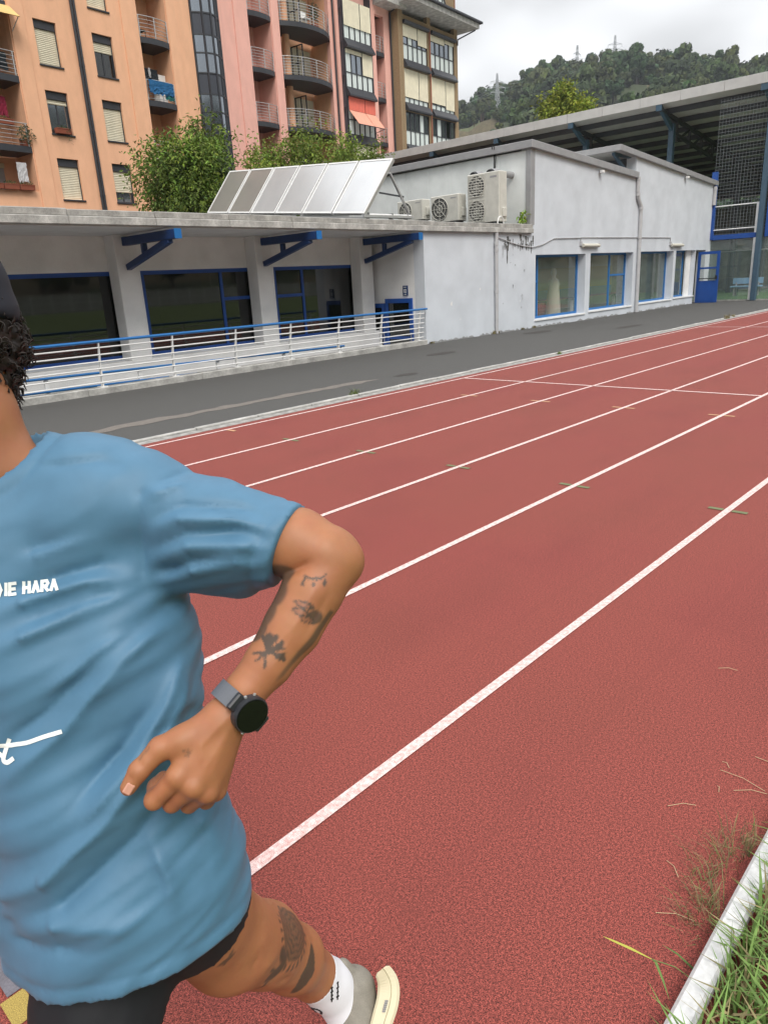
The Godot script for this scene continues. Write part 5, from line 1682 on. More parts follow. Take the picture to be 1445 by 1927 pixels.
# joints of the runner: x, y, z, radius in metres about the point on the track below the hips
const JOINTS := {
	"arm": [[0.227, 1.3966, 0.0807, 0.042], [0.2588, 1.3861, 0.1343, 0.045], [0.2864, 1.3706, 0.1903, 0.0485], [0.3011, 1.3585, 0.2267, 0.0425]],
	"forearm": [[0.3066, 1.3497, 0.2367, 0.0395], [0.2717, 1.3168, 0.2306, 0.0415], [0.2319, 1.2776, 0.2301, 0.0385], [0.1906, 1.2427, 0.2259, 0.0315], [0.1548, 1.2171, 0.22, 0.0265], [0.1261, 1.1978, 0.2171, 0.024]],
	"elbow": [[0.3191, 1.354, 0.2325, 0.026], [0.3176, 1.3472, 0.2417, 0.025]],
	"palm": [[0.1188, 1.1929, 0.2149, 0.021], [0.0509, 1.1463, 0.211, 0.015]],
	"palm2": [[0.1216, 1.1927, 0.2179, 0.021], [0.0618, 1.1329, 0.2258, 0.015]],
	"palm3": [[0.1249, 1.1901, 0.2195, 0.02], [0.0757, 1.1179, 0.2291, 0.015]],
	"palm4": [[0.1287, 1.1858, 0.2179, 0.019], [0.0909, 1.1066, 0.2229, 0.014]],
	"palm5": [[0.1112, 1.1742, 0.2126, 0.02], [0.085, 1.1401, 0.2086, 0.02]],
	"thumb_base": [[0.1092, 1.1925, 0.2126, 0.0205], [0.0709, 1.1795, 0.1983, 0.018], [0.0467, 1.1765, 0.1849, 0.0145]],
	"thumb": [[0.0467, 1.1765, 0.1849, 0.014], [0.0186, 1.1575, 0.178, 0.0122], [0.0031, 1.1412, 0.1755, 0.0098]],
	"index": [[0.0509, 1.1463, 0.211, 0.0135], [0.0244, 1.1168, 0.1909, 0.0112], [0.0391, 1.1176, 0.171, 0.01], [0.0524, 1.1202, 0.167, 0.009]],
	"middle": [[0.0618, 1.1329, 0.2258, 0.0135], [0.0454, 1.1003, 0.1933, 0.0112], [0.0587, 1.0977, 0.1658, 0.01], [0.0693, 1.1023, 0.1687, 0.009]],
	"ring": [[0.0757, 1.1179, 0.2291, 0.013], [0.0666, 1.0856, 0.195, 0.0108], [0.0794, 1.0819, 0.1691, 0.0098], [0.0883, 1.0868, 0.1716, 0.0085]],
	"little": [[0.0909, 1.1066, 0.2229, 0.012], [0.0894, 1.0768, 0.1972, 0.0098], [0.0981, 1.0755, 0.1765, 0.0088], [0.1036, 1.0812, 0.1795, 0.008]],
	"neck": [[0.0475, 1.4668, -0.2353, 0.066], [0.0509, 1.5453, -0.2457, 0.06], [0.0535, 1.6143, -0.2523, 0.056]],
	"trap": [[0.0602, 1.4948, -0.2504, 0.055], [0.0995, 1.4569, -0.1913, 0.038]],
	"skull": [[0.0558, 1.689, -0.3155, 0.088], [0.0361, 1.6695, -0.2813, 0.086]],
	"jaw": [[0.0064, 1.627, -0.2621, 0.062], [-0.0258, 1.5995, -0.2373, 0.04]],
	"legL": [[0.0654, 0.8889, 0.0543, 0.09], [0.1257, 0.7547, 0.0433, 0.085], [0.179, 0.6376, 0.0322, 0.078]],
	"calf": [[0.179, 0.6376, 0.0322, 0.076], [0.2596, 0.5417, 0.0094, 0.07], [0.3291, 0.4326, -0.0036, 0.06], [0.3855, 0.3255, -0.0162, 0.046], [0.4131, 0.2723, -0.0157, 0.04]],
	"legR": [[0.0036, 0.8081, -0.0186, 0.09], [-0.039, 0.6971, 0.0343, 0.082], [-0.0885, 0.6264, 0.107, 0.062]],
	"sock": [[0.3867, 0.3243, -0.0143, 0.05], [0.4174, 0.2709, -0.0104, 0.049], [0.4385, 0.2163, 0.0069, 0.046], [0.4309, 0.1794, 0.039, 0.042]],
	"upper": [[0.4644, 0.2278, 0.0134, 0.05], [0.4388, 0.1732, 0.0502, 0.052], [0.3854, 0.1062, 0.1093, 0.046], [0.3505, 0.0557, 0.142, 0.032]],
	"tab": [[0.4561, 0.2938, -0.0034, 0.016], [0.4676, 0.2592, 0.0097, 0.02]],
	"soleA": [[0.5374, 0.2368, 0.0326, 0.014], [0.539, 0.2065, 0.0485, 0.019], [0.5196, 0.1813, 0.0628, 0.02], [0.4688, 0.1444, 0.0799, 0.018], [0.403, 0.0783, 0.118, 0.016], [0.3565, 0.0336, 0.1435, 0.012]],
	"soleB": [[0.5052, 0.2937, 0.0666, 0.014], [0.5068, 0.2646, 0.0818, 0.019], [0.4878, 0.2409, 0.0959, 0.02], [0.4382, 0.2069, 0.1131, 0.018], [0.3742, 0.1456, 0.1507, 0.016], [0.329, 0.1044, 0.1759, 0.012]],
	"torsoL": [[0.14, 1.4071, -0.0797, 0.1], [0.1109, 1.2072, -0.0242, 0.104], [0.0819, 1.0245, 0.0233, 0.104], [0.0787, 0.8767, 0.051, 0.118], [0.0571, 0.7407, 0.0692, 0.13]],
	"torsoR": [[0.0053, 1.4232, -0.3659, 0.105], [-0.0292, 1.18, -0.2882, 0.105], [-0.0394, 0.966, -0.1834, 0.102], [-0.0137, 0.8175, -0.0716, 0.105], [-0.0071, 0.7052, 0.0031, 0.112]],
	"torsoM": [[0.0627, 1.4093, -0.1619, 0.1], [0.0281, 1.2204, -0.0946, 0.105], [0.0142, 1.036, -0.038, 0.105], [0.0238, 0.8767, 0.0162, 0.12], [0.0112, 0.7615, 0.0417, 0.13]],
	"shoulder": [[0.0858, 1.4582, -0.1758, 0.07], [0.1434, 1.428, -0.0707, 0.076], [0.1866, 1.428, 0.0052, 0.06]],
	"shoulderR": [[0.0367, 1.4695, -0.2632, 0.07], [-0.0291, 1.4464, -0.413, 0.075], [-0.0907, 1.4427, -0.5369, 0.06]],
	"sleeve": [[0.1814, 1.4225, 0.0024, 0.066], [0.2225, 1.3869, 0.0851, 0.069], [0.2862, 1.3675, 0.1901, 0.0585]],
	"sleeveback": [[0.174, 1.3467, 0.0149, 0.05], [0.2425, 1.3314, 0.1092, 0.042]],
	"sleeveR": [[-0.0907, 1.4427, -0.5369, 0.066], [-0.1795, 1.3283, -0.6528, 0.066]],
	"armR": [[-0.0907, 1.4427, -0.5369, 0.046], [-0.1871, 1.317, -0.6708, 0.043], [-0.2173, 1.2479, -0.4719, 0.036], [-0.1943, 1.2292, -0.2867, 0.027]],
	"pelvis": [[0.0149, 0.8311, -0.0328, 0.112], [0.0735, 0.8577, 0.0468, 0.108]],
	"thighL": [[0.0654, 0.8889, 0.0543, 0.1], [0.1109, 0.7865, 0.0433, 0.094], [0.1416, 0.719, 0.0386, 0.0905]],
	"thighR": [[0.0036, 0.8081, -0.0186, 0.1], [-0.039, 0.6971, 0.0343, 0.092], [-0.0885, 0.6264, 0.107, 0.07]],
	"shinR": [[-0.0885, 0.6264, 0.107, 0.06], [-0.0125, 0.4934, 0.055, 0.058], [0.0715, 0.2464, -0.013, 0.036]],
	"footR": [[0.1015, 0.1964, -0.033, 0.042], [-0.0319, 0.1673, 0.0404, 0.044], [-0.1095, 0.1305, 0.0805, 0.032]],
	"handR": [[-0.1943, 1.2292, -0.2867, 0.03], [-0.1943, 1.2292, -0.2317, 0.036], [-0.1743, 1.2092, -0.1967, 0.028]],
}
# folds and seams of the shirt: height, half width, course
const FOLDS := [
	[0.0224, 0.0139, [[-0.135, 0.9134, -0.0611], [-0.0631, 0.9807, 0.0439], [0.0132, 1.0539, 0.0974], [0.0736, 1.1217, 0.1214], [0.1203, 1.1697, 0.1176], [0.1643, 1.216, 0.0964]]],
	[-0.0168, 0.0123, [[-0.132, 0.8727, -0.0541], [-0.0579, 0.9459, 0.0656], [0.0266, 1.022, 0.1188], [0.0866, 1.0739, 0.127]]],
	[0.0168, 0.0115, [[-0.0272, 1.0399, 0.0691], [0.0441, 1.1132, 0.102], [0.1058, 1.183, 0.1113], [0.1614, 1.2495, 0.0929]]],
	[-0.014, 0.0107, [[-0.0391, 1.0579, 0.0558], [0.0299, 1.1339, 0.0928], [0.0957, 1.2027, 0.1068]]],
	[0.014, 0.0115, [[-0.0815, 1.0924, -0.0278], [-0.0115, 1.167, 0.0413], [0.0656, 1.2464, 0.0775], [0.1424, 1.2985, 0.0956]]],
	[-0.0126, 0.0115, [[-0.0753, 1.1332, -0.0404], [-0.0119, 1.2007, 0.0251], [0.0662, 1.2756, 0.072]]],
	[0.0168, 0.0115, [[-0.0394, 1.2764, -0.1154], [0.0119, 1.3263, -0.0392], [0.0607, 1.3519, 0.0229], [0.1172, 1.3491, 0.0607]]],
	[-0.0168, 0.0107, [[-0.0318, 1.3042, -0.1205], [0.028, 1.3492, -0.033], [0.0756, 1.3711, 0.0296], [0.1218, 1.366, 0.0577]]],
	[0.0168, 0.0115, [[-0.0552, 1.2325, -0.0963], [-0.0023, 1.2902, -0.022], [0.0507, 1.324, 0.033], [0.1076, 1.331, 0.0667]]],
	[-0.014, 0.0107, [[-0.0437, 1.2563, -0.0953], [0.0118, 1.3062, -0.0147], [0.0731, 1.3358, 0.0511], [0.1107, 1.3424, 0.0647]]],
	[0.0126, 0.0107, [[-0.0118, 1.3634, -0.1424], [0.0399, 1.3846, -0.0447], [0.0924, 1.4056, 0.0234]]],
	[-0.014, 0.0115, [[-0.0166, 1.3458, -0.1392], [0.036, 1.3883, -0.0506], [0.0838, 1.4097, 0.0125]]],
	[0.0126, 0.0107, [[-0.0195, 1.2081, 0.0137], [0.042, 1.2663, 0.0586], [0.1032, 1.2937, 0.0796]]],
	[0.0154, 0.009, [[0.1396, 1.3976, 0.0539], [0.17, 1.4235, 0.0966], [0.2148, 1.4213, 0.1523], [0.2522, 1.4029, 0.2079]]],
	[-0.014, 0.0082, [[0.1442, 1.4146, 0.0508], [0.1784, 1.4364, 0.0994], [0.2222, 1.4309, 0.1557], [0.2526, 1.413, 0.2035]]],
	[0.0154, 0.009, [[0.131, 1.3621, 0.054], [0.1695, 1.386, 0.1136], [0.2077, 1.3895, 0.1674], [0.2435, 1.3799, 0.2095]]],
	[-0.014, 0.0082, [[0.1348, 1.3757, 0.0515], [0.174, 1.4027, 0.1106], [0.2166, 1.4043, 0.1698], [0.2466, 1.3912, 0.2075]]],
	[0.014, 0.009, [[0.1304, 1.3201, 0.0424], [0.1733, 1.35, 0.1117], [0.2094, 1.3609, 0.1597], [0.2425, 1.3569, 0.1963]]],
	[-0.014, 0.0082, [[0.1308, 1.3413, 0.0482], [0.1746, 1.3654, 0.1134], [0.2142, 1.3723, 0.167]]],
	[0.0112, 0.0082, [[0.155, 1.4449, 0.0479], [0.1764, 1.4617, 0.0702], [0.1999, 1.4668, 0.0925]]],
	[-0.0112, 0.0074, [[0.1626, 1.4547, 0.0513], [0.19, 1.4724, 0.0642], [0.2079, 1.4745, 0.0821]]],
	[0.0168, 0.0164, [[-0.1281, 0.8869, -0.0567], [-0.0671, 0.9219, 0.0596], [-0.0211, 0.9202, 0.1316], [0.0266, 0.9325, 0.1608]]],
	[-0.014, 0.0131, [[-0.1248, 0.8613, -0.0412], [-0.0694, 0.8868, 0.066], [-0.0261, 0.8925, 0.1317]]],
	[0.014, 0.0115, [[0.0316, 1.032, 0.127], [0.0407, 0.9658, 0.1599], [0.0424, 0.8944, 0.1647]]],
	[0.014, 0.0115, [[0.1217, 1.0452, 0.1316], [0.1151, 1.0023, 0.1448], [0.1321, 0.921, 0.155]]],
	[-0.0063, 0.0054, [[0.1923, 1.4821, 0.0011], [0.153, 1.452, 0.0425], [0.1284, 1.4096, 0.0594], [0.1119, 1.3564, 0.067], [0.1081, 1.3051, 0.0718]]],
	[-0.0063, 0.0054, [[0.0614, 1.4875, -0.1084], [0.0864, 1.4922, -0.0539], [0.1289, 1.4936, -0.0175], [0.1537, 1.4837, 0.0056], [0.1952, 1.4834, 0.0036]]],
]
const HEM := [Vector3(0.1953, 0.8071, 0.1223), Vector3(-0.0494, -0.9637, 0.2623)]
const COLLAR := [Vector3(0.0405, 1.5214, -0.1768), 0.082]
const SLEEVE_HEM := [Vector3(0.2809, 1.3733, 0.1803), Vector3(0.4105, -0.3296, 0.8502)]
const SHORTS_HEM := [Vector3(0.1240, 0.7573, 0.0403), Vector3(0.4106, -0.9083, -0.0796)]
const CHEST_OUT := Vector3(-0.2840, 0.4330, 0.8555)
const CHEST_TEXT := [[[-0.0776, 1.3874, -0.0248], [-0.0813, 1.374, -0.0223]], [[-0.0726, 1.3879, -0.0197], [-0.0797, 1.3801, -0.0234], [-0.0763, 1.3745, -0.0173]], [[-0.0729, 1.3746, -0.0138], [-0.0692, 1.3881, -0.0162], [-0.0679, 1.3751, -0.0087], [-0.0642, 1.3886, -0.0112]], [[-0.0608, 1.3887, -0.0076], [-0.0645, 1.3753, -0.0052]], [[-0.0608, 1.3887, -0.0076], [-0.0558, 1.3892, -0.0026]], [[-0.0626, 1.382, -0.0064], [-0.0582, 1.3824, -0.002]], [[-0.0645, 1.3753, -0.0052], [-0.0595, 1.3757, -0.0002]], [[-0.0524, 1.3893, 0.0009], [-0.056, 1.3759, 0.0033]], [[-0.0524, 1.3893, 0.0009], [-0.048, 1.3897, 0.0053], [-0.048, 1.3865, 0.0069], [-0.0498, 1.383, 0.0065], [-0.0542, 1.3826, 0.0021]], [[-0.0439, 1.3899, 0.0095], [-0.0476, 1.3765, 0.0119]], [[-0.0439, 1.3899, 0.0095], [-0.0402, 1.3903, 0.0133], [-0.0404, 1.3837, 0.0161], [-0.0439, 1.3769, 0.0157], [-0.0476, 1.3765, 0.0119]], [[-0.0339, 1.3909, 0.0196], [-0.0376, 1.3774, 0.022]], [[-0.0305, 1.3909, 0.0231], [-0.0342, 1.3775, 0.0255]], [[-0.0305, 1.3909, 0.0231], [-0.0255, 1.3914, 0.0281]], [[-0.0324, 1.3842, 0.0243], [-0.028, 1.3846, 0.0287]], [[-0.0342, 1.3775, 0.0255], [-0.0292, 1.378, 0.0306]], [[-0.0176, 1.3919, 0.0363], [-0.0213, 1.3785, 0.0387]], [[-0.0126, 1.3924, 0.0413], [-0.0162, 1.3789, 0.0437]], [[-0.0194, 1.3852, 0.0375], [-0.0144, 1.3857, 0.0425]], [[-0.0128, 1.3791, 0.0472], [-0.0065, 1.3928, 0.0475], [-0.0076, 1.3796, 0.0525]], [[-0.0103, 1.3843, 0.0475], [-0.0073, 1.3846, 0.0505]], [[-0.0007, 1.3931, 0.0534], [-0.0044, 1.3797, 0.0558]], [[-0.0007, 1.3931, 0.0534], [0.0037, 1.3936, 0.0578], [0.0037, 1.3903, 0.0593], [0.0018, 1.3869, 0.059], [-0.0026, 1.3864, 0.0546]], [[-0.0004, 1.3866, 0.0568], [0.0009, 1.3802, 0.0612]], [[0.004, 1.3803, 0.0644], [0.0103, 1.394, 0.0646], [0.0093, 1.3808, 0.0697]], [[0.0065, 1.3855, 0.0646], [0.0096, 1.3858, 0.0676]]]
const CHEST_SCRIPT := [[[-0.1186, 1.1861, 0.0265], [-0.1165, 1.1865, 0.0286], [-0.1135, 1.187, 0.0314], [-0.1101, 1.1876, 0.0348], [-0.1064, 1.1882, 0.0383], [-0.103, 1.1887, 0.0417], [-0.1, 1.1891, 0.0447], [-0.0975, 1.1892, 0.0472], [-0.0952, 1.1893, 0.0496], [-0.0931, 1.1893, 0.0518], [-0.0911, 1.1893, 0.0539], [-0.0893, 1.1893, 0.0559], [-0.0875, 1.1893, 0.0577], [-0.086, 1.1895, 0.0592], [-0.0847, 1.1896, 0.0605], [-0.0835, 1.1898, 0.0616], [-0.0824, 1.1901, 0.0627], [-0.0811, 1.1903, 0.0639], [-0.0796, 1.1906, 0.0654], [-0.0779, 1.1909, 0.067], [-0.0761, 1.1911, 0.0688], [-0.0742, 1.1914, 0.0707], [-0.0722, 1.1918, 0.0726], [-0.0701, 1.1922, 0.0746], [-0.0679, 1.1928, 0.0766], [-0.0657, 1.1936, 0.0787], [-0.0633, 1.1945, 0.0807], [-0.0608, 1.1955, 0.0829], [-0.0583, 1.1965, 0.085], [-0.0557, 1.1975, 0.0873], [-0.053, 1.1985, 0.0896], [-0.0501, 1.1995, 0.0922], [-0.0469, 1.2006, 0.0951], [-0.0436, 1.2016, 0.0981], [-0.0405, 1.2026, 0.1008], [-0.0379, 1.2035, 0.1032], [-0.036, 1.2041, 0.1049]], [[-0.0844, 1.196, 0.0579], [-0.0851, 1.1946, 0.0577], [-0.0861, 1.1927, 0.0576], [-0.0873, 1.1905, 0.0573], [-0.0885, 1.1882, 0.0571], [-0.0897, 1.1859, 0.0569], [-0.0908, 1.184, 0.0568], [-0.0916, 1.1822, 0.0567], [-0.0925, 1.1806, 0.0566], [-0.0932, 1.179, 0.0565], [-0.0939, 1.1775, 0.0565], [-0.0945, 1.1761, 0.0565], [-0.095, 1.1749, 0.0565], [-0.0954, 1.1739, 0.0566], [-0.0956, 1.1731, 0.0568], [-0.0958, 1.1723, 0.057], [-0.0958, 1.1717, 0.0572], [-0.0958, 1.1711, 0.0575], [-0.0957, 1.1706, 0.0578], [-0.0955, 1.1702, 0.0582], [-0.0952, 1.1698, 0.0587], [-0.0948, 1.1696, 0.0592], [-0.0944, 1.1694, 0.0598], [-0.0939, 1.1692, 0.0603], [-0.0935, 1.1692, 0.0608], [-0.093, 1.1693, 0.0613], [-0.0925, 1.1695, 0.0617], [-0.0919, 1.1698, 0.0622], [-0.0914, 1.1701, 0.0626], [-0.0909, 1.1705, 0.063], [-0.0904, 1.1708, 0.0634], [-0.0898, 1.1712, 0.0637], [-0.0893, 1.1716, 0.0641], [-0.0887, 1.1721, 0.0645], [-0.0882, 1.1725, 0.0648], [-0.0878, 1.1729, 0.0651], [-0.0875, 1.1731, 0.0653]], [[-0.111, 1.2136, 0.0216], [-0.1122, 1.2117, 0.0213], [-0.1138, 1.209, 0.0209], [-0.1157, 1.2058, 0.0204], [-0.1176, 1.2023, 0.02], [-0.1192, 1.1989, 0.0199], [-0.1204, 1.1956, 0.0202], [-0.1211, 1.1924, 0.0209], [-0.1216, 1.1889, 0.0221], [-0.1218, 1.1854, 0.0235], [-0.1218, 1.1821, 0.025], [-0.1216, 1.1792, 0.0266], [-0.1211, 1.177, 0.0282], [-0.1203, 1.1753, 0.0298], [-0.1192, 1.174, 0.0316], [-0.1178, 1.1732, 0.0334], [-0.1163, 1.1728, 0.0352], [-0.1147, 1.1728, 0.0368], [-0.1132, 1.1732, 0.0382], [-0.1117, 1.1745, 0.0392], [-0.11, 1.1768, 0.0399], [-0.1083, 1.1795, 0.0404], [-0.1066, 1.1821, 0.041], [-0.1049, 1.1841, 0.0418], [-0.1034, 1.1849, 0.0431], [-0.1018, 1.1844, 0.045], [-0.1002, 1.1829, 0.0474], [-0.0986, 1.1807, 0.0501], [-0.0971, 1.1783, 0.0527], [-0.0959, 1.1763, 0.055], [-0.095, 1.1749, 0.0565]]]
const WATCH := [Vector3(0.1406, 1.2067, 0.2192), Vector3(-0.8181, -0.5613, -0.1250), Vector3(-0.1318, -0.0286, 0.9909)]
# tendons, veins and creases of the arm and hand: height, half width, course
const ARM_RIDGES := [[0.0016, 0.0032, [[0.127, 1.2186, 0.2466], [0.0933, 1.1922, 0.2311], [0.053, 1.1695, 0.2299]]], [0.0014, 0.003, [[0.1229, 1.2035, 0.2416], [0.0888, 1.1674, 0.2379], [0.0617, 1.1503, 0.2404]]], [0.0014, 0.003, [[0.1205, 1.1914, 0.2371], [0.0915, 1.1579, 0.2376], [0.075, 1.1337, 0.2393]]], [0.0013, 0.0026, [[0.0884, 1.2017, 0.2291], [0.0747, 1.1868, 0.2293], [0.0748, 1.1682, 0.2305], [0.0577, 1.1599, 0.2317]]], [0.0013, 0.003, [[0.2521, 1.3275, 0.266], [0.2162, 1.3031, 0.2625], [0.1879, 1.2835, 0.2572], [0.1592, 1.2494, 0.2506]]], [0.0012, 0.0028, [[0.2162, 1.3031, 0.2625], [0.1965, 1.2775, 0.2614], [0.1654, 1.2433, 0.2524]]], [0.0035, 0.012, [[0.266, 1.3479, 0.2634], [0.2381, 1.3238, 0.2607], [0.2059, 1.2909, 0.2574]]], [-0.003, 0.006, [[0.2766, 1.3387, 0.2712], [0.2468, 1.308, 0.2695], [0.2111, 1.272, 0.2642]]], [-0.0045, 0.0045, [[0.2387, 1.3411, 0.2073], [0.2509, 1.3544, 0.2293], [0.2683, 1.3695, 0.2481]]], [-0.0012, 0.0022, [[0.0206, 1.1764, 0.188], [0.0115, 1.1722, 0.1804]]], [-0.0012, 0.0022, [[0.0213, 1.1726, 0.1905], [0.0123, 1.1671, 0.1836]]], [-0.0012, 0.0022, [[0.0079, 1.1551, 0.1877], [0.0025, 1.1592, 0.1801]]]]
const LEG_RIDGES := [[0.006, 0.014, [[0.2153, 0.7007, 0.056], [0.2407, 0.6523, 0.0596], [0.2852, 0.5718, 0.0527]]], [-0.005, 0.008, [[0.2034, 0.7044, 0.0723], [0.2229, 0.6348, 0.0644], [0.207, 0.6, 0.0639]]], [0.005, 0.012, [[0.1471, 0.6352, 0.0912], [0.218, 0.5454, 0.0706], [0.3016, 0.4312, 0.0443]]], [-0.005, 0.01, [[0.2005, 0.6002, 0.0723], [0.2742, 0.5069, 0.0563], [0.349, 0.3981, 0.0334]]], [0.005, 0.016, [[0.173, 0.6969, 0.0896], [0.2466, 0.6026, 0.0739], [0.3173, 0.4882, 0.0494]]]]

# ---- bodies as distance fields on a grid, meshed as surface nets ----
class Field:
	var o: Vector3
	var h: float
	var nx: int
	var ny: int
	var nz: int
	var d: PackedFloat32Array
	var slack := 1.8
	func _init(lo: Vector3, hi: Vector3, cell: float) -> void:
		o = lo
		h = cell
		nx = int((hi.x - lo.x) / cell) + 2
		ny = int((hi.y - lo.y) / cell) + 2
		nz = int((hi.z - lo.z) / cell) + 2
		d.resize(nx * ny * nz)
		d.fill(0.5)
	func capsule(a: Vector3, ra: float, b: Vector3, rb: float, k: float) -> void:
		var m := maxf(ra, rb) + k + h * 2.5
		var lo := (a.min(b) - Vector3.ONE * m - o) / h
		var hi := (a.max(b) + Vector3.ONE * m - o) / h
		var i0 := clampi(int(lo.x), 0, nx)
		var i1 := clampi(int(hi.x) + 2, 0, nx)
		var j0 := clampi(int(lo.y), 0, ny)
		var j1 := clampi(int(hi.y) + 2, 0, ny)
		var k0 := clampi(int(lo.z), 0, nz)
		var k1 := clampi(int(hi.z) + 2, 0, nz)
		var ab := b - a
		var il := 1.0 / maxf(ab.length_squared(), 1e-9)
		var dr := rb - ra
		for kk in range(k0, k1):
			for j in range(j0, j1):
				var at := (kk * ny + j) * nx
				var p := Vector3(o.x + i0 * h, o.y + j * h, o.z + kk * h)
				for i in range(i0, i1):
					var ap := p - a
					var t := clampf(ap.dot(ab) * il, 0.0, 1.0)
					var q := (ap - ab * t).length() - ra - dr * t
					p.x += h
					var w := d[at + i]
					var e := k - absf(w - q)
					d[at + i] = minf(w, q) - (e * e / k * 0.25 if e > 0.0 else 0.0)
	func chain(js: Array, k: float, grow := 0.0) -> void:
		for i in js.size() - 1:
			var a: Array = js[i]
			var b: Array = js[i + 1]
			capsule(Vector3(a[0], a[1], a[2]), a[3] + grow, Vector3(b[0], b[1], b[2]), b[3] + grow, k)
	# cut away everything on the far side of a plane
	func cut(p: Vector3, n: Vector3, near := 9.0) -> void:
		for kk in nz:
			for j in ny:
				for i in nx:
					var x := o + Vector3(i, j, kk) * h - p
					if x.length_squared() > near * near: continue
					var at := (kk * ny + j) * nx + i
					var q := x.dot(n)
					if q > d[at]: d[at] = q
	func hollow_ball(p: Vector3, r: float) -> void:
		for kk in nz:
			for j in ny:
				for i in nx:
					var at := (kk * ny + j) * nx + i
					var q := r - (o + Vector3(i, j, kk) * h - p).length()
					if q > d[at]: d[at] = q
	func value(p: Vector3) -> float:
		var g := (p - o) / h
		var i := clampi(int(g.x), 0, nx - 2)
		var j := clampi(int(g.y), 0, ny - 2)
		var k := clampi(int(g.z), 0, nz - 2)
		var fx := clampf(g.x - i, 0.0, 1.0)
		var fy := clampf(g.y - j, 0.0, 1.0)
		var fz := clampf(g.z - k, 0.0, 1.0)
		var s := (k * ny + j) * nx + i
		var sy := nx
		var sz := nx * ny
		var a := lerpf(lerpf(d[s], d[s + 1], fx), lerpf(d[s + sy], d[s + sy + 1], fx), fy)
		var b := lerpf(lerpf(d[s + sz], d[s + sz + 1], fx), lerpf(d[s + sz + sy], d[s + sz + sy + 1], fx), fy)
		return lerpf(a, b, fz)
	func slope(p: Vector3) -> Vector3:
		var e := h * 0.8
		return Vector3(value(p + Vector3(e, 0, 0)) - value(p - Vector3(e, 0, 0)), value(p + Vector3(0, e, 0)) - value(p - Vector3(0, e, 0)), value(p + Vector3(0, 0, e)) - value(p - Vector3(0, 0, e))).normalized()
	# march from outside along dir to the surface
	func hit(p: Vector3, dir: Vector3) -> Vector3:
		var x := p
		for s in 90:
			var q := value(x)
			if q < 0.0004: break
			x += dir * minf(q * 0.7, h * 1.5)
		return x
	# surface nets: one vertex per crossed cell, one quad per crossed edge
	func net(mb: MB, paint: Callable) -> void:
		var idx := {}
		var vs: Array[Vector3] = []
		var sy := nx
		var sz := nx * ny
		var lim := h * slack
		var corner := [0, 1, sy, sy + 1, sz, sz + 1, sz + sy, sz + sy + 1]
		var edges := [[0, 1], [2, 3], [4, 5], [6, 7], [0, 2], [1, 3], [4, 6], [5, 7], [0, 4], [1, 5], [2, 6], [3, 7]]
		for k in nz - 1:
			for j in ny - 1:
				var at := (k * ny + j) * nx
				for i in nx - 1:
					var w := d[at + i]
					if w > lim or w < -lim: continue
					var s := at + i
					var neg := 0
					var cv := []
					for c in 8:
						var q := d[s + corner[c]]
						cv.append(q)
						if q < 0.0: neg += 1
					if neg == 0 or neg == 8: continue
					var acc := Vector3.ZERO
					var n := 0
					for e in edges:
						var qa: float = cv[e[0]]
						var qb: float = cv[e[1]]
						if (qa < 0.0) == (qb < 0.0): continue
						var t := qa / (qa - qb)
						var a: int = e[0]
						var b: int = e[1]
						acc += Vector3(a & 1, (a >> 1) & 1, a >> 2).lerp(Vector3(b & 1, (b >> 1) & 1, b >> 2), t)
						n += 1
					idx[s] = vs.size()
					vs.append(o + (Vector3(i, j, k) + acc / n) * h)
		var ns: Array[Vector3] = []
		var cs: Array[Color] = []
		for p in vs:
			ns.append(slope(p))
			cs.append(paint.call(p, ns[-1]))
		for s in idx:
			var w := d[s]
			for ax in 3:
				var st: int = [1, sy, sz][ax]
				var w2 := d[s + st]
				if (w < 0.0) == (w2 < 0.0): continue
				var b1: int = [sy, sz, 1][ax]
				var b2: int = [sz, 1, sy][ax]
				if not (idx.has(s - b1) and idx.has(s - b2) and idx.has(s - b1 - b2)): continue
				var q := [idx[s], idx[s - b1], idx[s - b1 - b2], idx[s - b2]]
				if w < 0.0: put(mb, q[0], q[1], q[2], q[3], vs, ns, cs)
				else: put(mb, q[3], q[2], q[1], q[0], vs, ns, cs)
	func put(mb: MB, a: int, b: int, c: int, e: int, vs: Array[Vector3], ns: Array[Vector3], cs: Array[Color]) -> void:
		for t in [[a, b, c], [a, c, e]]:
			mb.v.append(vs[t[0]]); mb.v.append(vs[t[2]]); mb.v.append(vs[t[1]])
			mb.n.append(ns[t[0]]); mb.n.append(ns[t[2]]); mb.n.append(ns[t[1]])
			if mb.tinted:
				mb.c.append(cs[t[0]]); mb.c.append(cs[t[2]]); mb.c.append(cs[t[1]])

const SKIN := Color(0.365, 0.148, 0.068)
const INK := Color(0.055, 0.045, 0.035)
const ACROSS := Vector3(0.67613, -0.05226, 0.73493)
const DOWN := Vector3(-0.26016, -0.95016, 0.17178)
const OUT := Vector3(-0.68933, 0.30734, 0.65603)
var skin_noise: FastNoiseLite

func bone(k: String) -> Array:
	return JOINTS[k]

func skin_tone(p: Vector3) -> Color:
	var g := 1.0 + 0.10 * skin_noise.get_noise_3dv(p * 14.0) + 0.05 * skin_noise.get_noise_3dv(p * 70.0)
	return Color(SKIN.r * g, SKIN.g * g * (1.0 + 0.06 * skin_noise.get_noise_3dv(p * 22.0)), SKIN.b * g)

func disc(x: float, y: float, cx: float, cy: float, rx: float, ry: float, soft := 0.25) -> float:
	var q := sqrt(pow((x - cx) / rx, 2.0) + pow((y - cy) / ry, 2.0))
	return smoothstep(1.0 + soft, 1.0 - soft, q)

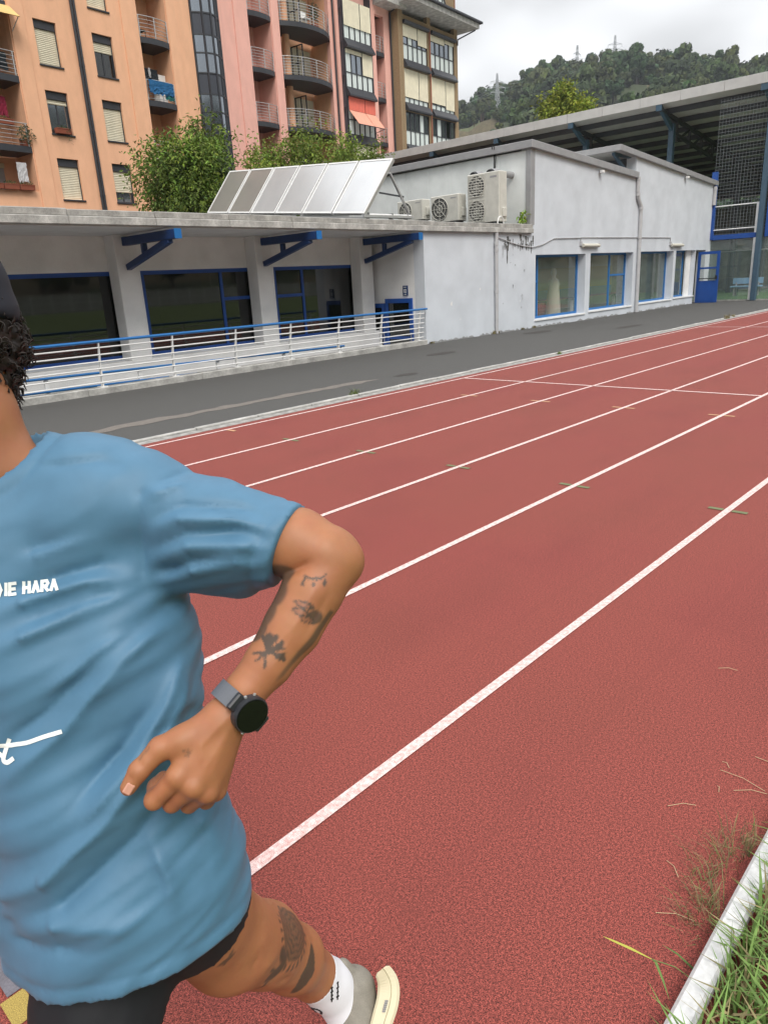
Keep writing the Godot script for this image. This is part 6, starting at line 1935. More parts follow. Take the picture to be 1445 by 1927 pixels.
func stroke(x: float, y: float, ax: float, ay: float, bx: float, by: float, w: float) -> float:
	var ab := Vector2(bx - ax, by - ay)
	var t := clampf(Vector2(x - ax, y - ay).dot(ab) / maxf(ab.length_squared(), 1e-9), 0.0, 1.0)
	return smoothstep(w * 1.5, w * 0.6, Vector2(x - ax, y - ay).distance_to(ab * t))

# tattoos on the forearm and hand, drawn as ink in the skin (millimetres about each motif)
# place of p on the skin about a motif: x across, y down, both in mm in the plane of the skin there
func on_skin(p: Vector3, c: Vector3, n: Vector3) -> Vector2:
	var tx := (ACROSS - n * ACROSS.dot(n)).normalized()
	var ty := n.cross(tx)
	if ty.dot(DOWN) < 0.0: ty = -ty
	var q := p - c
	if q.length_squared() > 0.01: return Vector2(999, 999)
	return Vector2(q.dot(tx), q.dot(ty)) * 1000.0

func arm_ink(p: Vector3, n: Vector3) -> Color:
	var c := skin_tone(p)
	if n.dot(OUT) < -0.1: return c
	var k := 0.0
	var warm := 0.0
	var q := p - Vector3(0.2528, 1.3496, 0.2577)
	var s2 := on_skin(p, Vector3(0.2528, 1.3496, 0.2577), Vector3(-0.5394, 0.6302, 0.5584))
	var x := s2.x
	var y := s2.y
	if absf(x) < 30 and absf(y) < 25 and n.dot(OUT) > 0.1:
		k = maxf(k, stroke(x, y, -13, -4, -4, 0, 1.3)); k = maxf(k, stroke(x, y, -4, 0, 8, 0, 1.3)); k = maxf(k, stroke(x, y, 8, 0, 16, -5, 1.3))
		for i in 6: k = maxf(k, stroke(x, y, -11.0 + i * 5.0, -2.0, -11.5 + i * 5.2, 2.5, 0.9))
		for i in 3: k = maxf(k, disc(x, y, -14.0 + i * 14.0, 6.0 if i != 1 else 8.5, 2.4, 4.0))
	q = p - Vector3(0.2348, 1.3101, 0.2657)
	s2 = on_skin(p, Vector3(0.2348, 1.3101, 0.2657), Vector3(-0.4401, 0.3005, 0.8462))
	x = s2.x
	y = s2.y
	if absf(x) < 35 and absf(y) < 30:
		var u := x * 0.92 + y * 0.38
		var w := -x * 0.38 + y * 0.92
		for e in [[-9.0, -6.0, 14.0, 4.6], [-9.0, 4.0, 13.0, 5.0], [2.0, 10.0, 13.0, 4.4]]:
			var full := disc(u, w, e[0], e[1], e[2], e[3], 0.12)
			var hole := disc(u, w, e[0] - 2.0, e[1], e[2] * 0.66, e[3] * 0.5, 0.2)
			k = maxf(k, full * (1.0 - 0.55 * hole))
			warm = maxf(warm, hole * 0.8)
		k = maxf(k, disc(u, w, 10.0, 3.0, 11.0, 8.5, 0.2) * 0.9)
	q = p - Vector3(0.1829, 1.2729, 0.2457)
	s2 = on_skin(p, Vector3(0.1829, 1.2729, 0.2457), Vector3(-0.5534, 0.6184, 0.5580))
	x = s2.x
	y = s2.y
	if absf(x) < 32 and absf(y) < 32:
		var a := atan2(y - 4.0, x + 6.0)
		var rr := sqrt(pow(x + 6.0, 2.0) + pow(y - 4.0, 2.0))
		if a > -1.95 and a < 0.45:
			var notch := minf(absf(a + 0.75), absf(a + 0.10))
			k = maxf(k, smoothstep(26.0, 23.0, rr + 1.5 * sin(a * 14.0)) * (smoothstep(0.04, 0.13, notch) if rr > 9.0 else 1.0))
		k = maxf(k, stroke(x, y, -6, 4, -22, 4, 1.8)); k = maxf(k, stroke(x, y, -6, 4, -18, 14, 1.6)); k = maxf(k, stroke(x, y, -6, 4, -7, 21, 1.7))
	# long dark band down the outer edge and spots on the inner edge
	q = p - Vector3(0.2426, 1.2797, 0.2707)
	var ab := Vector3(0.1899, 1.2412, 0.264) - Vector3(0.2426, 1.2797, 0.2707)
	var t := q.dot(ab) / ab.length_squared()
	if t > -0.5 and t < 1.5: k = maxf(k, 0.85 * smoothstep(0.009, 0.004, (q - ab * t).length()))
	for e in [[Vector3(0.2091, 1.3017, 0.21), 0.011], [Vector3(0.2314, 1.3199, 0.2097), 0.014], [Vector3(0.245, 1.338, 0.205), 0.012], [Vector3(0.196, 1.284, 0.212), 0.007]]:
		k = maxf(k, 0.85 * smoothstep(e[1] * 1.2, e[1] * 0.6, p.distance_to(e[0]) - 0.012))
	# faint small mark on the back of the hand and on the thumb
	q = p - Vector3(0.0617, 1.1766, 0.2204)
	x = q.dot(ACROSS) * 1000.0
	y = q.dot(DOWN) * 1000.0
	if absf(x) < 12 and absf(y) < 12:
		k = maxf(k, 0.55 * stroke(x, y, -5, -3, 4, 1, 1.2)); k = maxf(k, 0.5 * stroke(x, y, -2, 3, 5, -2, 1.0)); k = maxf(k, 0.45 * stroke(x, y, 0, -5, 2, 6, 1.0))
	q = p - Vector3(0.0265, 1.178, 0.1828)
	if q.length() < 0.03: k = maxf(k, 0.4 * stroke(q.dot(ACROSS) * 1000.0, q.dot(DOWN) * 1000.0, -6, 6, 6, -8, 1.1))
	var ink := INK.lerp(Color(0.30, 0.10, 0.08), warm * 0.5)
	return c.lerp(ink, clampf(k, 0.0, 1.0) * 0.92)

func leg_ink(p: Vector3, n: Vector3) -> Color:
	var c := skin_tone(p)
	if n.dot(OUT) < -0.2: return c
	var k := 0.0
	var q := p - Vector3(0.2905, 0.5800, 0.0530)
	var s2 := on_skin(p, Vector3(0.2905, 0.5800, 0.0530), Vector3(0.6058, 0.4117, 0.6808))
	var x := s2.x
	var y := s2.y
	# ornate half sun with pointed rays
	var cx := x
	var cy := y
	var rr := q.length() * 1000.0
	var a := atan2(cy, cx)
	if rr < 72.0:
		k = maxf(k, smoothstep(53.0, 50.0, rr) * (0.68 + 0.32 * smoothstep(-0.2, 0.6, sin(rr * 0.7 + 1.2 * sin(a * 9.0)))))
		k = maxf(k, smoothstep(68.0, 63.0, rr) * smoothstep(-0.1, 0.35, cos(a * 26.0)) * smoothstep(53.0, 55.0, rr))
	q = p - Vector3(0.2304, 0.5707, 0.0904)
	s2 = on_skin(p, Vector3(0.2304, 0.5707, 0.0904), Vector3(0.1027, -0.2027, 0.9738))
	x = s2.x
	y = s2.y
	if absf(x) < 45 and absf(y) < 40:
		x *= 0.8
		y *= 0.8
		k = maxf(k, disc(x, y, 0, 6, 17, 9)); k = maxf(k, disc(x, y, 15, -8, 8, 19)); k = maxf(k, disc(x, y, -14, 0, 10, 6)); k = maxf(k, stroke(x, y, -4, 0, -10, -16, 3.0)); k = maxf(k, stroke(x, y, -20, 8, -30, 14, 3.0))
	q = p - Vector3(0.3115, 0.4613, 0.0631)
	s2 = on_skin(p, Vector3(0.3115, 0.4613, 0.0631), Vector3(0.0629, -0.0774, 0.9950))
	x = s2.x
	y = s2.y
	if absf(x) < 50 and absf(y) < 60:
		var u := x * 0.62 - y * 0.78
		var w := x * 0.78 + y * 0.62
		k = maxf(k, smoothstep(1.06, 0.94, absf(u - 0.0) / 47.0 + pow((w - 3.0) / 21.0, 2.0)))
	q = p - Vector3(0.1201, 0.7201, 0.1271)
	s2 = on_skin(p, Vector3(0.1201, 0.7201, 0.1271), Vector3(-0.1093, -0.2928, 0.9499))
	x = s2.x
	y = s2.y
	if absf(x) < 35 and absf(y) < 30:
		k = maxf(k, 0.9 * disc(x, y, 0, 0, 16, 6)); k = maxf(k, 0.9 * stroke(x, y, -6, 8, 12, -10, 3.0))
	return c.lerp(INK, clampf(k, 0.0, 1.0) * 0.90)

func plain_skin(p: Vector3, _n: Vector3) -> Color:
	return skin_tone(p)

func white_tint(_p: Vector3, _n: Vector3) -> Color:
	return Color(1, 1, 1)

func bounds(names: Array, pad: float) -> Array:
	var lo := Vector3.ONE * 99.0
	var hi := -lo
	for k in names:
		for j in bone(k):
			lo = lo.min(Vector3(j[0], j[1], j[2]) - Vector3.ONE * (j[3] + pad))
			hi = hi.max(Vector3(j[0], j[1], j[2]) + Vector3.ONE * (j[3] + pad))
	return [lo, hi]

func runner() -> void:
	skin_noise = noise(301, 1.0, 2)
	var t := thing("person", "runner in a blue t-shirt and black shorts with tattooed arm and leg, mid-stride", "person", RUNNER_AT)
	origin_of[t] = Vector3.ZERO   # joints are given about the runner's own base
	var skin := mat("skin", Color(1, 1, 1), 0.54)
	skin.vertex_color_use_as_albedo = true
	skin.subsurf_scatter_enabled = true
	skin.subsurf_scatter_strength = 0.08
	skin.normal_enabled = true
	skin.normal_texture = T.plaster_n
	skin.normal_scale = 0.4
	skin.uv1_triplanar = true
	skin.uv1_scale = Vector3.ONE * 14.0
	var body := MB.new()
	body.tinted = true
	# left arm with its hand: fine grid, fingers as chains of their own
	var names := ["arm", "forearm", "elbow", "palm", "palm2", "palm3", "palm4", "palm5", "thumb_base", "thumb", "index", "middle", "ring", "little"]
	var bb := bounds(names, 0.012)
	var f := Field.new(bb[0], bb[1], 0.0030)
	f.chain(bone("arm"), 0.010)
	f.chain(bone("forearm"), 0.005)
	f.chain(bone("elbow"), 0.022)
	for k in ["palm", "palm2", "palm3", "palm4", "palm5", "thumb_base"]: f.chain(bone(k), 0.010)
	f.chain(bone("thumb"), 0.005)
	for k in ["index", "middle", "ring", "little"]: f.chain(bone(k), 0.0052)
	# knuckles and tendons
	for k in ["index", "middle", "ring", "little"]:
		var j: Array = bone(k)[0]
		var p := Vector3(j[0], j[1], j[2]) + OUT * 0.004
		f.capsule(p, j[3] * 0.78, p, j[3] * 0.78, 0.006)
	for q in ARM_RIDGES: crease(f, q[2], q[1], q[0])
	f.slack = 3.0
	f.net(body, arm_ink)
	# head, neck and shoulders
	names = ["skull", "jaw", "neck", "trap"]
	bb = bounds(names, 0.05)
	f = Field.new(bb[0], bb[1], 0.006)
	f.chain(bone("skull"), 0.03)
	f.chain(bone("jaw"), 0.05)
	f.chain(bone("neck"), 0.03)
	f.chain(bone("trap"), 0.03)
	var sk: Array = bone("skull")[1]
	var head := Vector3(sk[0], sk[1], sk[2])
	var face := Vector3(-0.92, -0.06, 0.38).normalized()
	var ear := face.cross(Vector3.UP).normalized()
	var brow := head + face * 0.078
	f.capsule(brow + Vector3(0, -0.005, 0), 0.010, brow + face * 0.026 + Vector3(0, -0.048, 0), 0.014, 0.012)
	for s in [-1.0, 1.0]:
		f.capsule(head + ear * s * 0.082 + Vector3(0, 0.005, 0), 0.012, head + ear * s * 0.088 - face * 0.01 + Vector3(0, -0.045, 0), 0.009, 0.006)
		f.capsule(brow + ear * s * 0.032 - Vector3(0, 0.002, 0), 0.009, brow + ear * s * 0.032 - Vector3(0, 0.006, 0), 0.009, 0.01)
	f.capsule(brow - face * 0.004 + ear * 0.02 - Vector3(0, 0.085, 0), 0.010, brow - face * 0.004 - ear * 0.02 - Vector3(0, 0.085, 0), 0.010, 0.010)
	f.net(body, plain_skin)
	# kicked-back left leg, lifted right leg, right arm
	bb = bounds(["legL", "calf"], 0.02)
	f = Field.new(bb[0], bb[1], 0.0042)
	f.chain(bone("legL"), 0.02)
	f.chain(bone("calf"), 0.02)
	for q in LEG_RIDGES: crease(f, q[2], q[1], q[0])
	f.slack = 3.0
	f.net(body, leg_ink)
	bb = bounds(["legR", "shinR"], 0.02)
	f = Field.new(bb[0], bb[1], 0.009)
	f.chain(bone("legR"), 0.02)
	f.chain(bone("shinR"), 0.02)
	f.net(body, plain_skin)
	bb = bounds(["armR", "handR"], 0.02)
	f = Field.new(bb[0], bb[1], 0.007)
	f.chain(bone("armR"), 0.015)
	f.chain(bone("handR"), 0.012)
	f.net(body, plain_skin)
	part(t, "body", body, skin)
	# thumb nail
	var nail := MB.new()
	var j0: Array = bone("thumb")[1]
	var j1: Array = bone("thumb")[2]
	var na := Vector3(j0[0], j0[1], j0[2])
	var nb := Vector3(j1[0], j1[1], j1[2])
	var dirn := (nb - na).normalized()
	var outn := (OUT - dirn * OUT.dot(dirn)).normalized()
	outn = (outn - dirn.cross(outn) * 0.25).normalized()
	nail.obox(na.lerp(nb, 0.93) + outn * 0.0098, Basis(dirn.cross(outn), dirn, outn), Vector3(0.0052, 0.0068, 0.0016), 0.0015)
	part(t, "thumb_nail", nail, mat("nail", lin(0.56, 0.28, 0.20), 0.4))
	shirt(t)
	shorts(t)
	shoes(t)
	hair(t, head, face, ear)
	watch()

func shirt(t: Node3D) -> void:
	var names := ["torsoL", "torsoR", "torsoM", "shoulder", "shoulderR", "sleeve", "sleeveback", "sleeveR"]
	var bb := bounds(names, 0.03)
	bb[0].y = 0.69
	var f := Field.new(bb[0], bb[1], 0.0060)
	for k in ["torsoL", "torsoR", "torsoM"]: f.chain(bone(k), 0.05)
	f.chain(bone("shoulder"), 0.045)
	f.chain(bone("shoulderR"), 0.045)
	f.chain(bone("sleeve"), 0.028)
	f.chain(bone("sleeveback"), 0.03)
	f.chain(bone("sleeveR"), 0.03)
	# folds: named creases plus slanting noise, pressed into the cloth
	var rough := noise(311, 1.0, 2)
	var up := Vector3(0.02, 0.98, -0.05)
	for kk in f.nz:
		for j in f.ny:
			var at := (kk * f.ny + j) * f.nx
			for i in f.nx:
				var w := f.d[at + i]
				if w > 0.03 or w < -0.03: continue
				var p := f.o + Vector3(i, j, kk) * f.h
				var l := p.dot(ACROSS)
				var th := lerpf(0.95, 0.35, clampf((p.y - 0.85) / 0.5, 0.0, 1.0))
				var c := -l * sin(th) + p.y * cos(th)
				var a := l * cos(th) + p.y * sin(th)
				var q := rough.get_noise_3d(a * 2.6, c * 10.0, p.dot(OUT) * 2.5)
				var q2 := rough.get_noise_3d(a * 6.0 + 40.0, c * 22.0, p.dot(OUT) * 5.0)
				var seam := 0.0026 * exp(-pow((p.distance_to(COLLAR[0]) - COLLAR[1] - 0.024) / 0.005, 2.0))
				seam += 0.0026 * exp(-pow(((p - HEM[0]).dot(HEM[1]) + 0.024) / 0.005, 2.0))
				var sl: Vector3 = p - SLEEVE_HEM[0]
				if sl.length_squared() < 0.02: seam += 0.0028 * exp(-pow((sl.dot(SLEEVE_HEM[1]) + 0.022) / 0.005, 2.0))
				f.d[at + i] = w + 0.0090 * (sqrt(q * q + 0.002) - 0.25) - 0.0008 * q2 + seam
	for fd in FOLDS: crease(f, fd[2], fd[1], fd[0])
	f.slack = 4.5
	f.cut(HEM[0], HEM[1])
	f.cut(SLEEVE_HEM[0], SLEEVE_HEM[1], 0.16)
	f.hollow_ball(COLLAR[0], COLLAR[1])
	var mb := MB.new()
	f.net(mb, white_tint)
	var cloth := mat("shirt_blue", lin(0.075, 0.188, 0.30), 0.58, T.cloth_n, 1.0)
	cloth.albedo_texture = T.soft
	cloth.normal_enabled = true
	cloth.normal_texture = T.cloth_n
	cloth.normal_scale = 0.15
	cloth.uv1_world_triplanar = false
	cloth.uv1_scale = Vector3.ONE * 6.0
	cloth.rim_enabled = true
	cloth.rim = 0.25
	cloth.rim_tint = 0.6
	var sh := part(t, "t_shirt", mb, cloth)
	# white prints on the chest, laid on the cloth
	print_strokes(f, sh, "chest_lettering", CHEST_TEXT, 0.0021)
	print_strokes(f, sh, "chest_script", CHEST_SCRIPT, 0.0027)

func crease(f: Field, course: Array, w: float, amp: float) -> void:
	var pts: Array[Vector3] = []
	var lo := Vector3.ONE * 99.0
	var hi := -lo
	var total := 0.0
	for q in course:
		pts.append(Vector3(q[0], q[1], q[2]))
		lo = lo.min(pts[-1])
		hi = hi.max(pts[-1])
		if pts.size() > 1: total += pts[-1].distance_to(pts[-2])
	lo = (lo - Vector3.ONE * 0.07 - f.o) / f.h
	hi = (hi + Vector3.ONE * 0.07 - f.o) / f.h
	for kk in range(clampi(int(lo.z), 0, f.nz), clampi(int(hi.z) + 1, 0, f.nz)):
		for j in range(clampi(int(lo.y), 0, f.ny), clampi(int(hi.y) + 1, 0, f.ny)):
			var at := (kk * f.ny + j) * f.nx
			for i in range(clampi(int(lo.x), 0, f.nx), clampi(int(hi.x) + 1, 0, f.nx)):
				var v := f.d[at + i]
				if v > 0.04 or v < -0.04: continue
				var p := f.o + Vector3(i, j, kk) * f.h
				var best := 9.0
				var along := 0.0
				var run := 0.0
				for s in pts.size() - 1:
					var ab := pts[s + 1] - pts[s]
					var t := clampf((p - pts[s]).dot(ab) / ab.length_squared(), 0.0, 1.0)
					var q := p - pts[s] - ab * t
					var deep := q.dot(OUT)
					# across the cloth, not through it
					var dist := sqrt(maxf(0.0, q.length_squared() - deep * deep)) + maxf(0.0, absf(deep) - 0.07)
					if dist < best:
						best = dist
						along = run + ab.length() * t
					run += ab.length()
				if best > w * 3.2: continue
				var run_out := minf(0.07, total * 0.4)
				var fade := smoothstep(0.0, run_out, along) * smoothstep(0.0, run_out, total - along)
				# sharp along the crest, long at the foot, as cloth and skin fold
				f.d[at + i] = v - amp * 0.85 * fade * exp(-1.25 * (sqrt(best * best + 0.000006) - 0.00245) / w)

func print_strokes(f: Field, parent: Node3D, called: String, lines: Array, w: float) -> void:
	var b := MB.new()
	for s in lines:
		for i in s.size() - 1:
			var A := Vector3(s[i][0], s[i][1], s[i][2])
			var B := Vector3(s[i + 1][0], s[i + 1][1], s[i + 1][2])
			var n := maxi(1, int(A.distance_to(B) / 0.004))
			var side := (B - A).cross(OUT).normalized() * w
			var ext := (B - A).normalized() * w * 0.8
			var prev := []
			for k in n + 1:
				var p := (A - ext).lerp(B + ext, float(k) / n)
				var l := f.hit(p - side, CHEST_OUT * -1.0) + CHEST_OUT * 0.0012
				var r := f.hit(p + side, CHEST_OUT * -1.0) + CHEST_OUT * 0.0012
				if prev and l.distance_to(p) < 0.3 and r.distance_to(p) < 0.3:
					b.quad(prev[0], prev[1], r, l)
				prev = [l, r]
	part(parent, called, b, M.print_white if M.has("print_white") else mat("print_white", lin(0.80, 0.83, 0.80), 0.7), "white chest print")

func shorts(t: Node3D) -> void:
	var bb := bounds(["pelvis", "thighL", "thighR"], 0.02)
	var f := Field.new(bb[0], bb[1], 0.0065)
	f.chain(bone("pelvis"), 0.04)
	f.chain(bone("thighL"), 0.035)
	f.chain(bone("thighR"), 0.035)
	var wr := noise(320, 1.0, 2)
	for i in f.d.size():
		var w := f.d[i]
		if absf(w) > 0.02: continue
		var p := f.o + Vector3(i % f.nx, (i / f.nx) % f.ny, i / (f.nx * f.ny)) * f.h
		f.d[i] = w - 0.0025 * wr.get_noise_3d(p.x * 16.0, p.y * 16.0, p.z * 16.0)
	f.cut(SHORTS_HEM[0], SHORTS_HEM[1], 0.16)
	var r: Array = bone("thighR")[2]
	var rp := Vector3(r[0], r[1], r[2])
	f.cut(rp, Vector3(-0.1, -0.98, 0.15).normalized(), 0.2)
	var mb := MB.new()
	f.net(mb, white_tint)
	part(t, "shorts", mb, mat("shorts_black", lin(0.006, 0.0065, 0.010), 0.75))

func shoes(t: Node3D) -> void:
	# sock, then the shoe with its upper, heel tab and thick pale sole
	var bb := bounds(["sock"], 0.02)
	var f := Field.new(bb[0], bb[1], 0.004)
	f.chain(bone("sock"), 0.015)
	var s0: Array = bone("sock")[0]
	var s1: Array = bone("sock")[1]
	var a := Vector3(s0[0], s0[1], s0[2])
	var dir := (Vector3(s1[0], s1[1], s1[2]) - a).normalized()
	f.cut(a, -dir, 0.12)
	var mb := MB.new()
	f.net(mb, white_tint)
	var sock := part(t, "sock", mb, mat("sock_white", lin(0.76, 0.76, 0.80), 0.85, T.cloth_n))
	M.sock_white.albedo_texture = T.soft
	# dark woven letters and badge on the sock
	var marks := MB.new()
	var m0 := a.lerp(Vector3(s1[0], s1[1], s1[2]), 0.85)
	var px := dir
	for ln in 2:
		for k in 4:
			var p := m0 + ACROSS * (0.016 + ln * 0.011) + DOWN * (-0.032 + k * 0.0095) + OUT * 0.10
			var h0 := f.hit(p, -OUT)
			var nn := f.slope(h0)
			var ty := (DOWN - nn * DOWN.dot(nn)).normalized()
			marks.obox(h0 + nn * 0.0006, Basis(nn.cross(ty), ty, -nn) , Vector3(0.0034 if k % 2 else 0.0026, 0.0013, 0.0008))
			marks.obox(h0 + nn * 0.0006 + ty * 0.0035, Basis(nn.cross(ty), ty, -nn), Vector3(0.0012, 0.0035, 0.0008))
	for k in 14:
		var an := TAU * k / 14.0
		if k in [2, 3]: continue
		var p := m0 + ACROSS * (-0.018 + cos(an) * 0.011) + DOWN * (0.036 + sin(an) * 0.011) + OUT * 0.10
		var h0 := f.hit(p, -OUT)
		var nn := f.slope(h0)
		var ty := (DOWN - nn * DOWN.dot(nn)).normalized()
		marks.obox(h0 + nn * 0.0005, Basis(nn.cross(ty), ty, -nn), Vector3(0.0022, 0.0022, 0.0008))
	part(sock, "woven_mark", marks, M.black, "dark letters and round badge woven in the sock")
	bb = bounds(["upper", "tab"], 0.03)
	f = Field.new(bb[0], bb[1], 0.0045)
	f.chain(bone("upper"), 0.02)
	f.chain(bone("tab"), 0.006)
	mb = MB.new()
	f.net(mb, white_tint)
	var shoe := part(t, "shoe", mb, mat("shoe_mesh", lin(0.34, 0.315, 0.265), 0.85, T.cloth_n))
	M.shoe_mesh.albedo_texture = T.fine
	M.shoe_mesh.uv1_scale = Vector3.ONE * 8.0
	# thick pale midsole swept from heel to toe, with a dark tread and side grooves
	var sa: Array = finer(bone("soleA"))
	var sb: Array = finer(bone("soleB"))
	mb = MB.new()
	var tread := MB.new()
	var rows := []
	for i in sa.size():
		var pa := Vector3(sa[i][0], sa[i][1], sa[i][2])
		var pb := Vector3(sb[i][0], sb[i][1], sb[i][2])
		var i1 := mini(i + 1, sa.size() - 1)
		var i9 := maxi(i - 1, 0)
		var fwd := (Vector3(sa[i1][0], sa[i1][1], sa[i1][2]) - Vector3(sa[i9][0], sa[i9][1], sa[i9][2])).normalized()
		var wd := (pb - pa).normalized()
		var th := fwd.cross(wd).normalized()
		if th.dot(ACROSS) < 0.0: th = -th
		var c := (pa + pb) * 0.5
		var hw := pa.distance_to(pb) * 0.5 + 0.012
		var ht: float = sa[i][3] * 1.2 * (0.72 if i == 0 else 1.0)
		var ring := []
		for q in [[-1.0, -0.8], [-0.9, -1.0], [0.9, -1.0], [1.0, -0.8], [1.06, 0.1], [1.0, 0.75], [0.88, 1.0], [-0.88, 1.0], [-1.0, 0.75], [-1.06, 0.1]]:
			ring.append(c + wd * q[0] * hw + th * q[1] * ht)
		rows.append(ring)
	for i in rows.size() - 1:
		for k in 10:
			var A: Vector3 = rows[i][k]
			var B: Vector3 = rows[i][(k + 1) % 10]
			mb.quad(A, B, rows[i + 1][(k + 1) % 10], rows[i + 1][k])
	for k in range(1, 9):
		mb.tri(rows[0][0], rows[0][k + 1], rows[0][k])
		mb.tri(rows[-1][0], rows[-1][k], rows[-1][k + 1])
	var sole := part(shoe, "sole", mb, mat("sole_cream", lin(0.66, 0.60, 0.42), 0.7))
	for i in rows.size() - 1:
		var A: Vector3 = rows[i][3]
		tread.beam(rows[i][4].lerp(rows[i][5], 0.2), rows[i + 1][4].lerp(rows[i + 1][5], 0.2), 0.0016, 0.0016)
	part(sole, "side_groove", tread, mat("groove", lin(0.40, 0.35, 0.22), 0.8))
	# small printed letters on the side of the sole
	var letters := MB.new()
	for k in 6:
		var at: Vector3 = rows[9][4].lerp(rows[13][4], 0.15 + k * 0.09) + OUT * 0.0012
		letters.obox(at + ACROSS * -0.004, Basis(ACROSS, -DOWN, OUT), Vector3(0.0035, 0.0016, 0.0005))
	part(sole, "sole_lettering", letters, M.grey_metal)
	# other foot, in the air ahead of him
	bb = bounds(["footR"], 0.03)
	f = Field.new(bb[0], bb[1], 0.008)
	f.chain(bone("footR"), 0.02)
	mb = MB.new()
	f.net(mb, white_tint)
	var sh2 := part(t, "shoe", mb, M.shoe_mesh)
	f = Field.new(bb[0] - Vector3(0, 0.05, 0), bb[1], 0.008)
	for q in bone("footR").size() - 1:
		var u0: Array = bone("footR")[q]
		var u1: Array = bone("footR")[q + 1]
		f.capsule(Vector3(u0[0], u0[1] - 0.032, u0[2]), 0.030, Vector3(u1[0], u1[1] - 0.03, u1[2]), 0.027, 0.02)
	mb = MB.new()
	f.net(mb, white_tint)
	part(sh2, "sole", mb, M.sole_cream)

# more stations along a course, rounded between the given ones
func finer(js: Array) -> Array:
	var c := []
	for i in js.size() - 1:
		for k in 5:
			var o := []
			for q in 4: o.append(cubic_interpolate(js[i][q], js[i + 1][q], js[maxi(i - 1, 0)][q], js[mini(i + 2, js.size() - 1)][q], k / 5.0))
			c.append(o)
	c.append(js[-1])
	return c

func hair(t: Node3D, head: Vector3, face: Vector3, ear: Vector3) -> void:
	var r := RandomNumberGenerator.new()
	r.seed = 17
	# dense curls: a lumpy cap of hair and many small locks standing out of it
	var lo := head - Vector3.ONE * 0.19
	var f := Field.new(lo, head + Vector3.ONE * 0.19, 0.0065)
	var back := head - face * 0.022
	f.capsule(back + Vector3(0, 0.035, 0), 0.092, back + Vector3(0, -0.01, 0), 0.093, 0.01)
	f.capsule(back - face * 0.035 - Vector3(0, 0.03, 0), 0.076, back - face * 0.02 - Vector3(0, 0.11, 0), 0.056, 0.03)
	for s in [-1.0, 1.0]: f.capsule(head + ear * s * 0.050 - face * 0.01, 0.052, head + ear * s * 0.046 - face * 0.03 - Vector3(0, 0.075, 0), 0.042, 0.02)
	var lump := noise(33, 1.0, 2)
	for i in f.d.size():
		if absf(f.d[i]) > 0.03: continue
		var p := f.o + Vector3(i % f.nx, (i / f.nx) % f.ny, i / (f.nx * f.ny)) * f.h
		f.d[i] -= 0.010 * lump.get_noise_3dv(p * 34.0)
	f.cut(head + face * 0.06, face)
	var mb := MB.new()
	f.net(mb, white_tint)
	var hm := mat("hair", lin(0.020, 0.012, 0.009), 0.55)
	var hr := part(t, "hair", mb, hm)
	var locks := MB.new()
	for i in 1100:
		var d := Vector3(r.randfn(), r.randfn() * 0.8 - 0.35, r.randfn()).normalized()
		if d.dot(face) > 0.25: continue
		var p := f.hit(back + d * 0.17, -d)
		var nn := f.slope(p)
		var tg := nn.cross(Vector3(r.randfn(), r.randfn(), r.randfn())).normalized()
		var pts := []
		for k in 5:
			var an := k * 1.1
			pts.append(p + nn * (0.0025 * k) + tg * sin(an) * 0.0045 + nn.cross(tg) * cos(an) * 0.0045)
		locks.tube(pts, [0.0016, 0.0016, 0.0014, 0.0011, 0.0005], 3)
	part(hr, "locks", locks, hm)
	# navy cap
	f = Field.new(lo, head + Vector3.ONE * 0.23, 0.0065)
	var tilt := (Vector3.UP + face * 0.15).normalized()
	f.capsule(head + Vector3(0, 0.055, 0) - face * 0.018, 0.103, head + Vector3(0, 0.030, 0) - face * 0.018, 0.108, 0.01)
	f.cut(head + Vector3(0, 0.020, 0) - face * 0.02, (Vector3.DOWN + face * 0.22).normalized())
	mb = MB.new()
	f.net(mb, white_tint)
	var cap := part(t, "cap", mb, mat("cap_navy", lin(0.013, 0.014, 0.024), 0.8))
	var brim := MB.new()
	var c0 := head + Vector3(0, 0.058, 0) + face * 0.07
	brim.obox(c0 + face * 0.055, Basis(ear, Vector3.UP, face).orthonormalized(), Vector3(0.075, 0.004, 0.055), 0.003)
	part(cap, "brim", brim, M.cap_navy)

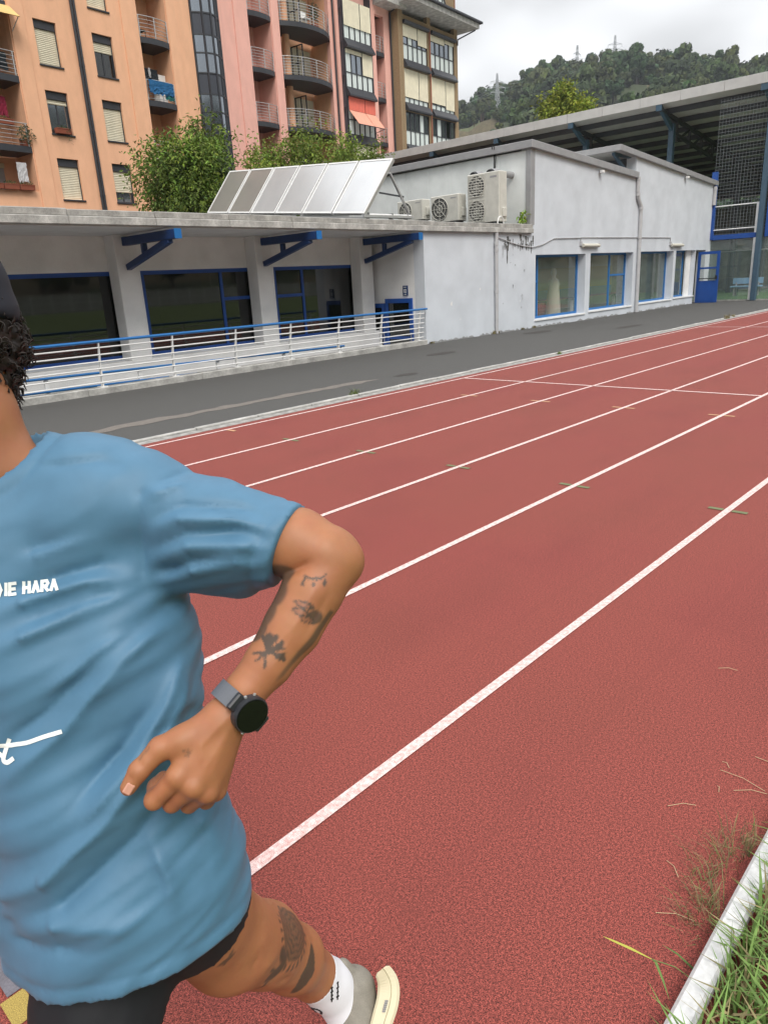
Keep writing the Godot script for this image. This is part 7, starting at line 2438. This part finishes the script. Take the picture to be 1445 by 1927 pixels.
func watch() -> void:
	var t := thing("wrist_watch", "round black sports watch on a grey strap on the runner's wrist", "watch", RUNNER_AT)
	origin_of[t] = Vector3.ZERO
	var c: Vector3 = WATCH[0]
	var ax: Vector3 = WATCH[1]
	var up: Vector3 = WATCH[2]
	var sd := ax.cross(up).normalized()
	# strap: a flat band round the wrist
	var b := MB.new()
	var n := 36
	var rin := 0.0285
	var hw := 0.0115
	for i in n:
		var a0 := TAU * i / n
		var a1 := TAU * (i + 1) / n
		var d0 := up * cos(a0) * 1.02 + sd * sin(a0) * 1.05
		var d1 := up * cos(a1) * 1.02 + sd * sin(a1) * 1.05
		var o0 := c + d0 * (rin + 0.0034)
		var o1 := c + d1 * (rin + 0.0034)
		var i0 := c + d0 * rin
		var i1 := c + d1 * rin
		b.quad(o0 + ax * hw, o0 - ax * hw, o1 - ax * hw, o1 + ax * hw)
		b.quad(i0 + ax * hw, o0 + ax * hw, o1 + ax * hw, i1 + ax * hw)
		b.quad(o0 - ax * hw, i0 - ax * hw, i1 - ax * hw, o1 - ax * hw)
	part(t, "strap", b, mat("strap_grey", lin(0.115, 0.125, 0.145), 0.65))
	var fc := c + up * (rin + 0.002)
	b = MB.new()
	b.tube([fc - up * 0.004, fc + up * 0.006, fc + up * 0.0085], [0.0232, 0.0240, 0.0225], 40)
	var case_ := part(t, "case", b, mat("watch_case", lin(0.03, 0.032, 0.038), 0.4))
	b = MB.new()
	b.tube([fc + up * 0.0086, fc + up * 0.0094], [0.0215, 0.0210], 40)
	part(case_, "screen", b, mat("watch_screen", lin(0.003, 0.003, 0.004), 0.12))
	for s in [-1, 1]:
		b = MB.new()
		b.obox(fc + sd * s * 0.0245 - up * 0.002, Basis(sd, ax, up), Vector3(0.008, 0.0115, 0.004), 0.002)
		part(case_, "lug", b, M.watch_case)
	for k in 3:
		var a: float = [0.6, 1.1, 3.6][k]
		var p := fc + (ax * cos(a) * -1.0 + sd * sin(a)) * 0.0245 + up * 0.002
		b = MB.new()
		b.tube([p, p + (p - fc).normalized() * 0.0022], [0.0022, 0.0018], 10)
		part(case_, "button", b, M.bright_metal)

# blades of grass: a thin bent strip each
func blade(b: MB, p: Vector3, lean: Vector3, l: float, w: float, c: Color) -> void:
	var side := lean.cross(Vector3.UP)
	if side.length() < 0.01: side = Vector3.RIGHT
	side = side.normalized() * w * 0.5
	var q0 := p
	var q1 := p + (Vector3.UP * 0.75 + lean * 0.35).normalized() * l * 0.5
	var q2 := q1 + (Vector3.UP * 0.25 + lean * 0.9).normalized() * l * 0.5
	b.col = c
	b.quad(q0 - side, q0 + side, q1 + side * 0.85, q1 - side * 0.85)
	b.tri(q1 - side * 0.85, q1 + side * 0.85, q2)

func small_things() -> void:
	var r := RandomNumberGenerator.new()
	r.seed = 404
	# green grass behind the kerb rail
	var b := MB.new()
	b.tinted = true
	for i in 9000:
		var u := r.randf_range(0.9, 3.6)
		var v := 0.33 - 0.75 * pow(r.randf(), 1.25)
		var g := r.randf_range(0.6, 1.35)
		var c := Color(0.15 * g, 0.25 * g, 0.06 * g) if r.randf() < 0.82 else Color(0.26 * g, 0.22 * g, 0.10 * g)
		var a := r.randf() * TAU
		blade(b, P(u, -0.001, v), Vector3(cos(a), 0, sin(a)) * r.randf_range(0.2, 1.3), r.randf_range(0.06, 0.15) if i % 3 else r.randf_range(0.12, 0.24), r.randf_range(0.003, 0.006) if i % 3 else r.randf_range(0.006, 0.011), c)
	var o := part_stuff("grass", b, "green grass blades growing along the inside of the white rail", "grass")
	# wiry dry tufts on the track side of the rail
	for k in 4:
		var s: Array = [[1.87, 0.475, 0.085], [1.72, 0.455, 0.07], [1.63, 0.43, 0.06], [1.95, 0.44, 0.06]][k]
		var t := thing("dry_tuft", ["wiry half-dry grass tuft leaning over the red track beside the rail", "brown dry grass tuft pressed against the white rail", "small brown rootlike tuft at the foot of the rail", "dark thin-bladed tuft at the rail edge"][k], "grass tuft", P(s[0], 0, s[1]))
		b = MB.new()
		b.tinted = true
		for i in 85:
			var a := r.randf() * TAU
			var q: float = r.randf() * s[2] * 1.9
			var g := r.randf_range(0.5, 1.3)
			var c := Color(0.22 * g, 0.17 * g, 0.085 * g) if r.randf() < 0.62 else Color(0.13 * g, 0.17 * g, 0.05 * g)
			blade(b, P(s[0] + cos(a) * q, 0.0, s[1] + absf(sin(a)) * q * 0.8 - 0.02), Vector3(cos(a) + 0.2, 0, sin(a) - 0.4) * r.randf_range(0.5, 1.6), r.randf_range(0.02, 0.11), r.randf_range(0.001, 0.0024), c)
		part(t, "blades", b, M.grass)
	# one long stem with a yellow-green blade reaching over the track
	var w := thing("long_weed", "long weed with a yellow green blade stretched over the red track", "weed", P(1.45, 0, 0.40))
	ptube(w, "stem", [P(1.45, 0.0, 0.40), P(1.43, 0.03, 0.44), P(1.41, 0.035, 0.49)], 0.0013, mat("stem_green", lin(0.14, 0.20, 0.06), 0.7), 5)
	b = MB.new()
	b.tinted = true
	b.col = Color(0.42, 0.42, 0.07)
	strip(b, [P(1.41, 0.035, 0.49), P(1.392, 0.05, 0.54), P(1.378, 0.058, 0.58), P(1.37, 0.062, 0.605)], [0.002, 0.008, 0.006, 0.0005])
	b.col = Color(0.12, 0.20, 0.05)
	strip(b, [P(1.41, 0.036, 0.49), P(1.395, 0.05, 0.475), P(1.37, 0.035, 0.445), P(1.35, 0.012, 0.42)], [0.004, 0.007, 0.005, 0.0005])
	part(w, "blade", b, M.grass)
	var w2 := thing("grass_blade", "single dark green blade leaning over the track from the rail", "weed", P(1.48, 0, 0.41))
	b = MB.new()
	b.tinted = true
	b.col = Color(0.09, 0.16, 0.04)
	strip(b, [P(1.48, 0.0, 0.41), P(1.47, 0.03, 0.45), P(1.458, 0.045, 0.485)], [0.007, 0.006, 0.0005])
	part(w2, "blade", b, M.grass)
	# dry straws lying about
	var straws := [[2.30, 0.62, 2.28, 0.47], [2.22, 0.55, 2.27, 0.46], [2.01, 0.69, 2.07, 0.62], [2.21, 0.60, 2.18, 0.585], [2.33, 0.60, 2.35, 0.63], [2.99, 0.86, 3.02, 0.79], [1.58, 0.55, 1.62, 0.46], [1.78, 0.60, 1.74, 0.55], [2.45, 0.55, 2.42, 0.44]]
	for q in straws:
		var t := thing("straw", "dry pale straw lying on the red track", "straw", P(q[0], 0, q[1]), "straws scattered on the track")
		ptube(t, "stalk", [P(q[0], 0.004, q[1]), P((q[0] + q[2]) * 0.5 + 0.01, 0.007, (q[1] + q[3]) * 0.5), P(q[2], 0.004, q[3])], 0.0011, mat("straw_dry", lin(0.55, 0.42, 0.25), 0.8) if not M.has("straw_dry") else M.straw_dry, 4)
	# weeds in joints
	for k in 9:
		var s: Array = [[7.97, 8.11, 0.16], [18.99, 12.93, 0.14], [19.2, 12.94, 0.12], [24.9, 8.0, 0.22], [21.3, 12.93, 0.10], [15.9, 12.93, 0.08], [25.6, 8.05, 0.14], [14.2, 8.0, 0.08], [20.6, 12.93, 0.09]][k]
		var t := thing("kerb_weed", ["leafy weed sprouting from the kerb before the pavilion ramp", "dry weed at the foot of the grey downpipe", "thin weed beside the foot of the downpipe", "yellowed weed tuft on the kerb opposite the hall windows", "thin weed at the hall corner under the stains", "tiny weed at the corner of the grey end wall", "small yellowed weed next to the bigger kerb tuft", "tiny weed in the kerb joint before the end wall", "tiny weed under the stained wall"][k], "weed", P(s[0], 0, s[1]))
		b = MB.new()
		b.tinted = true
		for i in 46:
			var a := r.randf() * TAU
			var g := r.randf_range(0.6, 1.3)
			blade(b, P(s[0] + r.randfn() * s[2] * 0.35, 0.0, s[1] + r.randfn() * 0.02 - 0.015), Vector3(cos(a), 0, sin(a)) * r.randf_range(0.2, 1.2), s[2] * r.randf_range(0.5, 1.2), 0.012, Color(0.14 * g, 0.19 * g, 0.05 * g) if k in [0, 7] else Color(0.24 * g, 0.20 * g, 0.09 * g))
		part(t, "blades", b, M.grass)
	# things seen through the glass
	var m := thing("red_mat", "dark red gym mats stacked behind the first hall window", "gym mat", P(23.4, 0.04, 14.8))
	for k in 3: pbox(m, "mat", P(21.9, 0.045 + k * 0.21, 15.4), P(24.9 + 0.06 * k, 0.245 + k * 0.21, 14.2), mat("mat_red", lin(0.20, 0.022, 0.02), 0.7) if not M.has("mat_red") else M.mat_red, 0.04)
	var c := thing("pale_figure", "pale bust on a tapering pedestal behind the first hall window", "statue", P(24.2, 0.04, 14.0))  # solid stand-in for a pale statue-like shape in the window glass
	b = MB.new()
	b.tube([P(24.3, 0.04, 13.95), P(24.3, 0.5, 13.95), P(24.3, 1.25, 13.95), P(24.3, 1.32, 13.95)], [0.30, 0.26, 0.20, 0.26], 12)
	part(c, "pedestal", b, mat("plaster", lin(0.50, 0.47, 0.38), 0.8))
	b = MB.new()
	b.tube([P(24.3, 1.32, 13.95), P(24.3, 1.45, 13.95), P(24.3, 1.52, 13.95), P(24.3, 1.58, 13.95), P(24.3, 1.70, 13.95), P(24.3, 1.82, 13.95), P(24.3, 1.87, 13.95)], [0.20, 0.19, 0.08, 0.07, 0.11, 0.09, 0.02], 12)
	part(c, "figure", b, M.plaster)
	for k in 3:
		var e := thing("exercise_machine", ["white exercise machine behind the second hall window", "white exercise machine behind the third hall window", "dark exercise machine behind the third hall window"][k], "gym equipment", P([27.2, 30.9, 31.9][k], 0.04, 14.6))
		var u: float = [27.2, 30.9, 31.9][k]
		var em: Material = [M.white_paint, M.white_paint, M.dark_metal][k]
		pbox(e, "base", P(u - 0.3, 0.045, 15.1), P(u + 0.3, 0.12, 14.1), M.dark_metal)
		pbox(e, "upright", P(u - 0.05, 0.12, 14.3), P(u + 0.05, 1.25, 14.2), em)
		pbox(e, "seat", P(u - 0.16, 0.62, 14.95), P(u + 0.16, 0.70, 14.6), M.dark_metal, 0.02)
		pbox(e, "seat_post", P(u - 0.04, 0.12, 14.82), P(u + 0.04, 0.62, 14.74), em)
		pbox(e, "console", P(u - 0.14, 1.25, 14.34), P(u + 0.14, 1.45, 14.26), em, 0.02)
		ptube(e, "handlebar", [P(u - 0.28, 1.15, 14.2), P(u, 1.18, 14.35), P(u + 0.28, 1.15, 14.2)], 0.02, em, 8)
	# wall unit seen inside the pavilion's second window
	var wu := thing("wall_unit", "yellowish air unit high on the room wall behind the pavilion window", "air unit", P(11.2, 1.9, 16.0))
	pbox(wu, "case", P(11.05, 1.80, 16.6), P(12.0, 2.15, 16.2), mat("unit_yellow", lin(0.55, 0.45, 0.15), 0.6), 0.02)
	pbox(wu, "vent", P(11.10, 1.84, 16.199), P(11.4, 2.10, 16.18), M.black)
	pbox(wu, "hanger", P(11.3, 2.15, 16.5), P(11.35, 2.75, 16.45), M.grey_metal)
	pbox(wu, "hanger", P(11.7, 2.15, 16.5), P(11.75, 2.75, 16.45), M.grey_metal)

func strip(b: MB, pts: Array, ws: Array) -> void:
	for i in pts.size() - 1:
		var d: Vector3 = (pts[i + 1] - pts[i]).normalized()
		var s := d.cross(Vector3.UP).normalized()
		b.quad(pts[i] - s * ws[i] * 0.5, pts[i] + s * ws[i] * 0.5, pts[i + 1] + s * ws[i + 1] * 0.5, pts[i + 1] - s * ws[i + 1] * 0.5)

func part_stuff(called: String, b: MB, label: String, category: String) -> MeshInstance3D:
	var o := MeshInstance3D.new()
	o.name = called
	o.mesh = b.mesh(Vector3.ZERO)
	o.material_override = M.grass
	add_child(o)
	o.set_meta("kind", "stuff")
	o.set_meta("label", label)
	o.set_meta("category", category)
	return o

# the far side of the ground, behind the camera: what the pavilion windows mirror
func across_the_field() -> void:
	var far := structure("far_track")
	var b := MB.new()
	sheet(b, -60, 110, -61.0, -54.0, 0.0)
	part(far, "rubber_surface", b, mat("rubber_far", lin(0.36, 0.085, 0.07), 0.95))
	for k in 2:
		var u: float = [4.0, 52.0][k]
		var g := thing("football_goal", ["white football goal on the grass reflected in the first pavilion window", "white football goal at the far end of the grass field"][k], "goal", P(u, 0, -22))
		for s in [0.0, 5.0]:
			ptube(g, "post", [P(u, 0, -20 - s), P(u, 2.2, -20 - s)], 0.06, M.white_paint, 8)
			ptube(g, "stay", [P(u, 2.2, -20 - s), P(u + 1.4, 0.0, -20 - s)], 0.04, M.white_paint, 6)
		ptube(g, "crossbar", [P(u, 2.2, -20), P(u, 2.2, -25)], 0.06, M.white_paint, 8)
	var f := thing("perimeter_fence", "white post fence along the far side of the sports ground", "fence", P(25, 0, -63))
	for k in 52: pbox(f, "post", P(-30 + k * 2.5, 0, -63.05), P(-29.92 + k * 2.5, 2.4, -62.97), M.white_paint)
	for y in [0.4, 1.2, 2.3]: pbox(f, "rail", P(-30, y, -63.03), P(100, y + 0.05, -62.99), M.white_paint)
	var w := thing("boundary_wall", "grey concrete boundary wall behind the far fence", "wall", P(20, 0, -68))
	for k in 13: pbox(w, "panel", P(-30 + k * 10.0, 0, -68.2), P(-20.02 + k * 10.0, 2.2, -68), M.weathered)
